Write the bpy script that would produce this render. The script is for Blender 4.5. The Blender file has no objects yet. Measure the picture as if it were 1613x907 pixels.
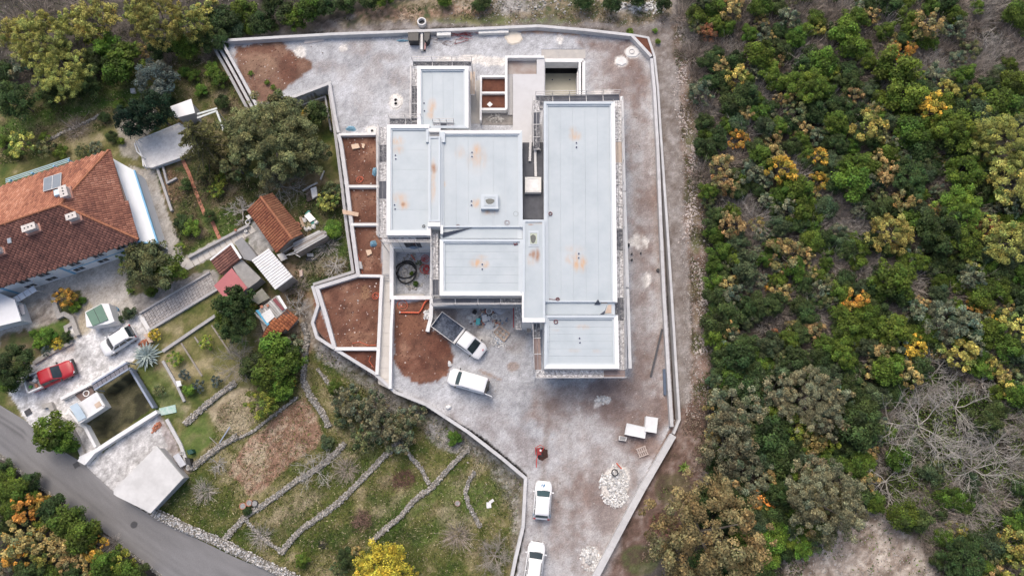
import bpy, math, random
import numpy as np
from mathutils import Vector
R = math.radians
random.seed(11)
RNG = np.random.default_rng(11)
SC = bpy.context.scene
COL = SC.collection

# ------------------------------------------------------------------ camera, sky, sun, exposure
CAM_H = 75.0
TILT = R(12.5)
FOC = 1074.0
cam = bpy.data.cameras.new('camera')
cam.sensor_fit = 'HORIZONTAL'
cam.angle = 2 * math.atan(806.5 / FOC)
cam.clip_start = 0.5
cam.clip_end = 5000
camo = bpy.data.objects.new('camera', cam)
camo.location = (0, 0, CAM_H)
camo.rotation_euler = (TILT, 0, 0)
COL.objects.link(camo)
SC.camera = camo

SUN_EL, SUN_AZ = R(56), R(-18)          # light from the upper left of the picture
W = bpy.data.worlds.new("World")
SC.world = W
W.use_nodes = True
wn = W.node_tree
bg = wn.nodes['Background']
sky = wn.nodes.new('ShaderNodeTexSky')
sky.sky_type = 'NISHITA'
sky.sun_disc = False
sky.sun_elevation = SUN_EL
sky.sun_rotation = SUN_AZ
sky.air_density = 1.0
sky.dust_density = 6.0
sky.ozone_density = 1.0
wn.links.new(sky.outputs[0], bg.inputs[0])
bg.inputs[1].default_value = 0.15
sl = bpy.data.lights.new('sun', 'SUN')
sl.energy = 0.65
sl.angle = R(50)
sl.color = (1.0, 0.95, 0.88)
so = bpy.data.objects.new('sun', sl)
sd = Vector((math.sin(SUN_AZ) * math.cos(SUN_EL), math.cos(SUN_AZ) * math.cos(SUN_EL), math.sin(SUN_EL)))
so.rotation_euler = sd.to_track_quat('Z', 'Y').to_euler()
so.location = (0, 0, 90)
COL.objects.link(so)
SC.view_settings.view_transform = 'Standard'
SC.view_settings.look = 'None'
SC.view_settings.exposure = 0.42
SC.view_settings.gamma = 1.0

# ------------------------------------------------------------------ pixel of the photograph -> point of the place
ct, st = math.cos(TILT), math.sin(TILT)
def P(px, py, z=0.0):
    xc, yc = (px - 806.5) / FOC, -(py - 453.5) / FOC
    d = (xc, yc * ct + st, yc * st - ct)
    k = (CAM_H - z) / -d[2]
    return Vector((d[0] * k, d[1] * k, z))
def project(x, y, z):
    zz = z - CAM_H
    yc = y * ct + zz * st
    dc = -(-y * st + zz * ct)
    return 806.5 + FOC * x / dc, 453.5 - FOC * yc / dc
def PX(pts, z=0.0):
    return [P(a, b, z) for a, b in pts]

# ------------------------------------------------------------------ noise
_tab = np.random.default_rng(5).random((256, 256))
def vnoise(x, y, s=0):
    x = np.asarray(x, float) + s * 17.31; y = np.asarray(y, float) + s * 9.77
    xi = np.floor(x).astype(int); yi = np.floor(y).astype(int)
    fx = x - xi; fy = y - yi
    fx = fx * fx * (3 - 2 * fx); fy = fy * fy * (3 - 2 * fy)
    a = _tab[xi & 255, yi & 255]; b = _tab[(xi + 1) & 255, yi & 255]
    c = _tab[xi & 255, (yi + 1) & 255]; d = _tab[(xi + 1) & 255, (yi + 1) & 255]
    return (a * (1 - fx) + b * fx) * (1 - fy) + (c * (1 - fx) + d * fx) * fy
def fbm(x, y, s=0, o=4):
    t = 0; a = 0.5; n = 0
    for k in range(o):
        t = t + a * vnoise(x * 2 ** k, y * 2 ** k, s + k * 3); n += a; a *= 0.55
    return t / n
def sstep(a, b, x):
    t = np.clip((x - a) / (b - a), 0, 1)
    return t * t * (3 - 2 * t)
def sdist(px, py, poly):
    """signed distance to a polygon, positive inside"""
    px = np.asarray(px, float); py = np.asarray(py, float)
    d2 = np.full(px.shape, 1e18); ins = np.zeros(px.shape, bool)
    n = len(poly)
    for i in range(n):
        ax, ay = poly[i][:2]; bx, by = poly[(i + 1) % n][:2]
        ex, ey = bx - ax, by - ay
        wx, wy = px - ax, py - ay
        t = np.clip((wx * ex + wy * ey) / (ex * ex + ey * ey + 1e-12), 0, 1)
        d2 = np.minimum(d2, (wx - ex * t) ** 2 + (wy - ey * t) ** 2)
        c = ((ay <= py) & (by > py)) | ((by <= py) & (ay > py))
        with np.errstate(divide='ignore', invalid='ignore'):
            xx = ax + (py - ay) * ex / (ey if ey != 0 else 1e-9)
        ins ^= c & (px < xx)
    return np.where(ins, 1, -1) * np.sqrt(d2)

# ------------------------------------------------------------------ materials
MATS = {}
def nodes_of(name):
    m = bpy.data.materials.new(name); m.use_nodes = True
    nt = m.node_tree
    return m, nt, nt.nodes['Principled BSDF']
def mat(name, c, c2=None, scale=3.0, rough=0.75, bump=0.0, metal=0.0, detail=5, contrast=0.5, bscale=None, obj=False, rnd=0.0):
    if name in MATS: return MATS[name]
    m, nt, b = nodes_of(name)
    N = nt.nodes; L = nt.links
    b.inputs['Roughness'].default_value = rough
    b.inputs['Metallic'].default_value = metal
    geo = N.new('ShaderNodeTexCoord') if obj else N.new('ShaderNodeNewGeometry')
    pos = geo.outputs['Object'] if obj else geo.outputs['Position']
    if c2 is None: c2 = tuple(v * 0.8 for v in c)
    n = N.new('ShaderNodeTexNoise'); n.inputs['Scale'].default_value = scale; n.inputs['Detail'].default_value = detail
    n.inputs['Roughness'].default_value = 0.62
    L.new(pos, n.inputs['Vector'])
    mr = N.new('ShaderNodeMapRange'); h = 0.5 * (1 - contrast) * 0.5
    mr.inputs['From Min'].default_value = 0.28 + h * 0.4; mr.inputs['From Max'].default_value = 0.72 - h * 0.4
    L.new(n.outputs['Fac'], mr.inputs['Value'])
    mx = N.new('ShaderNodeMix'); mx.data_type = 'RGBA'
    mx.inputs[6].default_value = (*c, 1); mx.inputs[7].default_value = (*c2, 1)
    L.new(mr.outputs['Result'], mx.inputs[0])
    out = mx.outputs[2]
    if rnd:
        oi = N.new('ShaderNodeObjectInfo')
        r = N.new('ShaderNodeMapRange'); r.inputs['To Min'].default_value = 1 - rnd; r.inputs['To Max'].default_value = 1 + rnd
        L.new(oi.outputs['Random'], r.inputs['Value'])
        hs = N.new('ShaderNodeHueSaturation'); L.new(r.outputs['Result'], hs.inputs['Value']); L.new(out, hs.inputs['Color'])
        out = hs.outputs['Color']
    L.new(out, b.inputs['Base Color'])
    if bump:
        n2 = N.new('ShaderNodeTexNoise'); n2.inputs['Scale'].default_value = bscale or scale * 3; n2.inputs['Detail'].default_value = 4
        L.new(pos, n2.inputs['Vector'])
        bp = N.new('ShaderNodeBump'); bp.inputs['Strength'].default_value = bump; bp.inputs['Distance'].default_value = 0.05
        L.new(n2.outputs['Fac'], bp.inputs['Height']); L.new(bp.outputs['Normal'], b.inputs['Normal'])
    MATS[name] = m
    return m
def vmat(name, rough=0.85, scale=9.0, amt=0.35, bump=0.0, rnd=0.0, huer=0.0, trans=0.0, spec=None):
    """colour from the mesh's own Col attribute times fine noise"""
    if name in MATS: return MATS[name]
    m, nt, b = nodes_of(name)
    N = nt.nodes; L = nt.links
    b.inputs['Roughness'].default_value = rough
    if spec is not None: b.inputs['Specular IOR Level'].default_value = spec
    at = N.new('ShaderNodeAttribute'); at.attribute_name = 'Col'
    geo = N.new('ShaderNodeNewGeometry')
    n = N.new('ShaderNodeTexNoise'); n.inputs['Scale'].default_value = scale; n.inputs['Detail'].default_value = 6
    n.inputs['Roughness'].default_value = 0.7
    L.new(geo.outputs['Position'], n.inputs['Vector'])
    mr = N.new('ShaderNodeMapRange')
    mr.inputs['From Min'].default_value = 0.25; mr.inputs['From Max'].default_value = 0.75
    mr.inputs['To Min'].default_value = 1 - amt; mr.inputs['To Max'].default_value = 1 + amt
    L.new(n.outputs['Fac'], mr.inputs['Value'])
    mx = N.new('ShaderNodeVectorMath'); mx.operation = 'SCALE'
    L.new(at.outputs['Color'], mx.inputs[0]); L.new(mr.outputs['Result'], mx.inputs['Scale'])
    out = mx.outputs[0]
    if rnd or huer:
        oi = N.new('ShaderNodeObjectInfo')
        hs = N.new('ShaderNodeHueSaturation')
        r = N.new('ShaderNodeMapRange'); r.inputs['To Min'].default_value = 1 - rnd; r.inputs['To Max'].default_value = 1 + rnd
        L.new(oi.outputs['Random'], r.inputs['Value']); L.new(r.outputs['Result'], hs.inputs['Value'])
        w = N.new('ShaderNodeTexWhiteNoise'); w.noise_dimensions = '1D'
        L.new(oi.outputs['Random'], w.inputs['W'])
        r2 = N.new('ShaderNodeMapRange'); r2.inputs['To Min'].default_value = 0.5 - huer; r2.inputs['To Max'].default_value = 0.5 + huer
        L.new(w.outputs['Value'], r2.inputs['Value']); L.new(r2.outputs['Result'], hs.inputs['Hue'])
        L.new(out, hs.inputs['Color']); out = hs.outputs['Color']
    L.new(out, b.inputs['Base Color'])
    if bump:
        bp = N.new('ShaderNodeBump'); bp.inputs['Strength'].default_value = bump; bp.inputs['Distance'].default_value = 0.06
        L.new(n.outputs['Fac'], bp.inputs['Height']); L.new(bp.outputs['Normal'], b.inputs['Normal'])
    if trans:
        tr = N.new('ShaderNodeBsdfTranslucent'); L.new(out, tr.inputs['Color'])
        ms = N.new('ShaderNodeMixShader'); ms.inputs[0].default_value = trans
        L.new(b.outputs[0], ms.inputs[1]); L.new(tr.outputs[0], ms.inputs[2])
        L.new(ms.outputs[0], N['Material Output'].inputs[0])
    MATS[name] = m
    return m

# ------------------------------------------------------------------ objects
ORG = {}
def setp(o, label=None, cat=None, group=None, kind=None):
    if label: o['label'] = label
    if cat: o['category'] = cat
    if group: o['group'] = group
    if kind: o['kind'] = kind
    return o
def thing(name, label, cat, loc=(0, 0, 0), group=None, rz=0.0, local=False):
    o = bpy.data.objects.new(name, None)
    o.empty_display_size = 0.3
    COL.objects.link(o)
    o.location = loc; o.rotation_euler = (0, 0, rz)
    ORG[o.name] = Vector((0, 0, 0)) if local else Vector(loc)
    return setp(o, label, cat, group)
def np_mesh(name, v, faces, cols=None, smooth=False):
    """v: (n,3); faces: list of int arrays (m,3) / (m,4); cols: per vertex (n,3)"""
    me = bpy.data.meshes.new(name)
    v = np.asarray(v, np.float32)
    me.vertices.add(len(v)); me.vertices.foreach_set('co', v.ravel())
    fl = [np.asarray(f, np.int32) for f in faces if len(f)]
    nl = sum(f.size for f in fl); nf = sum(len(f) for f in fl)
    me.loops.add(nl); me.polygons.add(nf)
    me.loops.foreach_set('vertex_index', np.concatenate([f.ravel() for f in fl]))
    tot = np.concatenate([np.full(len(f), f.shape[1], np.int32) for f in fl])
    start = np.concatenate([[0], np.cumsum(tot)[:-1]]).astype(np.int32)
    me.polygons.foreach_set('loop_start', start)
    try: me.polygons.foreach_set('loop_total', tot)
    except Exception: pass
    if smooth: me.polygons.foreach_set('use_smooth', np.ones(nf, bool))
    if cols is not None:
        a = me.attributes.new('Col', 'FLOAT_COLOR', 'POINT')
        c = np.ones((len(v), 4), np.float32); c[:, :3] = cols
        a.data.foreach_set('color', c.ravel())
    me.update(calc_edges=True)
    return me
def place_mesh(name, me, m, parent=None, loc=(0, 0, 0)):
    if m is not None and not me.materials: me.materials.append(m)
    o = bpy.data.objects.new(name, me)
    COL.objects.link(o)
    o.location = loc
    if parent is not None: o.parent = parent
    return o
class MB:
    def __init__(s): s.v = []; s.f = []; s.c = []; s.col = None
    def add(s, pts, faces):
        b = len(s.v)
        s.v.extend([tuple(p) for p in pts]); s.f.extend([tuple(i + b for i in f) for f in faces])
        s.c.extend([s.col or (1, 1, 1)] * len(pts))
        return s
    def prism(s, poly, z0, z1, poly2=None):
        """poly: points (x,y) of the bottom, poly2 of the top (same count)"""
        a = [(p[0], p[1]) for p in poly]; t = [(p[0], p[1]) for p in (poly2 or poly)]
        ar = sum(a[i][0] * a[(i + 1) % len(a)][1] - a[(i + 1) % len(a)][0] * a[i][1] for i in range(len(a)))
        if ar < 0: a = a[::-1]; t = t[::-1]
        n = len(a)
        pts = [(x, y, z0) for x, y in a] + [(x, y, z1) for x, y in t]
        fs = [tuple(range(n - 1, -1, -1)), tuple(range(n, 2 * n))]
        fs += [(i, (i + 1) % n, n + (i + 1) % n, n + i) for i in range(n)]
        return s.add(pts, fs)
    def box(s, c, d, rz=0.0):
        x, y, z = d[0] / 2, d[1] / 2, d[2] / 2
        co, si = math.cos(rz), math.sin(rz)
        pts = [(c[0] + a * x * co - b * y * si, c[1] + a * x * si + b * y * co, c[2] + e * z) for e in (-1, 1) for b in (-1, 1) for a in (-1, 1)]
        return s.add(pts, [(0, 2, 3, 1), (4, 5, 7, 6), (0, 1, 5, 4), (2, 6, 7, 3), (0, 4, 6, 2), (1, 3, 7, 5)])
    def bar(s, p, q, w, h):
        """box beam from p to q, w wide sideways, h high"""
        p = Vector(p); q = Vector(q); d = (q - p).normalized()
        u = Vector((0, 0, 1)).cross(d)
        u = Vector((1, 0, 0)) if u.length < 1e-4 else u.normalized()
        v = d.cross(u)
        pts = [e + u * (a * w / 2) + v * (b * h / 2) for e in (p, q) for a, b in ((-1, -1), (1, -1), (1, 1), (-1, 1))]
        return s.add(pts, [(3, 2, 1, 0), (4, 5, 6, 7), (0, 1, 5, 4), (1, 2, 6, 5), (2, 3, 7, 6), (3, 0, 4, 7)])
    def tube(s, pts, r, n=6, r1=None, cap=True, closed=False):
        pts = [Vector(p) for p in pts]; m = len(pts); rings = []
        for i, p in enumerate(pts):
            a = pts[i - 1] if (i > 0 or closed) else p
            b = pts[(i + 1) % m] if (i < m - 1 or closed) else p
            d = (b - a).normalized()
            u = d.cross(Vector((0, 0, 1)))
            u = Vector((1, 0, 0)) if u.length < 1e-3 else u.normalized()
            w = u.cross(d)
            rr = r if r1 is None else r + (r1 - r) * i / max(1, m - 1)
            rings.append([p + (u * math.cos(k * 2 * math.pi / n) + w * math.sin(k * 2 * math.pi / n)) * rr for k in range(n)])
        fs = []
        for i in range(m if closed else m - 1):
            j = (i + 1) % m
            fs += [(i * n + k, i * n + (k + 1) % n, j * n + (k + 1) % n, j * n + k) for k in range(n)]
        if cap and not closed: fs += [tuple(range(n - 1, -1, -1)), tuple((m - 1) * n + k for k in range(n))]
        return s.add([q for ring in rings for q in ring], fs)
    def disc(s, c, r, z0, z1, n=16, r1=None):
        r1 = r if r1 is None else r1
        return s.prism([(c[0] + r * math.cos(k * 2 * math.pi / n), c[1] + r * math.sin(k * 2 * math.pi / n)) for k in range(n)], z0, z1,
                       [(c[0] + r1 * math.cos(k * 2 * math.pi / n), c[1] + r1 * math.sin(k * 2 * math.pi / n)) for k in range(n)])
    def ring(s, c, ro, ri, z0, z1, n=20):
        pts = []
        for rr, z in ((ro, z0), (ro, z1), (ri, z1), (ri, z0)):
            pts += [(c[0] + rr * math.cos(k * 2 * math.pi / n), c[1] + rr * math.sin(k * 2 * math.pi / n), z) for k in range(n)]
        fs = []
        for a in range(4):
            b = (a + 1) % 4
            fs += [(a * n + k, a * n + (k + 1) % n, b * n + (k + 1) % n, b * n + k) for k in range(n)]
        return s.add(pts, fs)
    def rock(s, c, r, flat=0.6, rz=None):
        """an uneven faceted lump (20 faces)"""
        g = (1 + 5 ** .5) / 2
        base = [(-1, g, 0), (1, g, 0), (-1, -g, 0), (1, -g, 0), (0, -1, g), (0, 1, g), (0, -1, -g), (0, 1, -g), (g, 0, -1), (g, 0, 1), (-g, 0, -1), (-g, 0, 1)]
        fs = [(0, 11, 5), (0, 5, 1), (0, 1, 7), (0, 7, 10), (0, 10, 11), (1, 5, 9), (5, 11, 4), (11, 10, 2), (10, 7, 6), (7, 1, 8), (3, 9, 4), (3, 4, 2), (3, 2, 6), (3, 6, 8), (3, 8, 9), (4, 9, 5), (2, 4, 11), (6, 2, 10), (8, 6, 7), (9, 8, 1)]
        an = random.uniform(0, 6.28); co, si = math.cos(an), math.sin(an); ex = random.uniform(0.7, 1.35)
        pts = []
        for x, y, z in base:
            k = r / 1.9 * random.uniform(0.75, 1.2)
            x, y = x * k * ex, y * k / ex
            pts.append((c[0] + x * co - y * si, c[1] + x * si + y * co, c[2] + z * k * flat))
        return s.add(pts, fs)
    def ribbon(s, pts, w, z0, z1, closed=False):
        """a wall of width w along a polyline (mitred)"""
        p = [Vector((q[0], q[1])) for q in pts]; n = len(p); Lp, Rp = [], []
        for i in range(n):
            a = p[i - 1] if (i > 0 or closed) else None
            b = p[(i + 1) % n] if (i < n - 1 or closed) else None
            d0 = (p[i] - a).normalized() if a is not None else (b - p[i]).normalized()
            d1 = (b - p[i]).normalized() if b is not None else d0
            n0 = Vector((-d0.y, d0.x)); n1 = Vector((-d1.y, d1.x)); m = (n0 + n1)
            m = m.normalized() if m.length > 1e-6 else n0
            k = min(2.5, 1 / max(0.3, m.dot(n0)))
            Lp.append(p[i] + m * (w / 2 * k)); Rp.append(p[i] - m * (w / 2 * k))
        q = []
        zz0 = z0 if isinstance(z0, (list, tuple)) else [z0] * n
        zz1 = z1 if isinstance(z1, (list, tuple)) else [z1] * n
        for i in range(n):
            q += [(Lp[i].x, Lp[i].y, zz0[i]), (Rp[i].x, Rp[i].y, zz0[i]), (Rp[i].x, Rp[i].y, zz1[i]), (Lp[i].x, Lp[i].y, zz1[i])]
        fs = []
        for i in range(n if closed else n - 1):
            a, b = i * 4, ((i + 1) % n) * 4
            fs += [(a + k, b + k, b + (k + 1) % 4, a + (k + 1) % 4) for k in range(4)]
        fs = [f[::-1] for f in fs]
        if not closed: fs += [(0, 1, 2, 3), (n * 4 - 1, n * 4 - 2, n * 4 - 3, n * 4 - 4)]
        return s.add(q, fs)
    def mesh(s, name, colors=False, smooth=False):
        me = bpy.data.meshes.new(name)
        me.from_pydata(s.v, [], s.f)
        if colors:
            a = me.attributes.new('Col', 'FLOAT_COLOR', 'POINT')
            c = np.ones((len(s.v), 4), np.float32); c[:, :3] = np.array(s.c, np.float32)
            a.data.foreach_set('color', c.ravel())
        if smooth: me.polygons.foreach_set('use_smooth', np.ones(len(me.polygons), bool))
        me.update()
        return me
    def build(s, name, m, parent=None, colors=False, smooth=False, label=None, cat=None, group=None, kind=None):
        if parent is not None:
            off = ORG.get(parent.name, Vector((0, 0, 0)))
            loc = (0, 0, 0)
        else:
            a = np.array(s.v)
            off = Vector(((a[:, 0].min() + a[:, 0].max()) / 2, (a[:, 1].min() + a[:, 1].max()) / 2, a[:, 2].min()))
            loc = off
        s.v = [(x - off[0], y - off[1], z - off[2]) for x, y, z in s.v]
        me = s.mesh(name, colors, smooth)
        o = place_mesh(name, me, m, parent, loc)
        ORG[o.name] = Vector(off)
        return setp(o, label, cat, group, kind)
def copy_tree(o, parent=None):
    c = o.copy(); COL.objects.link(c)
    if parent is not None: c.parent = parent
    for ch in list(o.children): copy_tree(ch, c)
    return c
def lerp(a, b, t): return a + (b - a) * t
# ------------------------------------------------------------------ terrain
SITE = [(337, 64), (520, 53), (700, 46), (847, 40), (995, 55), (1025, 86), (1034, 200), (1046, 400), (1062, 660), (1000, 780), (938, 907), (850, 1100), (780, 1100), (812, 907),
        (826, 830), (828, 747), (760, 690), (700, 655), (650, 632), (605, 605), (560, 573), (520, 545), (497, 520), (494, 500), (500, 480), (495, 452), (560, 431), (553, 380), (543, 300), (521, 135), (460, 163), (396, 165)]
ZW = -1.5
def terrain_px(x, y):
    px, py = project(np.asarray(x, float), np.asarray(y, float), 0.0)
    px = np.clip(px, -4000, 6000); py = np.clip(py, -4000, 6000)
    s = sdist(px, py, SITE)                         # px, positive inside
    out = np.clip(-s, 0, None) * 0.072
    west = np.where(py < 62, 1 - sstep(340, 620, px), 1.0)
    west = np.where(px > 835, 0.0, west)
    east = 1 - west
    n = fbm(x * 0.12, y * 0.12, 2, 3) - 0.5
    n2 = fbm(x * 0.7, y * 0.7, 6, 3) - 0.5
    village = sstep(0, 60, np.minimum(470 - px, 905 - py)) * sstep(20, 90, py - (230 - px * 0.3))
    zo = west * (ZW + 0 * n) + east * np.clip(out - 4.5, 0, 60) * 0.045 + (n * 0.8 + n2 * 0.25) * sstep(1, 5, out) * (1 - village)
    zi = n2 * 0.05 * sstep(2, 10, s)
    z = np.where(s > 0, zi, zo)
    for poly, dep in DIGS:
        z = np.where(sdist(px, py, poly) > 0, dep, z)
    z = np.where((px > 130) & (py > 560) & (sdist(px, py, [(152, 614), (202, 579), (242, 640), (186, 684), (150, 704), (130, 668), (165, 642)]) > 2), ZW - 1.2, z)
    # meadow terraces, stepping down along the dry stone walls towards the road
    return z
DIGS = [([(855, 80), (917, 80), (917, 165), (855, 165)], -2.5),
        ([(617, 388), (679, 388), (679, 468), (617, 468)], -1.2),
        ([(1029, 97), (1033.5, 140), (1038.5, 227), (1044, 340), (1050, 454), (1056.5, 560), (1062, 668), (1067, 660), (1062, 560), (1056, 454), (1049, 340), (1041, 227), (1036, 140), (1031, 97)], -1.0),
        ([(335, 68), (351, 68), (411, 186), (394, 186)], -1.3)]
def G(px, py, dz=0.0):
    z = 0.0
    for _ in range(3):
        p = P(px, py, z)
        z = float(terrain_px(np.array([p.x]), np.array([p.y]))[0])
    return P(px, py, z + dz) if dz else P(px, py, z)

xl = np.concatenate([[-900, -600, -400, -280, -220, -180], np.arange(-156, -69.5, 2.5)])
xs = np.concatenate([xl, np.arange(-69, 69.01, 0.2), -xl[::-1]]); OX = len(xl)
yl = np.concatenate([[-900, -600, -400, -280, -200, -150, -115], np.arange(-92, -17, 2.5)])
ys = np.concatenate([yl, np.arange(-16.4, 57.01, 0.2), np.arange(58.5, 150, 2.5), [175, 220, 300, 450, 900]]); OY = len(yl)
gx, gy = np.meshgrid(xs, ys); gx = gx.ravel(); gy = gy.ravel()
gz = terrain_px(gx, gy)
qx, qy = project(gx, gy, gz)
qx = np.clip(qx, -6000, 8000); qy = np.clip(qy, -6000, 8000)

w1 = (fbm(gx * 0.35, gy * 0.35, 1, 5) - 0.5)       # edges wander
w2 = (fbm(gx * 1.6, gy * 1.6, 4, 4) - 0.5)
wh = RNG.random(gx.shape) - 0.5
f1 = fbm(gx * 0.22, gy * 0.22, 8, 5); f2 = fbm(gx * 0.9, gy * 0.9, 9, 5); f3 = fbm(gx * 2.6, gy * 2.6, 12, 3)
C3 = lambda r, g, b: np.array([r, g, b])
def mixc(a, b, t): return a + (b - a) * t[:, None]
def ramp(t, *cs):
    """t in 0..1 through a list of colours"""
    t = np.clip(t, 0, 1) * (len(cs) - 1); i = np.minimum(t.astype(int), len(cs) - 2); f = (t - i)[:, None]
    cs = np.array(cs)
    return cs[i] * (1 - f) + cs[i + 1] * f
sp = lambda t, k=2.2: np.clip((t - 0.5) * k + 0.5, 0, 1)
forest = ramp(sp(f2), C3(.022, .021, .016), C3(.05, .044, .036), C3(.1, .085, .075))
gravel = ramp(sp(f2 * 0.4 + f1 * 0.35 + f3 * .25, 3), C3(.285, .285, .297), C3(.405, .411, .428), C3(.53, .54, .566))
redtrack = ramp(sp(f2 * 0.45 + f1 * 0.4 + f3 * .15, 3), C3(.225, .168, .146), C3(.33, .298, .285), C3(.43, .418, .418))
soil = ramp(sp(f2 * 0.6 + f1 * 0.4, 3), C3(.105, .045, .029), C3(.165, .075, .048), C3(.27, .15, .1))
soildark = ramp(sp(f2), C3(.075, .026, .016), C3(.12, .044, .027), C3(.155, .062, .038))
grass = ramp(sp(f2 * 0.55 + f1 * 0.45, 2.8), C3(.048, .076, .012), C3(.092, .105, .024), C3(.16, .148, .055), C3(.30, .255, .145))
lush = ramp(sp(f2), C3(.05, .1, .014), C3(.085, .135, .025), C3(.14, .15, .055))
verge = ramp(sp(f2 * 0.7 + f3 * 0.3, 2.6), C3(.06, .06, .03), C3(.12, .085, .06), C3(.2, .145, .115), C3(.3, .25, .22))
rusty = ramp(sp(f2 * 0.4 + f1 * 0.25 + f3 * .35, 2.8), C3(.17, .095, .06), C3(.29, .175, .12), C3(.46, .37, .27))
straw = ramp(sp(f2), C3(.2, .155, .095), C3(.32, .265, .175), C3(.42, .36, .25))
track = ramp(sp(f2 * .6 + f3 * .4, 2.6), C3(.15, .122, .105), C3(.225, .198, .18), C3(.32, .295, .28))
clear = ramp(sp(f2 * 0.4 + f1 * 0.2 + f3 * .4, 3.2), C3(.17, .13, .1), C3(.34, .285, .24), C3(.52, .47, .41))
conc = ramp(sp(f2 * 0.4 + f3 * 0.6, 3), C3(.38, .37, .36), C3(.58, .57, .565), C3(.74, .73, .72))
paver = ramp(sp(f2), C3(.34, .31, .27), C3(.44, .41, .37), C3(.5, .475, .44))
garden = ramp(sp(f2 * 0.5 + f1 * 0.3 + f3 * .2, 3), C3(.03, .05, .014), C3(.075, .09, .026), C3(.125, .1, .052), C3(.2, .155, .105))
white = ramp(sp(f3), C3(.55, .52, .48), C3(.72, .69, .65))
orange = ramp(sp(f2), C3(.3, .16, .09), C3(.42, .27, .17))
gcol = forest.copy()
def zone(poly, c, wob=6.0, soft=2.0, amt=1.0, fine=3.0, brk=0.0):
    """lay a ground cover inside a patch; wob and fine break up its edge, brk lets what lies under it show through in spots"""
    a = np.array(poly); bb = (qx > a[:, 0].min() - 30) & (qx < a[:, 0].max() + 30) & (qy > a[:, 1].min() - 30) & (qy < a[:, 1].max() + 30)
    i = np.nonzero(bb)[0]
    d = sdist(qx[i], qy[i], poly) + w1[i] * wob * 3 + w2[i] * wob * 1.2 + wh[i] * fine
    t = sstep(-soft, soft, d) * amt
    if brk: t = t * sstep(brk - 0.12, brk + 0.12, f2[i] * 0.6 + f3[i] * 0.4)
    cc = c[i] if getattr(c, 'ndim', 1) == 2 else np.broadcast_to(np.array(c), (len(i), 3))
    gcol[i] = mixc(gcol[i], cc, t)
def blob(x, y, rx, ry, c, amt=1.0, wob=4.0, soft=3.0, ang=0, brk=0.0, fine=2.0):
    co, si = math.cos(ang), math.sin(ang)
    zone([(x + rx * math.cos(k * .3927) * co - ry * math.sin(k * .3927) * si, y + rx * math.cos(k * .3927) * si + ry * math.sin(k * .3927) * co) for k in range(16)], c, wob, soft, amt, fine, brk)

# west: meadow, gardens, village
zone([(-400, 150), (140, 135), (240, 95), (345, 70), (400, 165), (540, 140), (560, 430), (495, 452), (500, 540), (600, 610), (700, 665), (826, 750), (812, 960), (470, 960), (236, 808), (120, 720), (0, 640), (-400, 500)], grass, 4, 4)
zone([(0, 170), (140, 138), (240, 110), (330, 85), (390, 165), (330, 215), (240, 210), (170, 200), (80, 240), (0, 262)], garden, 6, 6, 0.55)
zone([(0, 200), (130, 150), (215, 128), (225, 158), (160, 172), (90, 195), (0, 225)], lush * 1.25, 5, 4, 0.85)
zone([(160, 140), (215, 128), (225, 160), (175, 165)], lush, 4, 4, .8)
zone([(240, 255), (330, 245), (420, 300), (545, 290), (556, 430), (495, 452), (470, 500), (400, 500), (430, 400), (390, 350), (300, 400), (262, 360)], garden, 6, 6, 0.9)
blob(350, 350, 30, 22, lush, .9); blob(330, 385, 40, 14, lush, .8, ang=-.5); blob(520, 380, 26, 30, lush, .8); blob(490, 350, 24, 10, lush, .5)
blob(465, 285, 55, 18, rusty, .45); blob(275, 295, 22, 25, rusty, .6); blob(265, 275, 12, 15, soil, .4)
blob(505, 420, 40, 16, straw, .7); blob(450, 430, 25, 18, rusty, .5)
zone([(445, 460), (495, 455), (500, 540), (480, 560), (450, 540), (430, 500)], rusty, 5, 5, .6)
zone([(262, 700), (262, 795), (300, 830), (350, 862), (440, 790), (430, 770), (360, 770), (345, 730), (320, 690)], grass, 5, 5, .8)
zone([(358, 745), (395, 690), (440, 652), (478, 632), (508, 668), (512, 690), (470, 725), (440, 752), (395, 782)], rusty, 5, 3, 1)
blob(400, 735, 40, 18, straw, .6, ang=-.6, brk=.45); blob(465, 655, 30, 18, rusty, .7)
zone([(322, 645), (365, 612), (395, 612), (412, 650), (380, 690), (345, 680)], straw, 5, 4, 1)
zone([(240, 600), (270, 570), (300, 640), (290, 665), (255, 640)], straw, 6, 5, .5, brk=.45)
zone([(215, 575), (250, 560), (290, 650), (262, 655), (235, 640)], lush, 4, 4, .6, brk=.4)
zone([(255, 535), (335, 470), (350, 490), (330, 510), (265, 550)], grass, 4, 4, .9)
zone([(280, 690), (320, 655), (345, 690), (300, 720)], lush, 4, 4, .8)
for x, y, rx, ry, k in [(640, 800, 70, 24, 0), (560, 745, 40, 16, 0), (700, 690, 60, 22, 1), (690, 830, 50, 20, 0), (560, 845, 60, 18, 2), (730, 790, 40, 30, 0), (760, 780, 40, 26, 0), (440, 830, 50, 18, 2),
                        (600, 770, 40, 14, 2), (655, 745, 40, 14, 1), (540, 800, 40, 12, 1), (620, 860, 60, 14, 2), (690, 870, 60, 16, 1), (715, 820, 24, 34, 3), (460, 800, 50, 14, 3), (490, 790, 26, 10, 3), (600, 800, 40, 9, 3), (560, 700, 40, 14, 3), (745, 745, 30, 10, 3), (290, 790, 30, 20, 2), (640, 650, 60, 18, 2), (600, 640, 40, 20, 2), (780, 870, 40, 30, 2)]:
    blob(x, y, rx, ry, (lush, grass, garden, straw)[k], (.8, .6, .6, .55)[k], 9, 9, -.55, brk=.42 if k in (0, 3) else 0)
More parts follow.
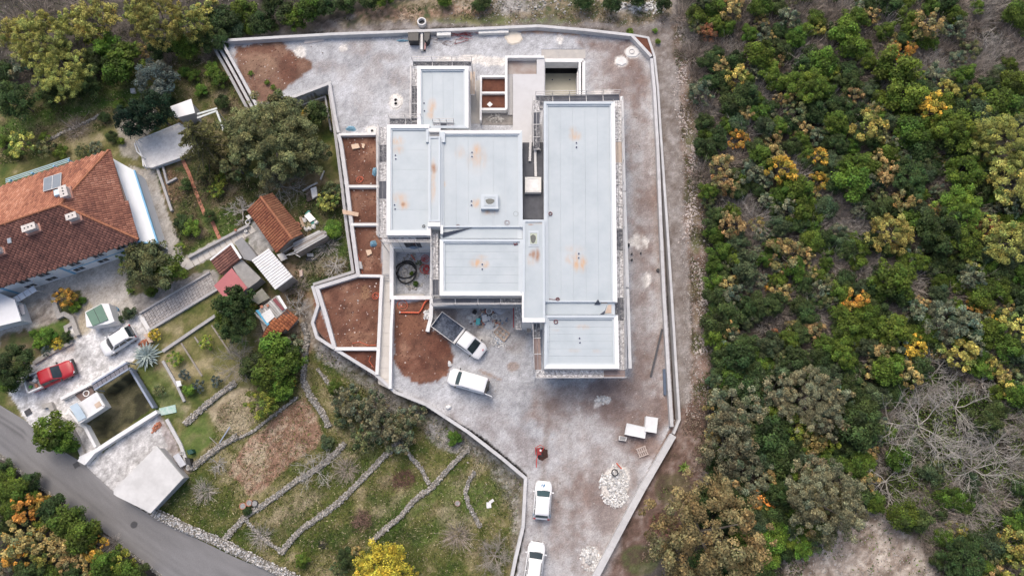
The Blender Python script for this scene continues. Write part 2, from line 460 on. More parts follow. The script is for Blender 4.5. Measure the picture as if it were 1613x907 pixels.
# stony bank under the site wall
zone([(497, 520), (520, 548), (605, 612), (650, 640), (700, 662), (762, 698), (822, 750), (818, 860), (800, 890), (808, 800), (770, 740), (690, 690), (620, 645), (540, 590), (490, 545), (470, 480), (488, 470)], ramp(sp(f3), C3(.13, .11, .085), C3(.24, .22, .2), C3(.4, .385, .37)), 6, 6, .75)
blob(700, 690, 34, 16, ramp(sp(f3), C3(.2, .18, .16), C3(.45, .43, .42)), .7, ang=.5, brk=.4)
blob(520, 560, 24, 14, ramp(sp(f3), C3(.2, .18, .16), C3(.45, .43, .42)), .8, ang=.6)
# village yards
zone([(8, 606), (75, 553), (60, 540), (100, 515), (150, 510), (200, 490), (236, 500), (238, 546), (205, 572), (148, 602), (110, 632), (108, 668), (62, 690), (38, 660)], conc, 2, 1.2)
zone([(-200, 560), (-60, 480), (0, 468), (150, 412), (196, 398), (232, 420), (232, 488), (150, 512), (118, 520), (100, 480), (36, 530), (0, 545)], paver, 2, 2)
blob(165, 500, 30, 14, conc, .8); blob(125, 555, 20, 12, conc * .6, .6); blob(100, 545, 16, 10, rusty, .4)
zone([(36, 478), (80, 466), (92, 500), (72, 545), (30, 525)], ramp(sp(f3 * .5 + f2 * .5, 3), C3(.2, .17, .14), C3(.36, .32, .28), C3(.5, .46, .4)), 2, 2)
zone([(85, 460), (128, 456), (130, 488), (114, 494), (92, 496)], garden, 2, 2)
zone([(128, 488), (142, 475), (155, 500), (140, 525), (120, 530)], straw, 2, 2, .8)
zone([(50, 518), (100, 508), (112, 535), (60, 556), (48, 545)], lush, 3, 3)
zone([(0, 530), (40, 520), (65, 556), (0, 606)], garden, 4, 3)
zone([(235, 590), (262, 575), (240, 560)], garden, 4, 3)
zone([(180, 180), (240, 165), (250, 185), (215, 250), (190, 245)], paver * .8, 3, 3, .8)
zone([(205, 262), (245, 268), (262, 330), (288, 400), (262, 420), (248, 384), (212, 300)], paver * .95, 2, 2)
zone([(262, 392), (290, 405), (390, 352), (402, 368), (300, 424), (268, 412)], paver * 1.05, 1, 1)
zone([(196, 400), (250, 385), (262, 412), (330, 420), (330, 445), (220, 480), (205, 470)], garden, 3, 3)
zone([(205, 468), (330, 425), (345, 430), (340, 455), (230, 525)], ramp(sp(f3), C3(.2, .185, .17), C3(.33, .31, .29)), 1.5, 1.5)
zone([(395, 350), (425, 335), (440, 370), (420, 420), (390, 390)], conc * .75, 2, 2, .9)
zone([(132, 668), (152, 614), (202, 579), (242, 640), (186, 684), (150, 704)], ramp(sp(f2, 3), C3(.035, .035, .018), C3(.09, .085, .042), C3(.14, .125, .07)), 1, 1)
zone([(100, 632), (150, 604), (152, 614), (130, 668), (165, 720), (140, 718), (108, 676)], conc, 2, 2)
zone([(134, 735), (190, 690), (246, 650), (275, 690), (290, 745), (236, 808), (180, 776), (150, 750)], conc * .84, 1, 1)
zone([(246, 650), (262, 665), (282, 705), (300, 745), (286, 745), (268, 715)], soil * .6 + conc * .35, 3, 2, .7)

# above and right of the site
zone([(390, 58), (470, 40), (560, 22), (640, 10), (760, -60), (1062, -60), (1070, 60), (1030, 62), (995, 54), (847, 39), (700, 45), (520, 52), (337, 63)], track * .85, 5, 3)
zone([(520, 40), (600, 12), (720, -20), (1060, -20), (1060, 30), (980, 40), (850, 28), (760, 38), (650, 34)], ramp(sp(f2 * .5 + f3 * .5, 2.8), C3(.055, .075, .025), C3(.13, .11, .06), C3(.24, .19, .125), C3(.34, .29, .22)), 8, 6, .95)
for x, y, rx, ry, c in [(620, 22, 60, 10, rusty), (720, 20, 50, 10, rusty), (740, 33, 60, 5, lush), (860, 33, 40, 5, lush), (820, 8, 40, 12, conc * .55), (1000, 14, 40, 9, conc * .55), (900, 22, 60, 8, garden), (480, 45, 30, 5, garden)]:
    blob(x, y, rx, ry, c, .75, 6, 6, brk=.42)
zone([(1020, 62), (1062, 40), (1072, 130), (1078, 200), (1082, 330), (1090, 450), (1094, 560), (1088, 640), (1070, 700), (1040, 760), (1000, 800), (1062, 662), (1046, 400), (1034, 200), (1025, 86)], track, 4, 2)
zone([(1056, 40), (1085, 30), (1098, 200), (1108, 380), (1118, 560), (1112, 640), (1088, 640), (1084, 450), (1080, 330), (1072, 200), (1066, 110)], verge, 6, 4)
for y in range(60, 640, 40):
    blob(1080 + (y - 60) * .045 + random.uniform(-6, 6), y, 8, 18, (garden, lush * .8, soil * .8 + .05, garden)[(y // 40) % 4], .6, 4, 4, brk=.4)
zone([(1064, 655), (1110, 610), (1116, 760), (1060, 840), (1010, 907), (990, 960), (930, 960), (1000, 782)], ramp(sp(f2 * .6 + f3 * .4, 2.6), C3(.075, .05, .035), C3(.15, .095, .075), C3(.26, .205, .18)), 4, 3)
blob(1010, 880, 30, 24, lush * .7, .7, brk=.4); blob(1060, 770, 30, 26, garden, .6, brk=.4); blob(1045, 830, 26, 20, soildark, .6)
zone([(1236, 880), (1290, 860), (1330, 815), (1362, 800), (1395, 800), (1440, 835), (1480, 850), (1500, 960), (1230, 960)], clear, 7, 5)
blob(1380, 880, 40, 26, clear * 1.15, .7)

# the site itself
zone(SITE, gravel, 0.3, .6, 1, .3)
zone([(925, 58), (1005, 62), (1020, 90), (1032, 210), (1044, 400), (1056, 640), (1000, 780), (930, 960), (860, 960), (870, 800), (880, 680), (820, 660), (850, 605), (1000, 600), (994, 500), (984, 160), (930, 150)], redtrack, 9, 10, .9)
zone([(600, 620), (650, 628), (760, 690), (826, 745), (820, 907), (812, 960), (870, 960), (890, 720), (780, 640)], redtrack, 12, 14, .4)
for x, y, rx, ry, a, s in [(985, 82, 14, 26, -.2, 1), (1000, 110, 10, 30, -.25, .8), (1012, 135, 8, 26, -.2, .9), (950, 70, 24, 8, .3, .8), (970, 120, 10, 30, -.35, .6), (958, 105, 14, 14, 0, .5), (1000, 640, 60, 30, .4, .5), (1000, 690, 30, 26, 0, .8), (1030, 650, 22, 26, .2, .6), (1020, 330, 10, 80, 0, .3), (1005, 460, 12, 60, 0, .3), (1010, 560, 8, 50, .1, .35), (930, 70, 20, 7, .2, .9), (1004, 150, 7, 22, -.1, 1), (975, 160, 9, 20, -.3, .6), (985, 655, 40, 22, .3, .9), (1015, 700, 26, 24, .2, 1), (900, 640, 30, 14, .2, .5), (965, 610, 40, 14, 0, .6), (1040, 640, 9, 30, .1, .8), (1022, 250, 6, 40, 0, .4), (960, 620, 40, 20, .2, .4), (940, 760, 20, 60, .1, .3), (960, 810, 14, 30, .3, .6)]:
    blob(x, y, rx, ry, soil * .6 + .075, s * .85, 6, 6, a, brk=.4)
for x, y, rx, ry in [(400, 140, 20, 12), (560, 75, 24, 10), (570, 150, 14, 30), (590, 110, 12, 20), (540, 120, 10, 14), (630, 120, 16, 14), (610, 90, 20, 10), (510, 105, 14, 10), (575, 70, 16, 10)]:
    blob(x, y, rx, ry, redtrack * .92, .6, 8, 8, brk=.4)
zone([(366, 70), (430, 66), (448, 66), (452, 78), (466, 88), (486, 96), (488, 106), (474, 122), (455, 134), (432, 150), (436, 162), (420, 160), (402, 158), (388, 130), (372, 96)], soil * .8 + C3(.05, .04, .03), 5, 2.5)
blob(410, 105, 24, 18, C3(.26, .165, .11), .6, brk=.35); blob(455, 108, 14, 22, soildark, .6); blob(400, 78, 30, 7, soildark, .5)
zone([(820, 46), (870, 43), (905, 50), (912, 55), (870, 52), (822, 52)], orange, 3, 2, .85)
zone([(617, 480), (678, 470), (682, 520), (700, 535), (716, 560), (706, 592), (690, 602), (660, 606), (632, 592), (620, 575)], soil, 4, 1.5)
blob(650, 575, 28, 14, soildark, .7); blob(690, 545, 20, 22, soildark, .7); blob(645, 515, 18, 22, C3(.21, .095, .055), .6)
for pl, c in [([(534, 211), (594, 211), (594, 292), (546, 292)], soil), ([(546, 294), (596, 294), (596, 352), (553, 352)], soil), ([(552, 354), (600, 354), (602, 434), (558, 434)], soil),
              ([(497, 452), (558, 434), (600, 434), (601, 552), (530, 552)], soil), ([(534, 552), (594, 552), (594, 596)], soildark * 1.1), ([(494, 460), (530, 555), (497, 520)], soil * 1.25)]:
    zone(pl, c, .3, .6, 1, .3)
blob(565, 490, 24, 30, C3(.22, .115, .072), .6, brk=.42); blob(575, 460, 8, 14, C3(.28, .16, .09), .7); blob(560, 530, 24, 10, C3(.25, .135, .085), .7, brk=.4)
blob(570, 500, 12, 24, soildark, .6, ang=.5); blob(565, 320, 14, 14, C3(.22, .12, .08), .5)
zone([(682, 478), (720, 480), (760, 490), (800, 480), (822, 508), (840, 520), (820, 560), (700, 520)], ramp(sp(f3 * .5 + f2 * .5), C3(.24, .2, .18), C3(.36, .34, .33), C3(.44, .43, .425)), 6, 6, .8)
zone([(682, 478), (712, 480), (716, 500), (690, 504)], soil * .5 + .12, 5, 4, .7)
blob(760, 543, 0, 0, redtrack, 0)
blob(808, 577, 10, 8, C3(.3, .235, .2), .8, 1, 1.5); blob(770, 590, 22, 2.4, C3(.27, .2, .165), .8, 2, 1.5, .42)
blob(775, 512, 24, 14, conc * .95, .6, brk=.4)
# white mortar spills
for x, y, rx, ry, b in [(624, 161, 10, 12, 0), (473, 82, 8, 8, 0), (540, 76, 6, 5, 0), (585, 205, 9, 7, 0), (745, 93, 22, 5, .3), (790, 97, 12, 4, 0), (775, 97, 20, 6, .3), (997, 82, 12, 10, 0), (978, 97, 9, 8, 0), (882, 62, 4, 8, .4), (809, 60, 0, 0, 0),
                        (1008, 380, 14, 12, .3), (995, 383, 6, 6, .3), (1018, 442, 7, 12, .35), (950, 630, 10, 4, .4), (940, 637, 4, 3, .3), (968, 765, 22, 26, .3), (972, 750, 20, 20, .3), (932, 880, 14, 16, .25), (710, 560, 0, 0, 0), (1012, 470, 6, 12, .5),
                        (940, 146, 10, 5, .3), (800, 60, 0, 0, 0), (720, 97, 30, 3, .4), (705, 94, 14, 3, .3), (825, 100, 22, 8, .4), (770, 525, 20, 12, .4), (785, 530, 14, 10, .4), (745, 500, 8, 6, .3), (955, 145, 10, 4, .3)]:
    if rx: blob(x, y, rx, ry, white, .95, 2.5, 1.5, brk=b)
blob(885, 88, 26, 5, C3(.62, .56, .48), .9, 2, 1.5)
# wheel ruts along the access
for x0, x1 in ((862, 850), (896, 905), (915, 930)):
    for k in range(14):
        y = 640 + k * 20; blob(lerp(x0, x1, k / 13) + random.uniform(-2, 2), y, 5, 12, (redtrack * .88 if x0 != 915 else redtrack * 1.12), .75, 2, 2.5)
for k in range(22):
    y = 150 + k * 22; x = 1000 + (y - 150) * .045
    blob(x, y, 4, 13, redtrack * .86, .6, 2, 3); blob(x + 22, y, 4, 13, redtrack * 1.12, .6, 2, 3)
gcol *= (1 + wh * 0.28)[:, None]
gcol = np.clip(gcol, 0.008, 0.85)
nx, ny = len(xs), len(ys)
ii = np.arange((ny - 1) * (nx - 1)); r_, c_ = ii // (nx - 1), ii % (nx - 1); b_ = r_ * nx + c_
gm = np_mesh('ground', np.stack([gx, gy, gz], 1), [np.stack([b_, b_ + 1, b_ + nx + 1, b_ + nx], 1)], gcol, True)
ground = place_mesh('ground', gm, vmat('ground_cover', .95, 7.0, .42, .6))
ground['kind'] = 'structure'

GZ = gz.reshape(len(ys), len(xs))[OY:OY + 367, OX:OX + 691]
def zg(x, y):
    fx = min(max((x + 69) / .2, 0), 688.99); fy = min(max((y + 16.4) / .2, 0), 364.99)
    i, j = int(fx), int(fy)
    return float(GZ[j, i] * (1 - fx + i) * (1 - fy + j) + GZ[j, i + 1] * (fx - i) * (1 - fy + j) + GZ[j + 1, i] * (1 - fx + i) * (fy - j) + GZ[j + 1, i + 1] * (fx - i) * (fy - j))
def G(px, py, dz=0.0):
    z = 0.0
    for _ in range(4):
        p = P(px, py, z); z = zg(p.x, p.y)
    return P(px, py, z + dz)
# ------------------------------------------------------------------ road
road_up = [(-260, 470), (-120, 555), (0, 638), (40, 662), (75, 696), (128, 727), (180, 776), (236, 811), (300, 843), (372, 878), (455, 912), (640, 985)]
road_lo = [(-260, 560), (-120, 640), (0, 716), (50, 756), (110, 802), (170, 842), (225, 882), (262, 912), (330, 950), (420, 1000), (560, 1050)]
def resample(p, n):
    p = [Vector((q[0], q[1])) for q in p]; d = [0]
    for i in range(1, len(p)): d.append(d[-1] + (p[i] - p[i - 1]).length)
    out = []
    for k in range(n):
        t = d[-1] * k / (n - 1); i = 0
        while i < len(p) - 2 and d[i + 1] < t: i += 1
        out.append(p[i].lerp(p[i + 1], (t - d[i]) / max(1e-6, d[i + 1] - d[i])))
    return out
ZR = ZW + 0.06
RU = resample(PX(road_up, ZR), 80); RL = resample(PX(road_lo, ZR), 80)
rm = MB(); NA = 18
pts = [(RU[i].lerp(RL[i], j / NA).x, RU[i].lerp(RL[i], j / NA).y, ZR + 0.05 * math.sin(math.pi * j / NA)) for i in range(80) for j in range(NA + 1)]
rm.add(pts, [(i * (NA + 1) + j, (i + 1) * (NA + 1) + j, (i + 1) * (NA + 1) + j + 1, i * (NA + 1) + j + 1) for i in range(79) for j in range(NA)])
rc = []
for i in range(80):
    for j in range(NA + 1):
        rc.append(.178 + .018 * (random.random() - .5) + .07 * (float(fbm(np.array([i * .21]), np.array([j * .45]), 14, 3)[0]) - .5) - (.065 if j in (4, 6) and i < 30 else 0) - (.02 if j in (11, 14) else 0) + (.03 if j in (0, 18) else 0))
rm.c = [(c, c * .985, c * 1.0) for c in rc]
MATS.pop('asphalt', None)
ro = rm.build('road', vmat('asphalt', .8, 14, .22, .25), colors=True, smooth=True, kind='structure')
# manhole covers set in the asphalt
for px, py, r, lb in [(211, 826, .32, 'round dark manhole cover in the middle of the asphalt road')]:
    p = P(px, py, ZR + .052); t = thing('manhole_cover', lb, 'manhole cover', p)
    MB().disc(p, r, p.z, p.z + .02, 20).build('lid', mat('iron', (.06, .06, .065), (.04, .04, .045), 20, .6), t)
    MB().ring(p, r + .06, r + .005, p.z - .02, p.z + .015, 20).build('rim', mat('iron_rim', (.1, .1, .1), None, 20, .6), t)
for px, py, lb, s in [(121, 732, 'square dark drain grate at the road edge below the round bush', .5), (45, 649, 'square dark drain cover in the pale driveway by the road', .55)]:
    p = G(px, py); p.z = max(p.z, ZR) + .03; t = thing('drain_grate', lb, 'drain cover', p)
    MB().box((p.x, p.y, p.z), (s, s, .04), .6).build('cover', MATS['iron'], t)
    fr = MB()
    for k in range(4):
        a = .6 + k * math.pi / 2
        fr.box((p.x + math.cos(a) * (s / 2 + .03), p.y + math.sin(a) * (s / 2 + .03), p.z), (.05, s + .1, .06), a)
    fr.build('frame', MATS['iron_rim'], t)
# ------------------------------------------------------------------ concrete walls of the site
concrete = mat('concrete', (.46, .455, .455), (.56, .56, .565), 1.3, .85, .25, contrast=.8, bscale=9, rnd=.05)
concrete_grey = mat('concrete_grey', (.34, .335, .335), (.42, .415, .415), 1.3, .85, .25, contrast=.8, bscale=9, rnd=.05)
concrete_white = mat('concrete_white', (.72, .715, .70), (.62, .61, .60), 1.0, .8, .15, contrast=.9, bscale=9, rnd=.04)
render_white = mat('render_white', (.79, .79, .78), (.66, .66, .655), 1.7, .7, .1, contrast=.95, bscale=12)
def offsets(p, w):
    Lp, Rp = [], []; n = len(p)
    for i in range(n):
        d0 = (p[i] - p[i - 1]).normalized() if i else (p[1] - p[0]).normalized()
        d1 = (p[i + 1] - p[i]).normalized() if i < n - 1 else d0
        n0 = Vector((-d0.y, d0.x)); m = (n0 + Vector((-d1.y, d1.x))).normalized(); k = min(2, 1 / max(.4, m.dot(n0)))
        Lp.append(p[i] + m * w / 2 * k); Rp.append(p[i] - m * w / 2 * k)
    return Lp, Rp
def panel_wall(name, label, pts, w, z0, z1, m, seg=3.6, group='cast concrete walls round the building site', cat='wall', part='panel', px=True, gap=.012, jit=.012):
    """a wall cast in panels: every panel is a part, with an open joint between neighbours"""
    p = [Vector((q.x, q.y)) for q in PX(pts, z1)] if px else [Vector(q[:2]) for q in pts]
    t = thing(name, label, cat, (p[0].x, p[0].y, z0), group)
    Lp, Rp = offsets(p, w)
    for i in range(len(p) - 1):
        ln = (p[i + 1] - p[i]).length; k = max(1, round(ln / seg)); g = gap / ln / 2
        for j in range(k):
            a, b = j / k + g, (j + 1) / k - g
            zz = z1 + random.uniform(-jit, jit)
            MB().prism([Lp[i].lerp(Lp[i + 1], a), Lp[i].lerp(Lp[i + 1], b), Rp[i].lerp(Rp[i + 1], b), Rp[i].lerp(Rp[i + 1], a)], z0, zz).build(part, m, t)
    return t
panel_wall('site_wall', 'long pale concrete wall along the top edge of the building site', [(333, 65), (520, 54), (700, 47.5), (805, 43), (847, 41), (920, 47), (995, 55.5), (1026, 89)], .36, -1.6, .75, concrete)
panel_wall('site_wall', 'pale inner concrete wall of the soil trough along the gravel track', [(1026.5, 92), (1031, 140), (1036, 227), (1040.5, 340), (1045.5, 454), (1051.5, 560), (1058.5, 672)], .36, -1.3, .7, concrete)
panel_wall('site_wall', 'outer concrete wall of the soil trough, nearest the gravel track', [(997, 55), (1021, 59.5), (1031, 89), (1036.5, 140), (1042, 227), (1050, 340), (1057.5, 454), (1064, 560), (1070.5, 660), (1061, 683)], .27, -1.3, .55, concrete)
panel_wall('site_wall', 'broad concrete wall slanting down from the trough to the lower gate', [(1061, 685), (1012, 770), (985, 820), (940, 905), (890, 1000)], .66, -.4, .7, concrete)
panel_wall('site_wall', 'winding concrete wall between the parked cars and the terraced meadow', [(492, 450), (501, 480), (492, 508), (499, 531), (527, 549), (590, 588), (622, 617), (672, 637), (702, 657), (737, 680), (790, 721), (828, 753), (826, 792), (824, 830), (812, 880), (800, 940), (785, 1000)], .34, -1.9, .45, concrete)
panel_wall('site_wall', 'grey outer wall of the double retaining wall beside the red soil beds', [(517, 131), (524, 180), (530, 227), (538, 290), (546, 360), (556, 428), (493, 448)], .32, -1.9, .1, concrete_grey)
panel_wall('site_wall', 'pale inner wall of the double retaining wall beside the red soil beds', [(533, 211), (537, 227), (546, 290), (553, 350), (564, 433), (499, 453), (513, 497), (527, 549)], .42, -1.7, .55, concrete)
panel_wall('site_wall', 'high retaining wall turning the corner above the big bushy tree', [(396, 172), (467, 151), (519, 131), (527, 180), (533, 209)], .34, -1.8, .5, concrete)
for off, z, lb in [(0, -.6, 'lowest of three terraced concrete walls at the red earth corner'), (8.5, -.1, 'middle one of three terraced concrete walls at the red earth corner'), (17, .6, 'highest of three terraced concrete walls at the red earth corner')]:
    panel_wall('terrace_wall', lb, [(332 + off, 66), (360 + off, 116), (389 + off, 170), (400 + off, 188)], .34, -1.9, z, concrete if off else concrete_grey)
# soil in the troughs
def sheet(name, pts, z, m, kind='structure', px=True, th=.0):
    poly = PX(pts, z) if px else pts
    o = MB().prism(poly, z - .3, z).build(name, m); o['kind'] = kind
    return o
soil_red = mat('soil_red', (.15, .058, .034), (.09, .032, .02), 1.5, .95, .8, bscale=6)
soil_dark = mat('soil_dark', (.07, .03, .022), (.04, .02, .016), 1.5, .95, .8, bscale=6)
sheet('soil', [(1029, 95), (1034, 140), (1039, 227), (1045, 340), (1051, 454), (1057, 560), (1063, 670), (1068, 660), (1062, 560), (1056, 454), (1049, 340), (1041, 227), (1036, 140), (1031, 95)], -.85, soil_dark)
sheet('soil', [(1000, 58), (1020, 61), (1028, 88)], .5, soil_red)
sheet('soil', [(337, 66), (344, 66), (404, 186), (396, 186)], -1.2, soil_dark)
sheet('soil', [(346, 66), (352, 66), (411, 186), (404, 186)], -1.1, soil_dark)
# lower wall and bed under the high retaining corner
panel_wall('bed_wall', 'low thin wall below the high retaining corner, edging a dark bed', [(474, 166), (512, 152), (521, 205)], .2, -1.9, -.9, concrete_grey)

# ------------------------------------------------------------------ villa
ZT = 5.200        # parapet top
ZD = 4.920       # roof skin
vil = thing('villa', 'large unfinished white villa with flat pale blue roofs in several wings', 'villa', P(780, 400, 0))
# roof skin: pale blue membrane, with rust coloured puddle stains (world positions)
def membrane():
    m, nt, b = nodes_of('roof_membrane'); N = nt.nodes; L = nt.links
    b.inputs['Roughness'].default_value = .55
    geo = N.new('ShaderNodeNewGeometry')
    n = N.new('ShaderNodeTexNoise'); n.inputs['Scale'].default_value = .45; n.inputs['Detail'].default_value = 7; n.inputs['Roughness'].default_value = .6
    L.new(geo.outputs['Position'], n.inputs['Vector'])
    cr = N.new('ShaderNodeValToRGB')
    cr.color_ramp.elements[0].position = .3; cr.color_ramp.elements[0].color = (.375, .425, .455, 1)
    cr.color_ramp.elements[1].position = .72; cr.color_ramp.elements[1].color = (.455, .50, .525, 1)
    e = cr.color_ramp.elements.new(.5); e.color = (.415, .465, .493, 1)
    L.new(n.outputs['Fac'], cr.inputs[0])
    oi = N.new('ShaderNodeObjectInfo'); r = N.new('ShaderNodeMapRange'); r.inputs['To Min'].default_value = .985; r.inputs['To Max'].default_value = 1.015
    L.new(oi.outputs['Random'], r.inputs['Value'])
    hs = N.new('ShaderNodeHueSaturation'); L.new(cr.outputs[0], hs.inputs['Color']); L.new(r.outputs['Result'], hs.inputs['Value'])
    out = hs.outputs['Color']
    n2 = N.new('ShaderNodeTexNoise'); n2.inputs['Scale'].default_value = 1.6; n2.inputs['Detail'].default_value = 6; n2.inputs['Roughness'].default_value = .55
    st_ = N.new('ShaderNodeVectorMath'); st_.operation = 'MULTIPLY'; st_.inputs[1].default_value = (1.6, .55, 1)
    L.new(geo.outputs['Position'], st_.inputs[0]); L.new(st_.outputs[0], n2.inputs['Vector'])
    rust = [(680, 166, 6, 12, 1), (677, 180, 6, 6, .8), (627, 222, 9, 7, 1), (628, 236, 8, 7, .6), (629, 312, 12, 8, .6), (635, 322, 8, 8, .9), (751, 240, 7, 14, .9), (752, 250, 14, 20, .5), (725, 240, 8, 10, .4), (750, 320, 6, 7, .9), (768, 333, 4, 5, 1), (772, 334, 12, 5, .5), (752, 414, 10, 7, 1), (765, 416, 5, 6, .9), (757, 405, 10, 4, .4),
            (906, 214, 8, 8, .9), (903, 207, 6, 8, .5), (908, 412, 6, 14, 1), (917, 415, 7, 12, .95), (898, 408, 7, 7, .7), (904, 392, 14, 6, .3), (850, 352, 9, 4, .4), (918, 515, 9, 4, .45), (940, 553, 6, 3, .35), (905, 552, 8, 3, .3), (875, 520, 6, 2, .25), (700, 290, 3, 5, .5), (683, 275, 4, 20, .8), (683, 300, 4, 20, .7), (836, 412, 6, 8, .5), (820, 430, 3, 8, .35)]
    dark = [(684, 268, 5, 7, 1), (841, 403, 6, 7, 1), (846, 404, 4, 10, 1), (836, 403, 3, 3, 1), (635, 322, 3, 3, 1), (836, 356, 4, 1.5, .7), (769, 333, 2.5, 3.5, .6)]
    def acc(lst, nn):
        tot = None
        for px, py, rx, ry, a in lst:
            c = P(px, py, ZD); k = .0675
            s1 = N.new('ShaderNodeVectorMath'); s1.operation = 'SUBTRACT'; s1.inputs[1].default_value = (c.x, c.y, ZD)
            L.new(geo.outputs['Position'], s1.inputs[0])
            s2 = N.new('ShaderNodeVectorMath'); s2.operation = 'MULTIPLY'; s2.inputs[1].default_value = (1 / (rx * k * 1.35), 1 / (ry * k * 1.35), 0)
            L.new(s1.outputs[0], s2.inputs[0])
            s3 = N.new('ShaderNodeVectorMath'); s3.operation = 'LENGTH'; L.new(s2.outputs[0], s3.inputs[0])
            m1 = N.new('ShaderNodeMapRange'); m1.interpolation_type = 'SMOOTHSTEP'
            m1.inputs['From Min'].default_value = 1.25; m1.inputs['From Max'].default_value = .1; m1.inputs['To Max'].default_value = a
            L.new(s3.outputs['Value'], m1.inputs['Value'])
            if tot is None: tot = m1.outputs['Result']
            else:
                ad = N.new('ShaderNodeMath'); ad.operation = 'MAXIMUM'; L.new(tot, ad.inputs[0]); L.new(m1.outputs['Result'], ad.inputs[1]); tot = ad.outputs[0]
        mn = N.new('ShaderNodeMapRange'); mn.inputs['From Min'].default_value = nn[0]; mn.inputs['From Max'].default_value = nn[1]; L.new(n2.outputs['Fac'], mn.inputs['Value'])
        mm = N.new('ShaderNodeMath'); mm.operation = 'MULTIPLY'; L.new(tot, mm.inputs[0]); L.new(mn.outputs['Result'], mm.inputs[1])
        return mm.outputs[0]
    for lst, c, nn in ((rust, (.52, .335, .2), (.3, .6)), (dark, (.3, .165, .1), (.15, .5))):
        f = acc(lst, nn)
        mx = N.new('ShaderNodeMix'); mx.data_type = 'RGBA'; L.new(f, mx.inputs[0]); L.new(out, mx.inputs[6]); mx.inputs[7].default_value = (*c, 1); out = mx.outputs[2]
    L.new(out, b.inputs['Base Color'])
    bp = N.new('ShaderNodeBump'); bp.inputs['Strength'].default_value = .12; bp.inputs['Distance'].default_value = .05
    L.new(n.outputs['Fac'], bp.inputs['Height']); L.new(bp.outputs['Normal'], b.inputs['Normal'])
    MATS['roof_membrane'] = m
    return m
memb = membrane()
memb2 = mat('membrane_upstand', (.50, .55, .585), (.455, .505, .545), .8, .55)
slate = mat('bitumen', (.05, .054, .065), (.085, .09, .105), 1.1, .7, .2, contrast=.8)
fabric_dark = mat('membrane_underside', (.05, .06, .085), (.075, .085, .115), 1.5, .7)
ply = mat('bare_plywood', (.55, .43, .34), (.47, .36, .28), 2, .8)
glass_v = mat('villa_glass', (.03, .035, .04), (.06, .065, .07), 2, .12)
def quadpx(x0, y0, x1, y1, z): return PX([(x0, y1), (x1, y1), (x1, y0), (x0, y0)], z)
def wing(x0, y0, x1, y1, sheets, vertical=True, z=ZD, ztop=ZT, pw=(.42, .42, .42, .42), x0b=None, x1b=None, body=True, win=''):
    """one wing: walls, a parapet (left, right, top, bottom wall parts) and the roof membrane laid in sheets"""
    x0b = x0 if x0b is None else x0b; x1b = x1 if x1b is None else x1b
    q = PX([(x0b, y1), (x1b, y1), (x1, y0), (x0, y0)], ztop)      # bl br tr tl
    bl, br, tr, tl = [Vector((v.x, v.y)) for v in q]
    b = MB()
    b.prism([bl, br, tr, tl], 0 if body else z - 1.2, z - .06)
    w = b.build('wing', render_white, vil)
    il = [bl + Vector((pw[0], pw[3])), br + Vector((-pw[1], pw[3])), tr + Vector((-pw[1], -pw[2])), tl + Vector((pw[0], -pw[2]))]
    for a, c, d, e, k in ((bl, br, il[1], il[0], pw[3]), (br, tr, il[2], il[1], pw[1]), (tr, tl, il[3], il[2], pw[2]), (tl, bl, il[0], il[3], pw[0])):
        if k > .05:
            MB().prism([a, c, d, e], z - .059, ztop + random.uniform(0, .004)).build('parapet', render_white if k > .3 else memb2, w)
    for e, a, c in (('s', bl, br), ('e', br, tr)):
        if e in win:
            d = (c - a); ln = d.length; d /= ln; o = Vector((d.y, -d.x)); k = int(ln / 3.4)
            for j in range(k):
                p = a + d * ((j + .5) * ln / k - .9); q2 = p + d * 1.8
                f = MB().prism([p, q2, q2 + o * .05, p + o * .05], .25, 2.75).build('window', slate, w)
                for s0, s1 in ((.06, .87), (.93, 1.74)):
                    MB().prism([p + d * s0, p + d * s1, p + d * s1 + o * .056, p + d * s0 + o * .056], .33, 2.67).build('pane', glass_v, f)
    # inner kerb of membrane turned up against the parapet
    kk = .16
    jl = [il[0] + Vector((kk, kk)), il[1] + Vector((-kk, kk)), il[2] + Vector((-kk, -kk)), il[3] + Vector((kk, -kk))]
    for i in range(4):
        MB().prism([il[i], il[(i + 1) % 4], jl[(i + 1) % 4], jl[i]], z - .05, z + .14).build('upstand', memb2, w)
    n = sheets
    for k in range(n):
        a, c = k / n, (k + 1) / n - .0
        g = .005
        if vertical:
            s = [jl[0].lerp(jl[1], a) + Vector((g, 0)), jl[0].lerp(jl[1], c) - Vector((g, 0)), jl[3].lerp(jl[2], c) - Vector((g, 0)), jl[3].lerp(jl[2], a) + Vector((g, 0))]
        else:
            s = [jl[0].lerp(jl[3], a) + Vector((0, g)), jl[1].lerp(jl[2], a) + Vector((0, g)), jl[1].lerp(jl[2], c) - Vector((0, g)), jl[0].lerp(jl[3], c) - Vector((0, g))]
        MB().prism(s, z - .055, z + (.008 if k % 2 else .002)).build('membrane_sheet', memb, w)
    return w
wR = wing(856.5, 160, 968.5, 476, 5, x1b=972.5, pw=(.3, .42, .3, .05), x0b=857.5, win='e')
wRl = wing(858, 496, 973.5, 580.5, 6, False, x1b=975.5, x0b=857, pw=(.3, .42, .3, .42), win='se')
wB = wing(692, 205.5, 822.5, 358, 6, pw=(.3, .3, .4, .05), x1b=823.5)
wC = wing(692.5, 376.5, 823.5, 465.5, 6, False, pw=(.4, .3, .3, .42), win='s')
wD = wing(609.5, 196.5, 677, 370.5, 5, False, pw=(.42, .05, .42, .5), x0b=608.5, win='s')
wE = wing(657, 104, 738, 202, 4, z=4.550, ztop=4.850, pw=(.42, .42, .42, .3))
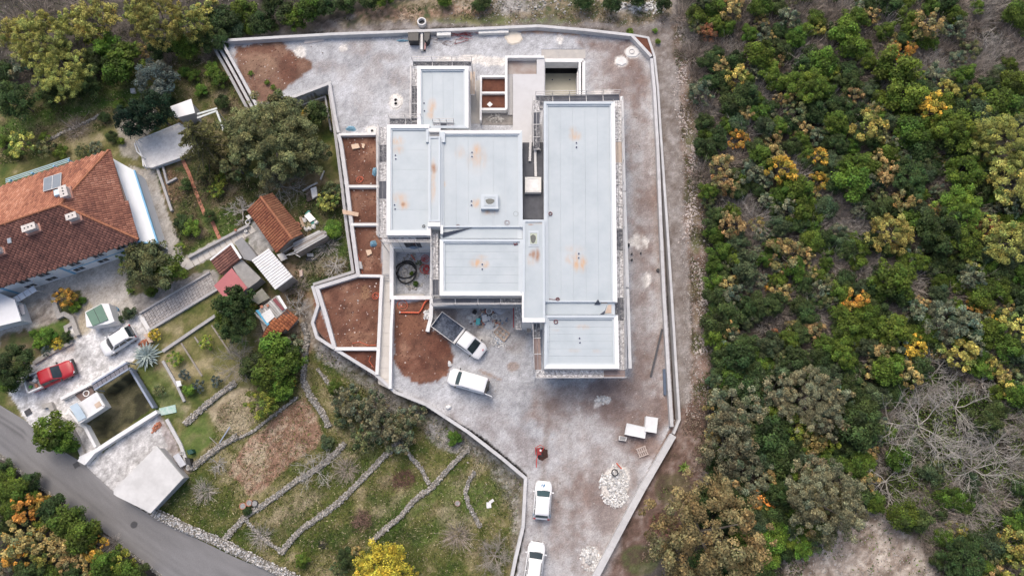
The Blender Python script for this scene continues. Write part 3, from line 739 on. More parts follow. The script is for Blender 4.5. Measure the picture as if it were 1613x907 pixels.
# the two sunken strips between the roofs
for (x0, y0, x1, y1, z) in [(859, 476.6, 968.5, 495.4, 4.800), (694, 358.8, 823, 375.8, 4.800)]:
    q = quadpx(x0, y0, x1, y1, z)
    s = MB().prism(q, 0, z).build('roof_strip', memb2, vil)
    MB().prism(quadpx(x0 + .5, y0 + .5, x1 - 8, y1 - .5, z + .02), z + .001, z + .035).build('membrane_sheet', memb, s)
def flap(pts, z, zt):
    a = [P(x, y, z + h) for x, y, h in pts]
    MB().add([p for p in a] + [p - Vector((0, 0, .02)) for p in a], [tuple(range(len(a))), tuple(range(2 * len(a) - 1, len(a) - 1, -1))] + [(i, i + len(a), (i + 1) % len(a) + len(a), (i + 1) % len(a)) for i in range(len(a))]).build('membrane_flap', fabric_dark, vil, label='loose corner of roof membrane folded over showing its dark underside')
flap([(936, 480, .08), (942, 471, .45), (946, 479, .1)], 4.860, 0)
flap([(941, 498, .1), (953, 489, .3), (957, 477, .55), (952, 495, .2)], 4.860, 0)
flap([(697.5, 374, .1), (698, 366.5, .35), (720, 362.5, .25), (745, 358.2, .08)], 4.860, 0)
for q in [((947, 474.5), (957, 474.5), (957, 477.5), (947, 477.5)), ((953, 493), (958, 480), (963, 480), (963, 493))]:
    MB().prism(PX(q, 4.900), 4.600, 4.880).build('plywood_strip', ply, vil)
# raised spine between the left and middle roofs, and the long spine with the roof hatch
def spine(x0, y0, x1, y1, zt, rim=.3, flat=.12, inner=memb, x0b=None, x1b=None, white=False):
    x0b = x0 if x0b is None else x0b; x1b = x1 if x1b is None else x1b
    q = [Vector((v.x, v.y)) for v in PX([(x0b, y1), (x1b, y1), (x1, y0), (x0, y0)], zt)]
    s = MB().prism(q, 0, zt - flat).build('spine', render_white, vil)
    il = [q[0] + Vector((rim, rim)), q[1] + Vector((-rim, rim)), q[2] + Vector((-rim, -rim)), q[3] + Vector((rim, -rim))]
    for i in range(4):
        MB().prism([q[i], q[(i + 1) % 4], il[(i + 1) % 4], il[i]], zt - flat + .001, zt + .003 * i).build('parapet', memb2, s)
    MB().prism(il, zt - flat + .001, zt - flat + .03).build('membrane_sheet', inner, s)
    return s
spine(675.5, 215, 693.5, 349, 5.450, .2)
sp2 = spine(823.5, 346, 858, 506.5, 5.500, .26, x0b=822.5, x1b=859)
MB().prism(quadpx(822.6, 500.8, 858.6, 507.4, 5.530), 5.380, 5.535).build('white_edge', render_white, sp2)
MB().prism(quadpx(822.2, 460, 825, 501, 5.530), 5.380, 5.535).build('white_edge', render_white, sp2)
# white blocks at the ends of the left spine
MB().prism(quadpx(674, 350, 693.5, 357, 5.400), 0, 5.450).build('white_block', render_white, vil)
MB().prism(quadpx(693.8, 355, 698, 368.5, 5.300), 4.2, 5.350).build('white_block', render_white, vil)
MB().prism(quadpx(672.5, 357.4, 678.5, 371, 5.200), 0, 5.220).build('white_block', render_white, vil)
MB().prism(quadpx(675, 202.5, 694, 208, 5.100), 0, 5.150).build('white_block', render_white, vil)
MB().prism(quadpx(675.5, 208.2, 693.5, 214.6, 4.800), 0, 4.800).build('roof_strip', concrete_grey, vil)
MB().prism(quadpx(671, 204, 675, 224, 5.250), 4.800, 5.250).build('upstand', memb2, vil)
MB().prism(quadpx(695, 208, 701, 224, 5.250), 4.800, 5.250).build('upstand', memb2, vil)
# dark bitumen roof between the wings
bs = MB().prism(quadpx(823.2, 224, 857, 345.6, 3.800), 0, 3.700).build('bitumen_roof', slate, vil)
for k in range(2):
    x0 = 825 + k * 15.4
    MB().prism(quadpx(x0, 226, x0 + 14.8, 345, 3.700), 3.700, 3.730 + .012 * k).build('bitumen_sheet', slate, bs)
for x in (824.0, 856.2): MB().prism(quadpx(x - .7, 226, x + .7, 345, 3.900), 3.710, 3.950).build('upstand', slate, bs)
# hatches: white one on the bitumen, square one on the middle roof, narrow one on the spine
def hatch(x0, y0, x1, y1, z, h, m, rim, pan, lb, steps=2):
    q = [Vector((v.x, v.y)) for v in quadpx(x0, y0, x1, y1, z + h)]
    t = MB().prism(q, z, z + h).build('roof_hatch', m, vil, label=lb)
    c = sum(q, Vector((0, 0))) / 4
    for s in range(steps):
        f = rim ** (s + 1)
        r = [c + (v - c) * f for v in q]; r2 = [c + (v - c) * f * .9 for v in q]
        for i in range(4):
            MB().prism([r[i], r[(i + 1) % 4], r2[(i + 1) % 4], r2[i]], z + h + .001, z + h + .05 + .002 * i).build('rim', m, t)
    f = rim ** steps * .88
    MB().prism([c + (v - c) * f for v in q], z + h, z + h + .02).build('cover', pan, t)
    return t, c
pud = mat('puddle_green', (.33, .38, .3), (.42, .46, .37), 2, .3)
dark_wet = mat('dark_wet', (.035, .05, .05), (.06, .07, .065), 3, .25)
hatch(827, 279, 852.5, 303, 3.730, .55, mat('white_board', (.74, .72, .68), (.66, .64, .6), 1.5, .7), .86, mat('white_board2', (.76, .74, .71), None, 1.5, .7), 'square cream cover lying on the dark bitumen roof', 1)
h1, c1 = hatch(757.5, 306, 785, 329, 4.920, .5, memb2, .64, memb, 'square roof hatch with a dark puddle on the middle roof', 1)
MB().prism([(c1.x + .03 + .5 * math.cos(a * .628) * (1 + .2 * math.sin(a * 2)), c1.y + .32 * math.sin(a * .628)) for a in range(10)], 5.440, 5.446).build('puddle', dark_wet, h1)
h2, c2 = hatch(832.5, 363.5, 848.5, 388, 5.400, .06, memb2, .78, pud, 'narrow roof hatch with greenish water on the long spine', 1)
MB().prism([(c2.x - .05 + .3 * math.cos(a * .628) * (1 + .2 * math.sin(a * 2)), c2.y - .05 + .5 * math.sin(a * .628)) for a in range(10)], 5.482, 5.488).build('puddle', dark_wet, h2)
# drains: pairs of little dark blue outlets
drain = mat('drain_blue', (.012, .014, .06), (.02, .02, .08), 9, .5)
dz = {668: 4.560}
for x, y in [(668, 163), (668.6, 175.2), (623, 245), (623.4, 250.8), (621.6, 323), (622.4, 329.5), (743.5, 240.5), (743.5, 247), (742.6, 317), (742.6, 323.5), (759.7, 416.5), (759.7, 424), (908, 225.5), (908, 232.2), (911.8, 399.4), (911.6, 406), (912.9, 532.7), (913.6, 539.5)]:
    z = 4.560 if x < 670 and y < 190 else 4.930
    p = P(x, y, z)
    o = MB().disc(p, .1, z - .03, z + .07, 10, .085).build('roof_drain', drain, vil)
    MB().disc(p, .15, z, z + .012, 12).build('flange', memb2, o)
# balcony edge slab along the right side, seen beyond the scaffold
for (a, b) in [((979.5, 152), (983.5, 300)), ((983.6, 303), (988.5, 452)), ((988.6, 455), (992.6, 580))]:
    A = P(a[0], a[1], 2.2); B = P(b[0], b[1], 2.2)
    MB().prism([(A.x - .17, A.y), (A.x + .17, A.y), (B.x + .17, B.y), (B.x - .17, B.y)], 1.9, 2.22).build('balcony_slab', render_white, vil)
    for k in range(4):
        f = (k + .5) / 4; c = A.lerp(B, f)
        MB().box((c.x - .45, c.y, 0.95), (.25, .25, 1.9)).build('column', render_white, vil)
# south terrace strip with dark panels below the middle lower roof
MB().prism(quadpx(682, 470, 826, 482, 1.6), 0, 1.56).build('terrace', concrete, vil)
# ------------------------------------------------------------------ scaffolds round the villa
def splash(name, c1, c2, c3, sc, t0, t1):
    m, nt, b = nodes_of(name); N = nt.nodes; L = nt.links
    b.inputs['Roughness'].default_value = .85
    g = N.new('ShaderNodeNewGeometry'); n = N.new('ShaderNodeTexNoise'); n.inputs['Scale'].default_value = sc; n.inputs['Detail'].default_value = 6; n.inputs['Roughness'].default_value = .75
    oi = N.new('ShaderNodeObjectInfo'); ad = N.new('ShaderNodeVectorMath'); ad.operation = 'ADD'
    L.new(g.outputs['Position'], ad.inputs[0]); L.new(oi.outputs['Random'], ad.inputs[1]); L.new(ad.outputs[0], n.inputs['Vector'])
    cr = N.new('ShaderNodeValToRGB'); cr.color_ramp.elements[0].position = t0; cr.color_ramp.elements[0].color = (*c1, 1)
    cr.color_ramp.elements[1].position = t1; cr.color_ramp.elements[1].color = (*c3, 1)
    e = cr.color_ramp.elements.new((t0 + t1) / 2); e.color = (*c2, 1)
    L.new(n.outputs['Fac'], cr.inputs[0])
    L.new(cr.outputs[0], b.inputs['Base Color']); MATS[name] = m
    return m
deckm = [splash('deck_plaster', (.13, .125, .125), (.42, .41, .41), (.8, .79, .78), 4.5, .36, .62), splash('deck_dark', (.06, .062, .075), (.2, .2, .205), (.7, .7, .7), 4.0, .42, .72),
         mat('deck_clean', (.06, .065, .085), (.1, .105, .125), 1.5, .7), mat('deck_timber', (.5, .42, .35), (.4, .33, .28), 2.5, .85), mat('deck_brown', (.2, .15, .14), (.27, .21, .19), 2, .85)]
steel = mat('galvanised', (.42, .42, .43), (.34, .34, .35), 5, .5, metal=.5)
steel_w = mat('steel_pale', (.62, .61, .6), (.52, .51, .5), 5, .6)
def scaffold(lb, a, b, w, z, kinds, z0=0.0, rail=1, seg=None, railside=1, tags=True):
    """a run of scaffold: deck boards one by one, standards on both sides, ledgers and guard rails"""
    A = P(a[0], a[1], z); B = P(b[0], b[1], z); A.z = B.z = 0
    d = (B - A); ln = d.length; d /= ln; s = Vector((-d.y, d.x, 0))
    t = thing('scaffold', lb, 'scaffolding', (A.x, A.y, z0), 'scaffolds standing round the villa')
    n = seg or max(1, round(ln / 2.5)); pole = None
    for k in range(n):
        p, q = A + d * (ln * k / n + .03), A + d * (ln * (k + 1) / n - .03)
        km = deckm[kinds[k % len(kinds)]]
        for j in range(2):                        # two boards side by side
            o = (-.5 + j * .5) * w + .02; o2 = o + w * .5 - .04
            MB().prism([p + s * o, q + s * o, q + s * o2, p + s * o2], z - .05, z + random.uniform(0, .015)).build('deck_board', km, t)
        r_ = MB(); r_.bar(p + s * (w * .5 + .02) + Vector((0, 0, z + .03)), p - s * (w * .5 + .02) + Vector((0, 0, z + .03)), .06, .06); r_.build('transom', steel_w, t)
    for k in range(n + 1):
        for sd_ in (-1, 1):
            c = A + d * (ln * k / n) + s * (sd_ * (w * .5 + .05))
            top = z + (1.05 if sd_ == railside else .12)
            if pole is None or top > z + 1:
                o = MB().tube([(c.x, c.y, z0), (c.x, c.y, top)], .028, 6).build('standard', steel, t)
                if sd_ != railside: pole = o
            else:
                o = MB().tube([(c.x, c.y, z0), (c.x, c.y, top)], .028, 6).build('standard', steel, t)
    if rail:
        for h in (.5, 1.0):
            c = s * (railside * (w * .5 + .05))
            MB().bar(A + c + Vector((0, 0, z + h)), B + c + Vector((0, 0, z + h)), .05, .05).build('guard_rail', steel, t)
    c = s * (railside * (w * .5 + .02))
    MB().bar(A + c + Vector((0, 0, z + .1)), B + c + Vector((0, 0, z + .1)), .035, .16).build('toe_board', steel_w, t)
    return t
ZS = 4.3
scaffold('long plaster-spattered scaffold deck along the right side of the villa', (977, 582), (972.5, 158), .88, ZS, [0, 0, 1, 0, 0, 1, 0, 0, 0, 3, 0, 0, 0, 0, 1, 0], railside=-1)
scaffold('plaster-spattered scaffold deck below the bottom edge of the right wing', (844, 589), (985, 588.5), .78, ZS, [0, 0, 0, 4], railside=-1, seg=4)
scaffold('short scaffold deck left of the lower right roof, partly brown', (847.5, 583), (845, 508), .72, ZS, [4, 4, 1], railside=1, seg=3)
scaffold('scaffold deck with dark boards above the top edge of the right wing', (844, 156.5), (976, 154), .72, ZS, [1, 2, 2, 2, 2], railside=1, seg=5)
scaffold('scaffold deck left of the right wing beside the bitumen roof', (845.5, 236), (845, 158), .72, ZS, [1, 1, 2, 0], railside=1, seg=4)
scaffold('white-spattered scaffold deck along the left side of the left roof', (602.5, 374), (603.5, 200), .78, ZS, [0, 0, 2, 0, 1, 0, 0], railside=1, seg=6)
scaffold('scaffold deck under the bottom edge of the left roof above the courtyard', (603, 376.5), (680, 376.5), .78, ZS, [0, 0, 1], railside=-1, seg=3)
scaffold('upright scaffold deck between the courtyard and the middle lower roof', (686, 466), (685.8, 364), .66, ZS, [2, 0, 0, 0, 1], railside=1, seg=4)
scaffold('scaffold deck of clean dark boards below the middle lower roof', (681, 475), (824, 474.5), .66, ZS, [2, 2, 2, 1], railside=-1, seg=4)
scaffold('scaffold deck above the left roof beside the top wing', (613, 191.5), (664, 191.5), .66, ZS, [1, 1, 2], railside=1, seg=2)
scaffold('small scaffold bay with a pale sheet below the top wing', (682, 199), (715, 199), .72, 4.7, [0, 2, 0], railside=1, seg=3)
scaffold('grey scaffold deck above the top edge of the top wing', (650, 101), (743, 101), .5, ZS, [1, 1, 1], railside=1, seg=3)
scaffold('narrow white-dusted scaffold on the left side of the top wing', (652.5, 192), (653.5, 108), .62, ZS, [1, 1, 0], railside=1, seg=3)
scaffold('short scaffold with a timber deck right of the top wing', (744.5, 150), (744.5, 113), .6, 1.9, [3], railside=-1, seg=1)
scaffold('short scaffold deck standing beside the rubbish below the long spine', (816.5, 519), (816, 482), .66, 1.5, [0, 0], railside=1, seg=1, rail=0)
scaffold('low timber trestle deck between the spine and the left scaffold', (833.5, 524), (833, 508), .45, 1.0, [3], railside=1, seg=1, rail=0)
# loose planks on the bitumen roof
for (x0, y0), (x1, y1), w, lb in [((834.5, 254), (836, 213), .26, 'short grey plank lying on the top end of the bitumen roof'), ((844, 278), (842.8, 236), .26, 'long pale plank leading to the cream cover on the bitumen roof')]:
    a, b = P(x0, y0, 3.95), P(x1, y1, 4.0)
    t = thing('plank', lb, 'plank', a)
    MB().bar(a, b, w, .05).build('board', deckm[3] if w > 1 else steel_w, t)
    for f in (.12, .5, .88):
        c = a.lerp(b, f); MB().box((c.x, c.y, c.z + .035), (w + .06, .06, .03)).build('batten', steel_w, t)

# ------------------------------------------------------------------ planters, path and courtyard walls
panel_wall('bed_wall', 'white cross wall at the top of the red soil beds', [(534, 212), (592, 211)], .3, -.3, .55, concrete_white, 4)
panel_wall('bed_wall', 'second white cross wall down between the red soil beds', [(546, 293.5), (598, 293.5)], .3, -.3, .55, concrete_white, 4)
panel_wall('bed_wall', 'third white cross wall down between the red soil beds', [(553, 353.5), (598, 353.5)], .3, -.3, .55, concrete_white, 4)
panel_wall('bed_wall', 'white cross wall at the top of the largest red soil bed', [(563, 434), (601, 434.5)], .3, -.3, .55, concrete_white, 4)
panel_wall('bed_wall', 'white cross wall at the foot of the largest red soil bed', [(528, 549), (596, 549)], .36, -.3, .6, concrete_white, 4)
panel_wall('bed_wall', 'thin grey kerb between the upper red soil beds and the left scaffold', [(593.5, 211), (594, 293), (595, 353), (596, 372)], .2, -.3, .5, concrete_grey, 4)
panel_wall('bed_wall', 'white wall on the left side of the garden path', [(601.5, 434), (599.5, 470), (596, 549), (593.5, 590)], .36, -.3, .62, concrete_white, 4)
panel_wall('bed_wall', 'white wall on the right side of the garden path, down to the site wall', [(618.5, 470), (616, 520), (614.5, 612)], .3, -.3, .9, render_white, 4)
panel_wall('courtyard_wall', 'white wall round the sunken courtyard with the black pipe coil', [(679, 388.5), (617, 388.5), (616.5, 468.5), (679.5, 468.5)], .42, -1.4, .6, render_white, 5)
panel_wall('courtyard_wall', 'white wall between the courtyard and the plastered scaffold', [(680, 392), (679.7, 472), (678.6, 500), (673, 522)], .4, -1.4, .65, render_white, 5)
step = mat('pale_stone', (.58, .555, .52), (.5, .475, .44), 1.2, .8, .1)
gp = thing('garden_path', 'straight cream garden path with steps between red soil beds and courtyard', 'path', P(606, 500, 0))
zz = .12
yy = [385, 410, 432, 434.5, 437, 439.5, 442, 444.5, 447, 475, 500, 524, 545, 549, 552, 555, 558, 561, 580, 597]
for i in range(len(yy) - 1):
    if yy[i + 1] - yy[i] < 4: zz -= .09
    z = .5 + zz + .35
    xa = lerp(603.5, 596, max(0, (yy[i] - 440) / 150)); xb = lerp(603.5, 596, max(0, (yy[i + 1] - 440) / 150))
    q = PX([(xa, yy[i + 1] - .12), (614.5, yy[i + 1] - .12), (614.5, yy[i] + .12), (xa, yy[i] + .12)], z - .4)
    MB().prism(q, -.4, max(.05, z - .4) + random.uniform(0, .006)).build('step' if yy[i + 1] - yy[i] < 4 else 'paving_slab', step, gp)
MB().prism(PX([(595, 597), (614, 597), (613.5, 613), (596, 604)], .04), -.3, .04).build('paving_slab', step, gp)
ob = mat('wet_form', (.22, .2, .19), (.16, .15, .14), 2, .8)
MB().prism(quadpx(623, 463, 668, 467, -1.0), -1.25, -.98).build('step', step, gp)

# twin planter box with two cells of soil
pb = thing('planter_box', 'white twin planter box with two cells of red soil', 'planter', P(776, 147, 0))
for (a, b, w) in [((756, 120.5), (797, 120.5), .26), ((756.5, 146.2), (797, 146.2), .26), ((755.5, 172), (798, 172), .28), ((757.6, 119.5), (757, 190), .24)]:
    MB().ribbon(PX([a, b], .85), w, 0, .85 + random.uniform(0, .01)).build('side_wall', render_white, pb)
for y0, y1 in ((122, 145), (147.5, 170.5)):
    MB().prism(quadpx(759, y0, 796, y1, .45), 0, .45).build('soil', soil_red, pb)
p = P(771.5, 164.7, .5)
t = thing('board', 'small white board lying skew in the lower planter cell', 'board', p)
MB().box((p.x, p.y, .5), (.5, .5, .03), .8).build('sheet', render_white, t)
# raised concrete platform with the sunken corner
pf = thing('concrete_platform', 'pale grey concrete platform left of the empty pool', 'platform', P(830, 160, 0))
for pts, w, z in [([(797.4, 172), (797.4, 89.6), (857, 89.6)], .3, .9)]:
    MB().ribbon(PX(pts, z), w, 0, z).build('side_wall', render_white, pf)
slab = mat('slab_grey', (.55, .55, .56), (.5, .495, .5), .7, .8, .06)
MB().prism(PX([(808, 226), (846, 226), (846, 160), (857.5, 160), (857.5, 91.4), (845.5, 91.4), (845.5, 117), (808, 117)], .75), 0, .75).build('slab', slab, pf)
MB().prism(quadpx(799.6, 92, 845, 117, .18), 0, .18).build('lower_slab', mat('slab_stained', (.42, .39, .365), (.27, .2, .17), .55, .8, contrast=.9), pf)
MB().prism(quadpx(799.6, 117.2, 807.6, 181, .18), 0, .176).build('lower_slab', concrete_grey, pf)
# the empty pool
pool = thing('swimming_pool', 'empty rectangular pool pit with dark far end and murky floor', 'pool', P(887, 120, -2.5))
murk = mat('murky_floor', (.36, .34, .26), (.29, .28, .215), .8, .35, contrast=.8)
MB().prism(quadpx(850, 98, 921, 172, .3), -2.6, -2.35).build('floor', murk, pool)
MB().prism(quadpx(857.6, 92.6, 919, 98, .3), -1.1, .3).build('rim', render_white, pool)              # beam over the dark recess
MB().prism(quadpx(853, 78.5, 922, 92.5, .06), -.2, .06).build('cover_slab', mat('cover_slab', (.5, .47, .43), (.38, .36, .345), 1.1, .9, .3, contrast=.95), pool)
blk = mat('recess_shade', (.008, .008, .009), (.014, .014, .014), 3, .9)  # near-black colour puts the shade of the recess onto its surfaces
for q in ((853, 80, 858.6, 96), (911, 80, 918, 96)): MB().prism(quadpx(*q, .3), -2.6, -.21).build('recess_side', blk, pool)
MB().prism(quadpx(853, 78, 920, 97.9, .3), -2.6, -2.3).build('recess_floor', blk, pool)
MB().prism(quadpx(857.7, 98.05, 858.7, 160, .3), -2.6, .3).build('rim', render_white, pool)
MB().prism(quadpx(911.5, 98.2, 915.2, 160, .3), -2.6, .3).build('rim', render_white, pool)
MB().prism(quadpx(917.2, 96, 922, 160, .3), -.6, .3).build('rim', render_white, pool)
MB().prism(quadpx(909, 113.5, 911.3, 160, -.6), -2.6, -.6).build('bench', render_white, pool)
MB().prism(quadpx(850, 160, 925, 170, .3), -2.6, .2).build('end_wall', concrete_grey, pool)
MB().prism(quadpx(915.4, 98.2, 917, 160, -.5), -.9, -.55).build('gutter', mat('black_gap', (.015, .015, .015), None, 3, .8), pool)
MB().prism(quadpx(850, 79, 921, 81.5, .3), -2.6, -.21).build('back_wall', blk, pool)
for x, y in ((870, 126), (897.5, 126)):
    MB().disc(P(x, y, -2.35), .09, -2.36, -2.33, 10).build('floor_drain', drain, pool)
# concrete floor beside the top wing and the messy yard under the planter
sheet('pavement', [(742, 130), (757, 126), (757, 195), (742, 195)], .03, mat('yard_concrete', (.44, .42, .39), (.36, .34, .32), .9, .85, .1))
sheet('pavement', [(757.5, 174), (808, 174), (808, 197), (757.5, 197)], .03, mat('yard_rubble', (.3, .28, .26), (.16, .15, .14), 2.2, .9, .5, contrast=.95))

# ------------------------------------------------------------------ things lying about on the site
red = mat('red_plastic', (.5, .025, .025), (.4, .02, .02), 4, .5)
orange_pipe = mat('orange_pipe', (.62, .12, .05), (.52, .09, .04), 4, .45)
black_p = mat('black_pipe', (.012, .012, .013), (.02, .02, .02), 6, .45)
blue_tarp = mat('blue_tarp', (.12, .26, .36), (.2, .36, .45), 5, .6, .5, bscale=8)
whitebag = mat('white_bag', (.72, .72, .7), (.6, .6, .59), 5, .7, .4)
timber = mat('timber', (.48, .34, .24), (.58, .43, .32), 3, .8)
darkm = mat('dark_plastic', (.02, .021, .024), (.035, .035, .038), 5, .5)
def coil(name, lb, px, py, z, r, n, tr, m, cat='hose', jitter=.15, group=None, tail=None):
    c = P(px, py, z); pts = []
    for k in range(n * 14 + 1):
        a = k / 14 * 2 * math.pi; rr = r * (1 + jitter * math.sin(a * .37 + px))
        pts.append((c.x + rr * math.cos(a) + jitter * r * math.sin(a * .21), c.y + rr * math.sin(a), z + tr + .012 * (k % 14 == 0) + tr * .9 * (k / 14)))
    if tail:
        for q in tail: e = P(q[0], q[1], z); pts.append((e.x, e.y, z + tr))
    return MB().tube(pts, tr, 6).build(name, m, label=lb, cat=cat, group=group)
cc_ = P(640, 428, -1.1); MB().tube([(cc_.x + (-.05 if k < 24 else .08) + (1.2 - .12 * (k > 24)) * math.cos(k * .2618 + .3), cc_.y + (.25 if k < 24 else -.3) * math.sin(min(k, 48) * .065) + (1.0 if k < 24 else 1.25) * math.sin(k * .2618 + .3), -1.1 + .004 * k + .1 * (k % 7 == 0)) for k in range(56)], .09, 7).build('pipe_coil', black_p, label='large tangled black pipe coil lying on the courtyard rubble', cat='pipe coil')
coil('cable_coil', 'round dark red cable coil at the left edge of the long right roof', 867, 337, ZD, .17, 4, .03, mat('cable_red', (.12, .012, .02), (.18, .02, .03), 9, .5), 'cable coil', .05)
coil('cable_coil', 'dark red cable coil on the top corner of the lower right roof', 875.5, 507, ZD, .19, 4, .03, MATS['cable_red'], 'cable coil', .05)
coil('cable_coil', 'dark red cable coil with trailing end at the foot of the long right roof', 878.5, 471.5, ZD, .17, 4, .03, MATS['cable_red'], 'cable coil', .05, tail=[(872, 471.8), (865, 471)])
coil('cable_coil', 'tangled dark red cable at the top right corner of the middle lower roof', 812.5, 383, ZD, .18, 4, .03, MATS['cable_red'], 'cable coil', .3, tail=[(810, 387)])
coil('cable_loop', 'thin brown cable loop left on the middle upper roof near the strip', 798, 351, ZD, .22, 2, .012, MATS['cable_red'], 'cable', .3)
coil('cable_loop', 'faint cable loop near the right parapet of the middle upper roof', 812, 337.5, ZD, .24, 1, .01, black_p, 'cable', .3)
coil('cable_loop', 'small cable loops with a thin line beside the dark fabric flap', 721, 356.5, ZD, .17, 2, .014, MATS['cable_red'], 'cable', .2, tail=[(730, 355.8), (744, 356.5)])
coil('drain_ring', 'small dark ring in the lower right corner of the left roof', 667.5, 356.5, ZD, .14, 2, .03, darkm, 'ring', .02)
p = P(783, 343, 0)
# orange drain pipe by the courtyard
t = thing('drain_pipe', 'bent orange drain pipe lying on the red soil below the courtyard', 'pipe', P(655, 488, .1))
a = [P(631, 492, .15), P(660, 492.5, .15), P(668, 478, .3), P(672, 473, .35), P(677, 471, .4)]
MB().tube(a[:2] + [P(664, 487, .2)], .1, 8).build('pipe_run', orange_pipe, t)
MB().tube([P(664, 487, .2)] + a[2:], .1, 8).build('pipe_bend', orange_pipe, t)
MB().tube([P(629, 491.8, .15), a[0]], .11, 8).build('pipe_end', whitebag, t)
for k, (x, y, lb) in enumerate([(632, 480, 'tangle of orange conduit at the left end below the courtyard'), (592, 466, 'orange conduit loop at the right edge of the largest bed'), (567, 283, 'red conduit loop lying at the foot of the top soil bed')]):
    coil('conduit', lb, x, y, .05, .45 if k == 0 else .28, 3, .025, orange_pipe, 'conduit', .45)
for i, (pts, lb) in enumerate([([(600, 437), (599, 455), (598, 480), (598, 530)], 'orange conduit along the right edge of the largest bed'), ([(555, 541), (566, 538), (580, 544), (592, 543)], 'orange conduit curving near the foot of the largest bed'), ([(584, 560), (581, 568), (588, 578)], 'orange conduit in the small lowest bed'), ([(562, 395), (567, 410), (571, 430)], 'thin orange conduit along the left edge of the third bed')]):
    MB().tube([P(x, y, .05) for x, y in pts], .03, 6).build('conduit', orange_pipe, label=lb, cat='conduit')
coil('conduit', 'red heap of conduit on the right side of the courtyard', 672, 424, -1.1, .38, 5, .035, red, 'conduit', .5)
coil('conduit', 'smaller red conduit loops in the top right of the courtyard', 669, 408, -1.1, .28, 4, .03, red, 'conduit', .6)
MB().tube([P(647.5, 401.5, -1.05), P(654, 410, -1.0)], .06, 6).build('pipe', orange_pipe, label='short salmon pipe lying on the courtyard rubble', cat='pipe')
def tarp(name, lb, px, py, z, rx, ry, h, m, cat, n=12, parent=None):
    c = P(px, py, z); mb = MB(); pts = []
    for r in range(4):
        f = r / 3
        for k in range(n):
            a = k * 2 * math.pi / n; j = random.uniform(.8, 1.15)
            pts.append((c.x + rx * math.cos(a) * (1 - f * .8) * j, c.y + ry * math.sin(a) * (1 - f * .8) * j, z + h * math.sin(f * 1.5) * random.uniform(.8, 1.1)))
    fs = [(r * n + k, r * n + (k + 1) % n, (r + 1) * n + (k + 1) % n, (r + 1) * n + k) for r in range(3) for k in range(n)] + [tuple(3 * n + k for k in range(n))]
    mb.add(pts, fs)
    if parent is not None: return mb.build(name, m, parent)
    return mb.build(name, m, label=lb, cat=cat)
tarp('tarpaulin', 'small heap of blue-grey tarpaulin beside the top soil bed', 553, 203, 0, .65, .35, .3, blue_tarp, 'tarpaulin')
tarp('tarpaulin', 'folded blue sheet beside the scaffold at the top soil bed', 590, 271, .55, .28, .6, .3, blue_tarp, 'tarpaulin')
tarp('tarpaulin', 'crumpled blue sheet in the third red soil bed', 588, 383.5, .02, .42, .42, .35, blue_tarp, 'tarpaulin')
tarp('tarpaulin', 'pale blue strip of tarpaulin by the top wall of the site', 635, 64.5, .02, .75, .16, .2, blue_tarp, 'tarpaulin')
tarp('tarpaulin', 'blue grey sheet on the scaffold at the bottom of the left roof', 653, 389, .75, .7, .25, .3, mat('slate_sheet', (.16, .22, .31), (.22, .29, .38), 4, .6), 'tarpaulin')
def plate(name, lb, poly, z, h, m, cat, px=True, bat=True):
    q = PX(poly, z + h) if px else poly
    t = thing(name, lb, cat, (sum(v.x for v in q) / len(q), sum(v.y for v in q) / len(q), z))
    MB().prism(q, z, z + h).build('sheet', m, t)
    if bat and len(q) == 4:
        c = sum((v for v in q), Vector((0, 0, 0))) / 4
        for f in (.25, .75):
            a, b = q[0].lerp(q[1], f), q[3].lerp(q[2], f)
            a = a.lerp(b, .06); MB().bar((a.x, a.y, z + h + .015), (b.x, b.y, z + h + .015), .05, .03).build('batten', m, t)
    return t
plate('plywood_sheet', 'pale plywood sheet bridging the double wall at the second bed', [(539, 330), (565, 335), (564, 341), (540, 337)], .6, .06, timber, 'plywood sheet')
plate('paper_sack', 'crumpled buff sack in the third red soil bed', [(576, 394), (584, 393), (586, 399), (579, 403)], .05, .16, mat('sack', (.66, .5, .36), (.58, .44, .32), 4, .9), 'sack', bat=False)
plate('paper_sack', 'torn buff sack at the top of the first soil bed', [(553, 228), (564, 226), (567, 233), (555, 235)], .05, .16, MATS['sack'], 'sack', bat=False)
plate('paper_sack', 'small buff sack beside the torn one in the first soil bed', [(570, 226), (575, 227), (573, 234), (570, 232)], .05, .14, MATS['sack'], 'sack', bat=False)
plate('concrete_slab', 'grey slab leaning beside the wall in the third bed', [(562, 410), (569, 412), (571, 423), (564, 423)], .1, .3, concrete_grey, 'slab', bat=False)
plate('foam_board', 'pinkish board lying along the top site wall above the gravel', [(480, 62), (509, 60), (510, 64.5), (479, 69)], .02, .06, mat('foam', (.6, .54, .5), (.66, .6, .56), 2, .8), 'board')
plate('insulation_board', 'long pale pack of boards against the top site wall', [(753, 47.5), (801, 44.5), (801, 51.5), (754, 53)], .02, .5, whitebag, 'boards')
plate('insulation_board', 'short white pack of boards against the top site wall', [(688, 50), (710, 49), (710, 55.5), (688, 56.5)], .02, .6, whitebag, 'boards')
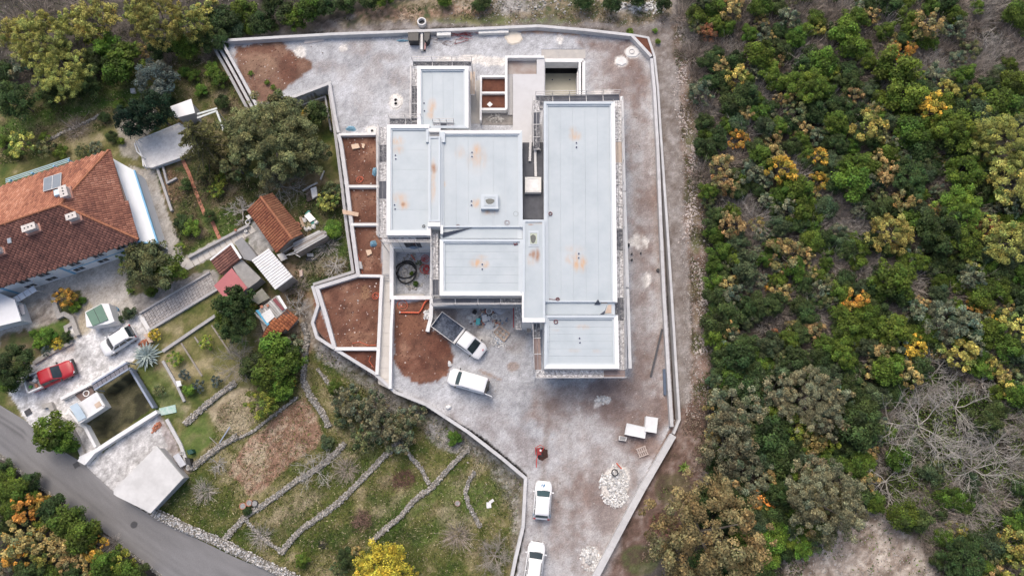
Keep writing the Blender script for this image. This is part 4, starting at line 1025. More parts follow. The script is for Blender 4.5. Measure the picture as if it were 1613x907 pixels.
def box_thing(name, lb, cat, poly, z, h, m, lid, rim=.9, group=None):
    q = [Vector((v.x, v.y)) for v in PX(poly, z + h)]; c = sum(q, Vector((0, 0))) / len(q)
    t = thing(name, lb, cat, (c.x, c.y, z), group)
    MB().prism([c + (v - c) * .94 for v in q], z, z + h - .06).build('body', m, t)
    MB().prism(q, z + h - .06, z + h).build('lid', lid, t)
    for i in range(len(q)):
        a, b = q[i], q[(i + 1) % len(q)]
        MB().prism([a, b, c + (b - c) * rim, c + (a - c) * rim], z + h + .001, z + h + .035 + .002 * i).build('edge_strip', m, t)
    return t
box_thing('bin', 'black bin-like tank by the top wall of the site, left of the pipe gap', 'tank', [(642.5, 51.5), (659, 51), (659, 64.5), (643, 64.5)], 0, 1.1, darkm, darkm)
box_thing('tank', 'narrow black tank beside the concrete kerb at the top wall', 'tank', [(668, 51), (677.5, 51), (676, 62), (672, 66.5), (668, 62)], 0, 1.0, darkm, darkm)
panel_wall('kerb', 'short concrete kerb running from the top wall between two black tanks', [(664.5, 50), (664, 78)], .28, 0, .55, concrete_white, 5)
t = thing('drain_pipe', 'pale pink pipe coming out of the narrow black tank', 'pipe', P(670, 72, .1))
MB().tube([P(671, 66, .2), P(669, 79, .12)], .11, 8).build('pipe_run', mat('pink_pipe', (.6, .35, .33), (.52, .3, .28), 3, .5), t)
MB().tube([P(669, 79, .12), P(668.8, 80.6, .12)], .13, 8).build('collar', darkm, t)
# white containers and pallets by the lower right wall
crate_w = mat('crate_white', (.74, .745, .74), (.66, .67, .67), 2, .7)
box_thing('white_crate', 'white crate on the right of the pair near the slanting wall', 'crate', [(1017.5, 655), (1036.5, 658), (1034, 682), (1015.5, 679)], 0, .95, crate_w, crate_w)
box_thing('white_crate', 'larger white flat crate left of its upright neighbour', 'crate', [(987.5, 666), (1018.5, 673), (1016, 690.5), (984, 684)], 0, .8, crate_w, crate_w)
box_thing('foam_box', 'small grey plastic crate lying below the big white crate', 'crate', [(975, 686), (988, 688.5), (986, 694.5), (974.5, 693)], 0, .35, steel_w, mat('grey_inner', (.3, .3, .3), None, 4, .8), .75)
def pallet(lb, c, rz, L_, W_, m, nb=5, z=0):
    t = thing('pallet', lb, 'pallet', c)
    co, si = math.cos(rz), math.sin(rz)
    f = lambda x, y: (c[0] + x * co - y * si, c[1] + x * si + y * co)
    for k in range(nb):
        x = -L_ / 2 + L_ * (k + .5) / nb; p = f(x, 0); MB().box((p[0], p[1], z + .14), (L_ / nb * .55, W_, .025), rz).build('slat', m, t)
    for k in (-1, 0, 1):
        p = f(0, k * (W_ / 2 - .06)); MB().box((p[0], p[1], z + .065), (L_, .1, .12), rz).build('bearer', m, t)
    return t
pallet('grey wooden pallet on the bare earth near the slanting wall', P(1011.5, 711, 0), .35, 1.1, 1.0, mat('old_wood', (.5, .42, .38), (.42, .35, .31), 4, .9))
# wooden frame and boards by the truck
fr = thing('timber_lattice', 'new timber frame with cross pieces lying near the white flatbed truck', 'frame', P(790, 524, .1))
fa = [P(786.5, 513.5, .25), P(802.5, 525.5, .25), P(794, 537.5, .25), P(778, 523, .25)]
for a, b in [(0, 1), (1, 2), (2, 3), (3, 0)]: MB().bar(fa[a], fa[b], .1, .1).build('rail', timber, fr)
for f in (.33, .66): MB().bar(fa[0].lerp(fa[1], f), fa[3].lerp(fa[2], f), .08, .08).build('cross_piece', timber, fr)
MB().bar(fa[0].lerp(fa[3], .5), fa[1].lerp(fa[2], .5), .08, .07).build('cross_piece', timber, fr)
plate('sheet', 'crumpled grey blue plastic sheet below the timber frame', [(779, 532), (786, 531), (792, 538), (784, 542)], .02, .1, mat('slate_plastic', (.24, .29, .35), (.34, .39, .45), 4, .5), 'plastic sheet', bat=False)
# builders' rubbish
def bucket(lb, px, py, r, h, m, z=0):
    c = P(px, py, z); t = thing('bucket', lb, 'bucket', c)
    MB().disc(c, r * .8, z + .01, z + h, 16, r).build('shell', m, t)
    MB().ring((c.x, c.y), r * 1.06, r * .86, z + h - .02, z + h + .03, 16).build('rim', m, t)
    MB().disc(c, r * .84, z + h - .015, z + h + .002, 16).build('contents', mat('bucket_contents', (.35, .34, .33), (.2, .2, .2), 6, .9), t)
    return t
bucket('upper white builder\'s bucket in the rubbish beside the villa', 770.5, 491, .32, .45, whitebag)
bucket('lower white builder\'s bucket in the rubbish beside the villa', 779, 499.5, .28, .4, whitebag)
tarp('rubbish_bag', 'black rubbish bag at the top left of the builders\' rubbish', 747.5, 491.5, 0, .28, .3, .5, darkm, 'rubbish bag')
tarp('rubbish_bag', 'white sack at the left of the builders\' rubbish', 741, 500, 0, .32, .26, .35, whitebag, 'sack')
box_thing('white_box', 'white square box among the builders\' rubbish', 'box', [(758.5, 497), (766.5, 495), (768, 505), (760, 506.5)], 0, .5, whitebag, whitebag, .8)
box_thing('turquoise_box', 'turquoise box among the builders\' rubbish', 'box', [(750, 501.5), (756.5, 501), (756, 510.5), (749.5, 511)], 0, .35, mat('turquoise', (.1, .55, .53), (.12, .5, .5), 4, .5), MATS['turquoise'], .85)
plate('sheet', 'pale blue board under the turquoise box', [(745.5, 508), (757, 509), (757, 513), (745, 512.5)], .02, .05, mat('pale_blue', (.5, .62, .66), None, 4, .6), 'board', bat=False)
tarp('plastic_sheet', 'grey crumpled plastic heap beside the white buckets', 786, 489, 0, .75, .5, .35, mat('grey_plastic', (.38, .39, .42), (.5, .51, .54), 5, .4, .4), 'plastic sheet')
tarp('plaster_heap', 'white heap of plaster in the middle of the builders\' rubbish', 771, 513, 0, .6, .5, .25, whitebag, 'plaster heap')
for (x0, y0), (x1, y1), lb in [((809, 474), (809, 516), 'red upright prop beside the scaffold near the rubbish'), ((795, 484), (810, 482), 'red and white board end by the rubbish')]:
    MB().bar(P(x0, y0, .5), P(x1, y1, .5), .09, .09).build('prop', red, label=lb, cat='prop')
# rebar: red mesh heap by the top wall
rb = thing('steel_heap', 'tangled heap of red steel reinforcement by the top wall', 'steel heap', P(732, 56, 0))
for k in range(26):
    a = P(random.uniform(715, 745), random.uniform(49.5, 60), random.uniform(.05, .4)); b = a + Vector((random.uniform(-1.6, 1.6), random.uniform(-.4, .4), random.uniform(-.05, .1)))
    MB().tube([a, a.lerp(b, .5) + Vector((0, random.uniform(-.15, .15), .05)), b], .025, 5).build('rod', mat('red_steel', (.3, .03, .035), (.2, .03, .03), 6, .7), rb)
MB().tube([P(716, 70, .1), P(738, 63.5, .1), P(738, 62, .1), P(718, 62, .1), P(716.5, 70, .1)], .03, 5).build('frame', MATS['red_steel'], rb)
rb = thing('steel_heap', 'thin rusty steel rods scattered below the short white pack', 'steel heap', P(700, 62, 0))
for k in range(14):
    a = P(random.uniform(687, 712), random.uniform(57, 74), random.uniform(.05, .2)); b = a + Vector((random.uniform(-1.5, 1.5), random.uniform(-.5, .5), 0))
    MB().tube([a, b], .018, 5).build('rod', mat('rusty_steel', (.14, .075, .06), (.09, .05, .04), 6, .8), rb)
# manholes with collars of mortar
def manhole(lb, spots, r, square=False):
    c = P(spots[0][0], spots[0][1], 0); t = thing('manhole', lb, 'manhole', c)
    for x, y in spots:
        q = P(x, y, 0)
        if square:
            MB().box((q.x, q.y, .06), (r * 2, r * 2, .04)).build('cover', mat('rust_cover', (.2, .16, .14), (.14, .11, .1), 6, .8), t)
            for k in range(5): MB().box((q.x - r + .12 + k * (2 * r - .24) / 4, q.y, .085), (.03, r * 1.8, .02)).build('bar', MATS['iron'], t)
        else:
            MB().ring((q.x, q.y), r * 1.35, r * .95, 0, .16, 18).build('collar', concrete_white, t)
            MB().disc(q, r, .02, .1, 18).build('cover', MATS['iron'], t)
    return t
mort = mat('mortar', (.62, .6, .57), (.74, .725, .7), 2, .9, .5)
def collar(lb, px, py, rx, ry, m=mort, h=.1):
    c = P(px, py, 0); n = 22; t = thing('mortar_collar', lb, 'mortar', c)
    rr = [1 + random.uniform(-.12, .12) for _ in range(n)]
    MB().prism([(c.x + rx * rr[k] * math.cos(k * 2 * math.pi / n), c.y + ry * rr[k] * math.sin(k * 2 * math.pi / n)) for k in range(n)], .0, h, [(c.x + rx * .86 * rr[k] * math.cos(k * 2 * math.pi / n), c.y + ry * .86 * rr[k] * math.sin(k * 2 * math.pi / n)) for k in range(n)]).build('skirt', m, t)
    return t
collar('white mortar collar round the twin manhole on the gravel', 624, 161.5, .72, .88)
manhole('twin round dark manhole covers in a white mortar patch', [(623.5, 158.5), (623.8, 164.2)], .19)
collar('white mortar collar beside the left scaffold corner', 586.5, 206, .6, .6)
manhole('single round manhole by the corner of the left roof', [(586.5, 207)], .17)
collar('cream mortar pad with square cover by the top wall', 809, 59, 1.08, 1.0, mat('cream_mortar', (.66, .585, .48), (.72, .66, .57), 1.2, .9, .2))
manhole('square rusty cover set in the cream mortar pad', [(808.6, 58.5)], .24, True)
collar('larger round mortar patch at the top right corner of the site', 996, 82.5, .9, .75)
coil('pipe_mark', 'curved pipe end cast into the larger mortar patch', 995, 82, .1, .3, 1, .03, concrete_grey, 'pipe', .1)
collar('smaller round mortar patch at the top right corner of the site', 978.5, 97, .72, .62)
manhole('small square cover in the smaller mortar patch', [(977.5, 97)], .16, True)
# long dark beams and a blue beam on the right
MB().bar(P(1043, 518, .1), P(1025, 593, .1), .2, .18).build('steel_beam', mat('dark_beam', (.05, .05, .055), (.08, .08, .085), 3, .6), label='long dark beam lying on the gravel along the right wall', cat='beam')
MB().bar(P(1046, 581, .12), P(1047.5, 622, .12), .3, .2).build('steel_beam', mat('blue_beam', (.07, .1, .15), (.1, .13, .19), 3, .6), label='shorter blue-grey beam lying beside the trough wall', cat='beam')
MB().tube([P(989, 388, .1), P(989.6, 384, .1)], .2, 12).build('barrel', darkm, label='small black drum beside the white balcony edge', cat='drum')
for k, (x, y, r, lb) in enumerate([(1009, 399, .1, 'upper of the dark pipe stubs in the gravel'), (995, 400, .1, 'left dark pipe stub in the gravel'), (995, 409.5, .12, 'lower dark pipe stub in the gravel'), (1036, 426, .2, 'dark lump beside the trough wall')]):
    MB().disc(P(x, y, 0), r, -.02, .25, 10, r * .9).build('pipe_stub', darkm, label=lb, cat='pipe stub')
# red machine
rmx = thing('compactor', 'red machine with a long handle on a stained patch by the cars', 'machine', P(849, 713, 0))
c = P(849.5, 712, 0)
MB().box((c.x - .05, c.y + .1, .3), (.42, .75, .3), .1).build('engine', mat('dark_red', (.3, .02, .025), (.22, .02, .02), 5, .5), rmx)
MB().box((c.x, c.y, .08), (.6, .95, .1), .1).build('base_plate', darkm, rmx)
MB().tube([P(847, 716, .4), P(845, 726, .8), P(845, 736, .95)], .045, 6).build('handle', red, rmx)
MB().tube([P(845, 704, .5), P(851, 700.5, .62), P(857, 704, .5), P(853, 712, .45)], .04, 6).build('handle', red, rmx)
MB().tube([P(844, 716, .4), P(843.5, 704, .5)], .04, 6).build('handle', red, rmx)
MB().disc((c.x + .12, c.y + .2), .12, .45, .6, 12).build('filter', whitebag, rmx)
tarp('soil_patch', 'dark wet soil patch under the red machine', 854, 714, -.02, .75, .75, .12, soil_dark, 'soil')
# rubble heaps
def rubble(name, lb, px, py, rx, ry, n, r0, r1, m, h=.5, z=None, cat='rubble heap', ang=0, cols=None):
    c = G(px, py) if z is None else P(px, py, z); mb = MB()
    for k in range(n):
        a = random.uniform(0, 6.283); d = math.sqrt(random.random()); x, y = rx * d * math.cos(a), ry * d * math.sin(a)
        x, y = x * math.cos(ang) - y * math.sin(ang), x * math.sin(ang) + y * math.cos(ang)
        if math.sin(x * 2.3 + px) + math.sin(y * 2.9 + py) < -.75 and d > .45: continue
        v = random.uniform(.6, 1.2); mb.col = (v, v, v) if cols is None else tuple(v * q for q in random.choice(cols))
        mb.rock((c.x + x, c.y + y, c.z + h * (1 - d) * random.random() + .03), random.uniform(r0, r1) * (1.6 - d * .6), .6)
    o = mb.build(name, m, colors=True, label=lb, cat=cat)
    return o
def cmat(name, c, rough=.9):
    """a colour times the mesh's own Col"""
    m, nt, b = nodes_of(name); N = nt.nodes; L = nt.links
    b.inputs['Roughness'].default_value = rough
    at = N.new('ShaderNodeAttribute'); at.attribute_name = 'Col'
    g = N.new('ShaderNodeNewGeometry'); n = N.new('ShaderNodeTexNoise'); n.inputs['Scale'].default_value = 5; L.new(g.outputs['Position'], n.inputs['Vector'])
    r = N.new('ShaderNodeMapRange'); r.inputs['To Min'].default_value = .6; r.inputs['To Max'].default_value = 1.35; L.new(n.outputs['Fac'], r.inputs['Value'])
    mx = N.new('ShaderNodeVectorMath'); mx.operation = 'MULTIPLY'; mx.inputs[1].default_value = c; L.new(at.outputs['Color'], mx.inputs[0])
    sc = N.new('ShaderNodeVectorMath'); sc.operation = 'SCALE'; L.new(mx.outputs[0], sc.inputs[0]); L.new(r.outputs['Result'], sc.inputs['Scale'])
    L.new(sc.outputs[0], b.inputs['Base Color']); MATS[name] = m
    return m
rub_w = cmat('rubble_white', (.66, .65, .63)); rub_g = cmat('rubble_grey', (.4, .385, .36)); stone_m = cmat('dry_stone', (.335, .315, .285)); brick_m = cmat('brick_waste', (.42, .17, .1))
rubble('rubble', 'large heap of white rubble beside the slanting wall', 968, 766, 1.6, 2.2, 950, .02, .14, rub_w, .22, 0)
rubble('rubble', 'smaller heap of white rubble at the bottom by the slanting wall', 929, 879, 1.0, 1.25, 480, .02, .14, rub_w, .2, 0)
rubble('rubble', 'grey rubble covering the courtyard floor under the pipe coil', 650, 428, 1.7, 2.2, 420, .04, .17, rub_g, .12, -1.2)
rubble('rubble', 'small white rubble round the timber frame', 784, 541, .8, .5, 60, .03, .13, rub_w, .15, 0)
rubble('rubble', 'broken pale stone heap at the right end of the orange pipe', 672, 494, .45, .7, 60, .06, .2, rub_w, .3, 0)
rubble('rubble', 'mixed rubble in the yard below the twin planter', 781, 186, 1.4, .6, 120, .04, .14, rub_g, .1, .03)
rubble('rubble', 'pale stones spread along the bank above the top wall', 850, 12, 8.5, 1.5, 170, .03, .12, rub_g, .08)
rubble('rubble', 'heap of pale stones beyond the top right corner of the site', 1008, 13, 3.6, 1.1, 280, .03, .15, rub_w, .1)
rubble('rubble', 'mixed building waste strewn between the scaffold and the timber frame', 768, 500, 2.3, 1.15, 230, .03, .17, cmat('waste', (.5, .5, .5)), .18, 0, 'building waste', 0, [(1.5, 1.5, 1.5), (1.3, 1.3, 1.3), (.8, .8, .82), (.3, .3, .32), (.55, .7, .9), (1.1, .85, .65), (.9, .35, .25)])
rubble('rubble', 'pale powdery waste lying round the timber frame and plastic sheet', 788, 533, 1.5, 1.0, 170, .02, .11, rub_w, .08, 0, 'building waste')
rubble('rubble', 'small white stones scattered on the gravel below the right wing', 950, 630, .9, .45, 40, .04, .16, rub_w, .06, 0)
coil('hose', 'black hose end lying on the larger white rubble heap', 968, 744, .5, .28, 1, .06, black_p, 'hose', .2)
MB().tube([P(971, 729, .25), P(979, 738, .3)], .07, 6).build('pipe', orange_pipe, label='short orange pipe above the larger white rubble heap', cat='pipe')
for x, y, lb in [(708, 573, 'white sack at the edge of the red soil mound'), (706, 641, 'white stone inside the winding wall')]:
    MB().rock(P(x, y, .12), .3, .6).build('stone', rub_w if False else whitebag, label=lb, cat='stone')
# concrete pipe ring beyond the top wall
pr = thing('concrete_ring', 'pale concrete pipe ring lying beyond the top site wall', 'pipe ring', G(665, 38))
c = G(665, 38); MB().ring((c.x, c.y), .55, .4, c.z - .1, c.z + .55, 20).build('ring', concrete_white, pr)
MB().disc(c, .38, c.z - .05, c.z + .1, 16).build('fill', darkm, pr)
# scattered pebbles on gravel, track and banks: nobody could count these
mb = MB()
for k in range(7200):
    u = random.random()
    if u < .38: px = random.uniform(1062, 1100); py = random.uniform(30, 660); px += (py - 60) * .03
    elif u < .62: px, py = random.uniform(340, 1050), random.uniform(50, 907)
    elif u < .72: px, py = random.uniform(700, 1060), random.uniform(0, 44)
    elif u < .9: px, py = random.uniform(1245, 1480), random.uniform(805, 907)
    else: px, py = random.uniform(480, 830), random.uniform(470, 900)
    s = float(sdist(np.array([px]), np.array([py]), SITE)[0])
    if .36 > u and s > -4: continue
    if .62 > u >= .38 and s < 4: continue
    if 606 < px < 990 and 90 < py < 600: continue
    if u >= .9 and not (-55 < s < -6): continue
    p = G(px, py); v = random.uniform(.5, 1.15); mb.col = (v, v, v)
    mb.rock((p.x, p.y, p.z + .01), random.uniform(.025, .075) * (1.8 if random.random() < .06 else 1), .6)
o = mb.build('pebbles', cmat('pebble', (.42, .385, .36)), colors=True, kind='stuff')

mb = MB()                                 # stony strip along the far side of the track, and clods on the soil
for k in range(1500):
    t_ = random.random(); y = lerp(25, 560, t_ ** 1.1); x = 1070 + (y - 25) * .072 + 7 * math.sin(y * .03) + random.gauss(0, 5)
    p = G(x, y); v = random.uniform(.55, 1.3); mb.col = (v, v * .96, v * .94)
    if vnoise(np.array([y * .05]), np.array([x * .05]), 3)[0] < .3: continue
    mb.rock((p.x, p.y, p.z + .02), random.uniform(.04, .14), .6)
mb.build('verge_stones', cmat('verge_stone', (.5, .455, .43)), colors=True, kind='stuff')
mb = MB()
for poly, n in (([(497, 455), (558, 436), (598, 436), (598, 546), (532, 546)], 420), ([(538, 214), (592, 214), (592, 290), (548, 290)], 200), ([(548, 297), (594, 297), (594, 350), (555, 350)], 150), ([(556, 357), (600, 357), (600, 430), (562, 430)], 160), ([(620, 480), (676, 472), (700, 540), (704, 590), (660, 603), (622, 575)], 420), ([(366, 72), (446, 68), (484, 98), (432, 150), (404, 156)], 380)):
    a = np.array(poly)
    for k in range(n):
        x, y = random.uniform(a[:, 0].min(), a[:, 0].max()), random.uniform(a[:, 1].min(), a[:, 1].max())
        if float(sdist(np.array([x]), np.array([y]), poly)[0]) < 1: continue
        p = G(x, y); w = random.random() < .13; v = random.uniform(.5, 1.3); mb.col = (v * 3.2, v * 6.5, v * 9) if w else (v, v, v)
        mb.rock((p.x, p.y, p.z), random.uniform(.03, .1), .6)
mb.build('clods', cmat('clod', (.17, .07, .045)), colors=True, kind='stuff')
# ------------------------------------------------------------------ village on the left
BZ = ZW                                   # level of the village ground
wall_w = mat('wall_white', (.78, .80, .82), (.72, .74, .76), 1.2, .75)
blue_band = mat('blue_band', (.22, .47, .68), (.18, .42, .62), 2, .6)
glass = mat('window_glass', (.03, .035, .04), (.06, .065, .07), 2, .12)
def tiles(corners, up, pal, parent, name='tiles', cw=.27, rh=.4, rag=0.0, moss=None, kind=True):
    """barrel tiles over a sloping polygon; up = the uphill direction"""
    c = [Vector(p) for p in corners]
    nrm = (c[1] - c[0]).cross(c[2] - c[0]).normalized()
    if nrm.z < 0: nrm = -nrm
    v = (up - nrm * up.dot(nrm)).normalized(); u = v.cross(nrm).normalized()
    o = c[0]; uv = [((p - o).dot(u), (p - o).dot(v)) for p in c]
    u0, u1 = min(a for a, b in uv), max(a for a, b in uv); v0, v1 = min(b for a, b in uv), max(b for a, b in uv)
    nu, nv = int((u1 - u0) / cw) + 1, int((v1 - v0) / rh) + 1
    cu = u0 + (np.arange(nu) + .5) * cw; cv = v0 + (np.arange(nv) + .5) * rh
    U, V = np.meshgrid(cu, cv); U = U.ravel(); V = V.ravel()
    keep = sdist(U, V, uv) > -.04
    U, V = U[keep], V[keep]; n = len(U)
    prof = [(-.5, 0), (-.3, .055), (0, .085), (.3, .055), (.5, 0)]
    vv = np.zeros((n, 10, 3)); oo = np.array(o); uu = np.array(u); ww = np.array(v); nn = np.array(nrm)
    jit = RNG.normal(0, .006, n)
    for e in (0, 1):
        for k, (a, h) in enumerate(prof):
            vv[:, e * 5 + k] = oo + (U + a * cw)[:, None] * uu + (V + (e - .5) * rh * 1.04)[:, None] * ww + (h + (.055 if e == 0 else .02) + jit)[:, None] * nn
    fs = []
    base = np.arange(n) * 10
    for k in range(4): fs.append(np.stack([base + k, base + k + 1, base + 5 + k + 1, base + 5 + k], 1))
    fs.append(np.stack([base + 4, base + 3, base + 2, base + 1], 1)[:, ::1])
    t = np.clip(fbm(U * .5, V * .5, 3, 4) * .75 + RNG.random(n) * .42 - .1, 0, 1)
    col = ramp(t, *[np.array(q) for q in pal])
    if moss is not None:
        mk = sstep(.52, .68, fbm(U * .35 + 9, V * .35, 5, 4)); col = mixc(col, np.array(moss), mk * .8)
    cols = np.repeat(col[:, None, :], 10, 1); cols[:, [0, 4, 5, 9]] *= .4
    off = ORG.get(parent.name, Vector((0, 0, 0)))
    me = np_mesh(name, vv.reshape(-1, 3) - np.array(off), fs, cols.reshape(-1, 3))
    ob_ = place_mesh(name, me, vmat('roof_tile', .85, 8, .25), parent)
    if kind: ob_['kind'] = 'stuff'
    # deck under the tiles
    d = MB().add([p - nrm * .02 for p in c] + [p - nrm * .14 for p in c], [tuple(range(len(c))), tuple(range(2 * len(c) - 1, len(c) - 1, -1))] + [(i, i + len(c), (i + 1) % len(c) + len(c), (i + 1) % len(c)) for i in range(len(c))])
    d.build('roof_deck', mat('under_tile', (.13, .07, .05), (.09, .05, .04), 4, .9), parent)
    return ob_
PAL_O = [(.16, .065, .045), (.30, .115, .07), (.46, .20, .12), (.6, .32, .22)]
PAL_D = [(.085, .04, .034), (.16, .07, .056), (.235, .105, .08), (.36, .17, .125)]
def ridge_tiles(a, b, parent, r=.14, m=None):
    n = max(2, int((b - a).length / .4))
    mb = MB()
    for k in range(n):
        mb.tube([a.lerp(b, k / n), a.lerp(b, (k + 1) / n + .02)], r * 1.05, 6, r * .92)
    o = mb.build('ridge_tiles', m or mat('ridge_tile', (.4, .165, .085), (.28, .11, .06), 2.5, .85), parent); o['kind'] = 'stuff'
EZ, RZ = 2.5, 4.7
NE, SE = P(172, 237, EZ), P(218.5, 377, EZ)
u_ = ((P(0, 293, EZ) - NE).normalized() + (P(0, 455, EZ) - SE).normalized()).normalized()
NWc, SWc = NE + u_ * 24, SE + u_ * 24
mid = (NE + SE) / 2; half = (SE - NE).length / 2
Rp = mid + u_ * half; Rp.z = RZ; Lp_ = mid + u_ * 26; Lp_.z = RZ
house = thing('house', 'big white house with hipped terracotta tile roof and solar panels', 'house', ((NE + SWc) / 2).to_2d().to_3d() + Vector((0, 0, BZ)))
wdir = (SE - NE).normalized()
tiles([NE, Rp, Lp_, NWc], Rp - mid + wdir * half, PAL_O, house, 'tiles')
tiles([SE, SWc, Lp_, Rp], Rp - mid - wdir * half, PAL_D, house, 'tiles')  # darker palette: shade of the slope facing away from the sun, in the colour
tiles([NE, SE, Rp], Rp - mid, [tuple(.5 * x + .5 * y for x, y in zip(a, b)) for a, b in zip(PAL_O, PAL_D)], house, 'tiles')  # hip tiles halfway between, its weaker shade mixed into the colour
up_ = Vector((0, 0, .1))
for a, b in ((NE, Rp), (SE, Rp), (Rp, Lp_)): ridge_tiles(a + up_, b + up_, house)
ins = .45
def inset(p, du, dw): return p + u_ * du + wdir * dw
wNE, wSE, wSW, wNW = inset(NE, ins, ins), inset(SE, ins, -ins), inset(SWc, 0, -ins), inset(NWc, 0, ins)
MB().prism([wNE, wSE, wSW, wNW], BZ - .3, EZ + .02).build('wall', wall_w, house)
for a, b in ((NE, SE), (SE, SWc), (NE, NWc)):
    MB().bar(a + Vector((0, 0, -.05)), b + Vector((0, 0, -.05)), .14, .12).build('gutter', mat('gutter', (.12, .08, .07), (.16, .11, .09), 3, .6), house)
# walls: blue bands, windows
outE = -u_; outS = wdir
def wall_rect(a, b, s0, s1, z0, z1, out, d, m, name, par):
    p, q = a.lerp(b, 0) + (b - a).normalized() * s0, a + (b - a).normalized() * s1
    return MB().prism([p, q, q + out * d, p + out * d], z0, z1).build(name, m, par)
wall_rect(wNE, wSE, 0, (wSE - wNE).length, BZ, BZ + .35, outE, .03, blue_band, 'plinth', house)
lq = PX([(178, 250), (211, 268.5), (247.5, 383), (214, 380)], 1.3)
MB().prism(lq, 1.12, 1.3).build('terrace_roof', mat('terrace_white2', (.76, .79, .82), (.71, .74, .77), .8, .7), house)
MB().bar(lq[1] + Vector((.06, 0, -.03)), lq[2] + Vector((.06, 0, -.03)), .16, .26).build('fascia', blue_band, house)
MB().bar(lq[2] + Vector((0, -.06, -.03)), lq[3] + Vector((0, -.06, -.03)), .16, .26).build('fascia', blue_band, house)
MB().prism([lq[0].lerp(lq[1], .9), lq[1].lerp(lq[0], .06), lq[2].lerp(lq[3], .06), lq[3].lerp(lq[2], .9)], BZ - .2, 1.1).build('terrace_wall', wall_w, house)
for s0 in (0, 8.9, 15.5): wall_rect(wSE, wSW, s0, s0 + .3, BZ, EZ - .3, outS, .03, blue_band, 'pilaster', house)
wall_rect(wSE, wSW, .3, 8.9, -.1, .12, outS, .02, blue_band, 'band', house)
def window(par, a, b, s, w, z0, z1, out):
    f = wall_rect(a, b, s, s + w, z0, z1, out, .05, wall_w, 'window', par)
    wall_rect(a, b, s + .08, s + w / 2 - .03, z0 + .08, z1 - .08, out, .056, glass, 'pane', f)
    wall_rect(a, b, s + w / 2 + .03, s + w - .08, z0 + .08, z1 - .08, out, .056, glass, 'pane', f)
    wall_rect(a, b, s - .05, s + w + .05, z0 - .08, z0 - .002, out, .2, concrete_white, 'sill', f)
for s, z in ((1.6, .7), (4.2, .7), (6.9, .6), (10.4, .6), (12.6, .6), (1.2, -1.0), (4.6, -1.0), (7.4, -1.0), (10.6, -1.0), (13, -1.0)):
    window(house, wSE, wSW, s, 1.25, z, z + .95, outS)
# on the roof
slopeN = (Rp - (NE + u_ * half)); slopeN.normalize(); nN = u_.cross(slopeN); nN = nN if nN.z > 0 else -nN
def roofpt(px, py, side):
    """meet the sight line with a slope of the house roof"""
    n = nN if side == 'N' else nS
    o = NE if side == 'N' else SE
    C = Vector((0, 0, CAM_H)); d = P(px, py, 0) - C
    return C + d * ((o - C).dot(n) / d.dot(n))
slopeS = (Rp - (SE + u_ * half)).normalized(); nS = u_.cross(slopeS); nS = nS if nS.z > 0 else -nS
sp_ = thing('solar_collector', 'twin grey solar water panel on the upper slope of the big house', 'solar panel', roofpt(85, 290, 'N'))
q = [roofpt(x, y, 'N') + nN * .2 for x, y in ((70.5, 304.5), (98, 297), (99.5, 274.5), (71.5, 283.5))]
def slabq(q, n, h, name, m, par):
    return MB().add([p for p in q] + [p + n * h for p in q], [(3, 2, 1, 0), (4, 5, 6, 7)] + [(i, (i + 1) % 4, (i + 1) % 4 + 4, i + 4) for i in range(4)]).build(name, m, par)
fr_m = mat('alu', (.6, .6, .6), (.52, .52, .52), 4, .4, metal=.4)
pan_m = mat('collector', (.17, .2, .235), (.21, .24, .275), 1.5, .25)
slabq(q, nN, .08, 'frame', fr_m, sp_)
for k in range(2):
    a, b = .03 + k * .49, .48 + k * .49
    f = lambda s, t: q[0].lerp(q[1], s).lerp(q[3].lerp(q[2], s), t)
    slabq([f(a, .04), f(b, .04), f(b, .96), f(a, .96)], nN, .1, 'collector', pan_m, sp_)
rwin = thing('roof_window', 'small white roof window with pale blue sides beside the solar panel', 'roof window', roofpt(93.5, 306, 'N'))
q = [roofpt(x, y, 'N') + nN * .1 for x, y in ((89, 312), (99, 309), (98, 300.5), (88, 303.5))]
slabq(q, nN, .28, 'frame', mat('pale_blue2', (.5, .68, .78), (.45, .62, .72), 4, .5), rwin)
c = sum(q, Vector()) / 4; slabq([c + (p - c) * .62 for p in q], nN, .3, 'pane', mat('milky', (.7, .72, .68), None, 4, .4), rwin)
def chimney(lb, px, py, side, w, d, h, hol=2, m=None, rot=0):
    p = roofpt(px, py, side); t = thing('chimney', lb, 'chimney', p)
    a = math.atan2(u_.y, u_.x) + rot
    m = m or mat('chimney_white', (.66, .62, .58), (.5, .46, .43), 3, .85)
    MB().box((p.x, p.y, p.z + h / 2 - .25), (w, d, h + .5), a).build('stack', m, t)
    MB().box((p.x, p.y, p.z + h + .04), (w + .16, d + .16, .08), a).build('cap', m, t)
    for k in range(hol):
        o = (k - (hol - 1) / 2) * w / (hol + .4)
        MB().disc((p.x + math.cos(a) * o, p.y + math.sin(a) * o), .09, p.z + h + .075, p.z + h + .1, 10).build('flue', black_p, t)
    sk = MB().box((p.x, p.y, p.z), (w + .35, d + .35, .5), a); sk.build('flashing', mat('flashing', (.42, .2, .15), (.5, .3, .24), 3, .8), t)
    return t
chimney('white chimney beside the solar panel near the hip of the big house', 108, 306, 'N', 1.15, .7, .9, 3, rot=1.57)
chimney('white chimney with a dark pot on the lower slope near the hip', 121, 345, 'S', 1.0, .55, 1.0, 2)
chimney('white chimney with three flues in the middle of the lower slope', 54, 362, 'S', 1.3, .6, .9, 3)
chimney('pinkish chimney at the left picture edge of the lower slope', 1, 397, 'S', .9, .6, .8, 2)
rw2 = thing('roof_window', 'tiny grey roof window low on the left of the lower slope', 'roof window', roofpt(15.5, 378, 'S'))
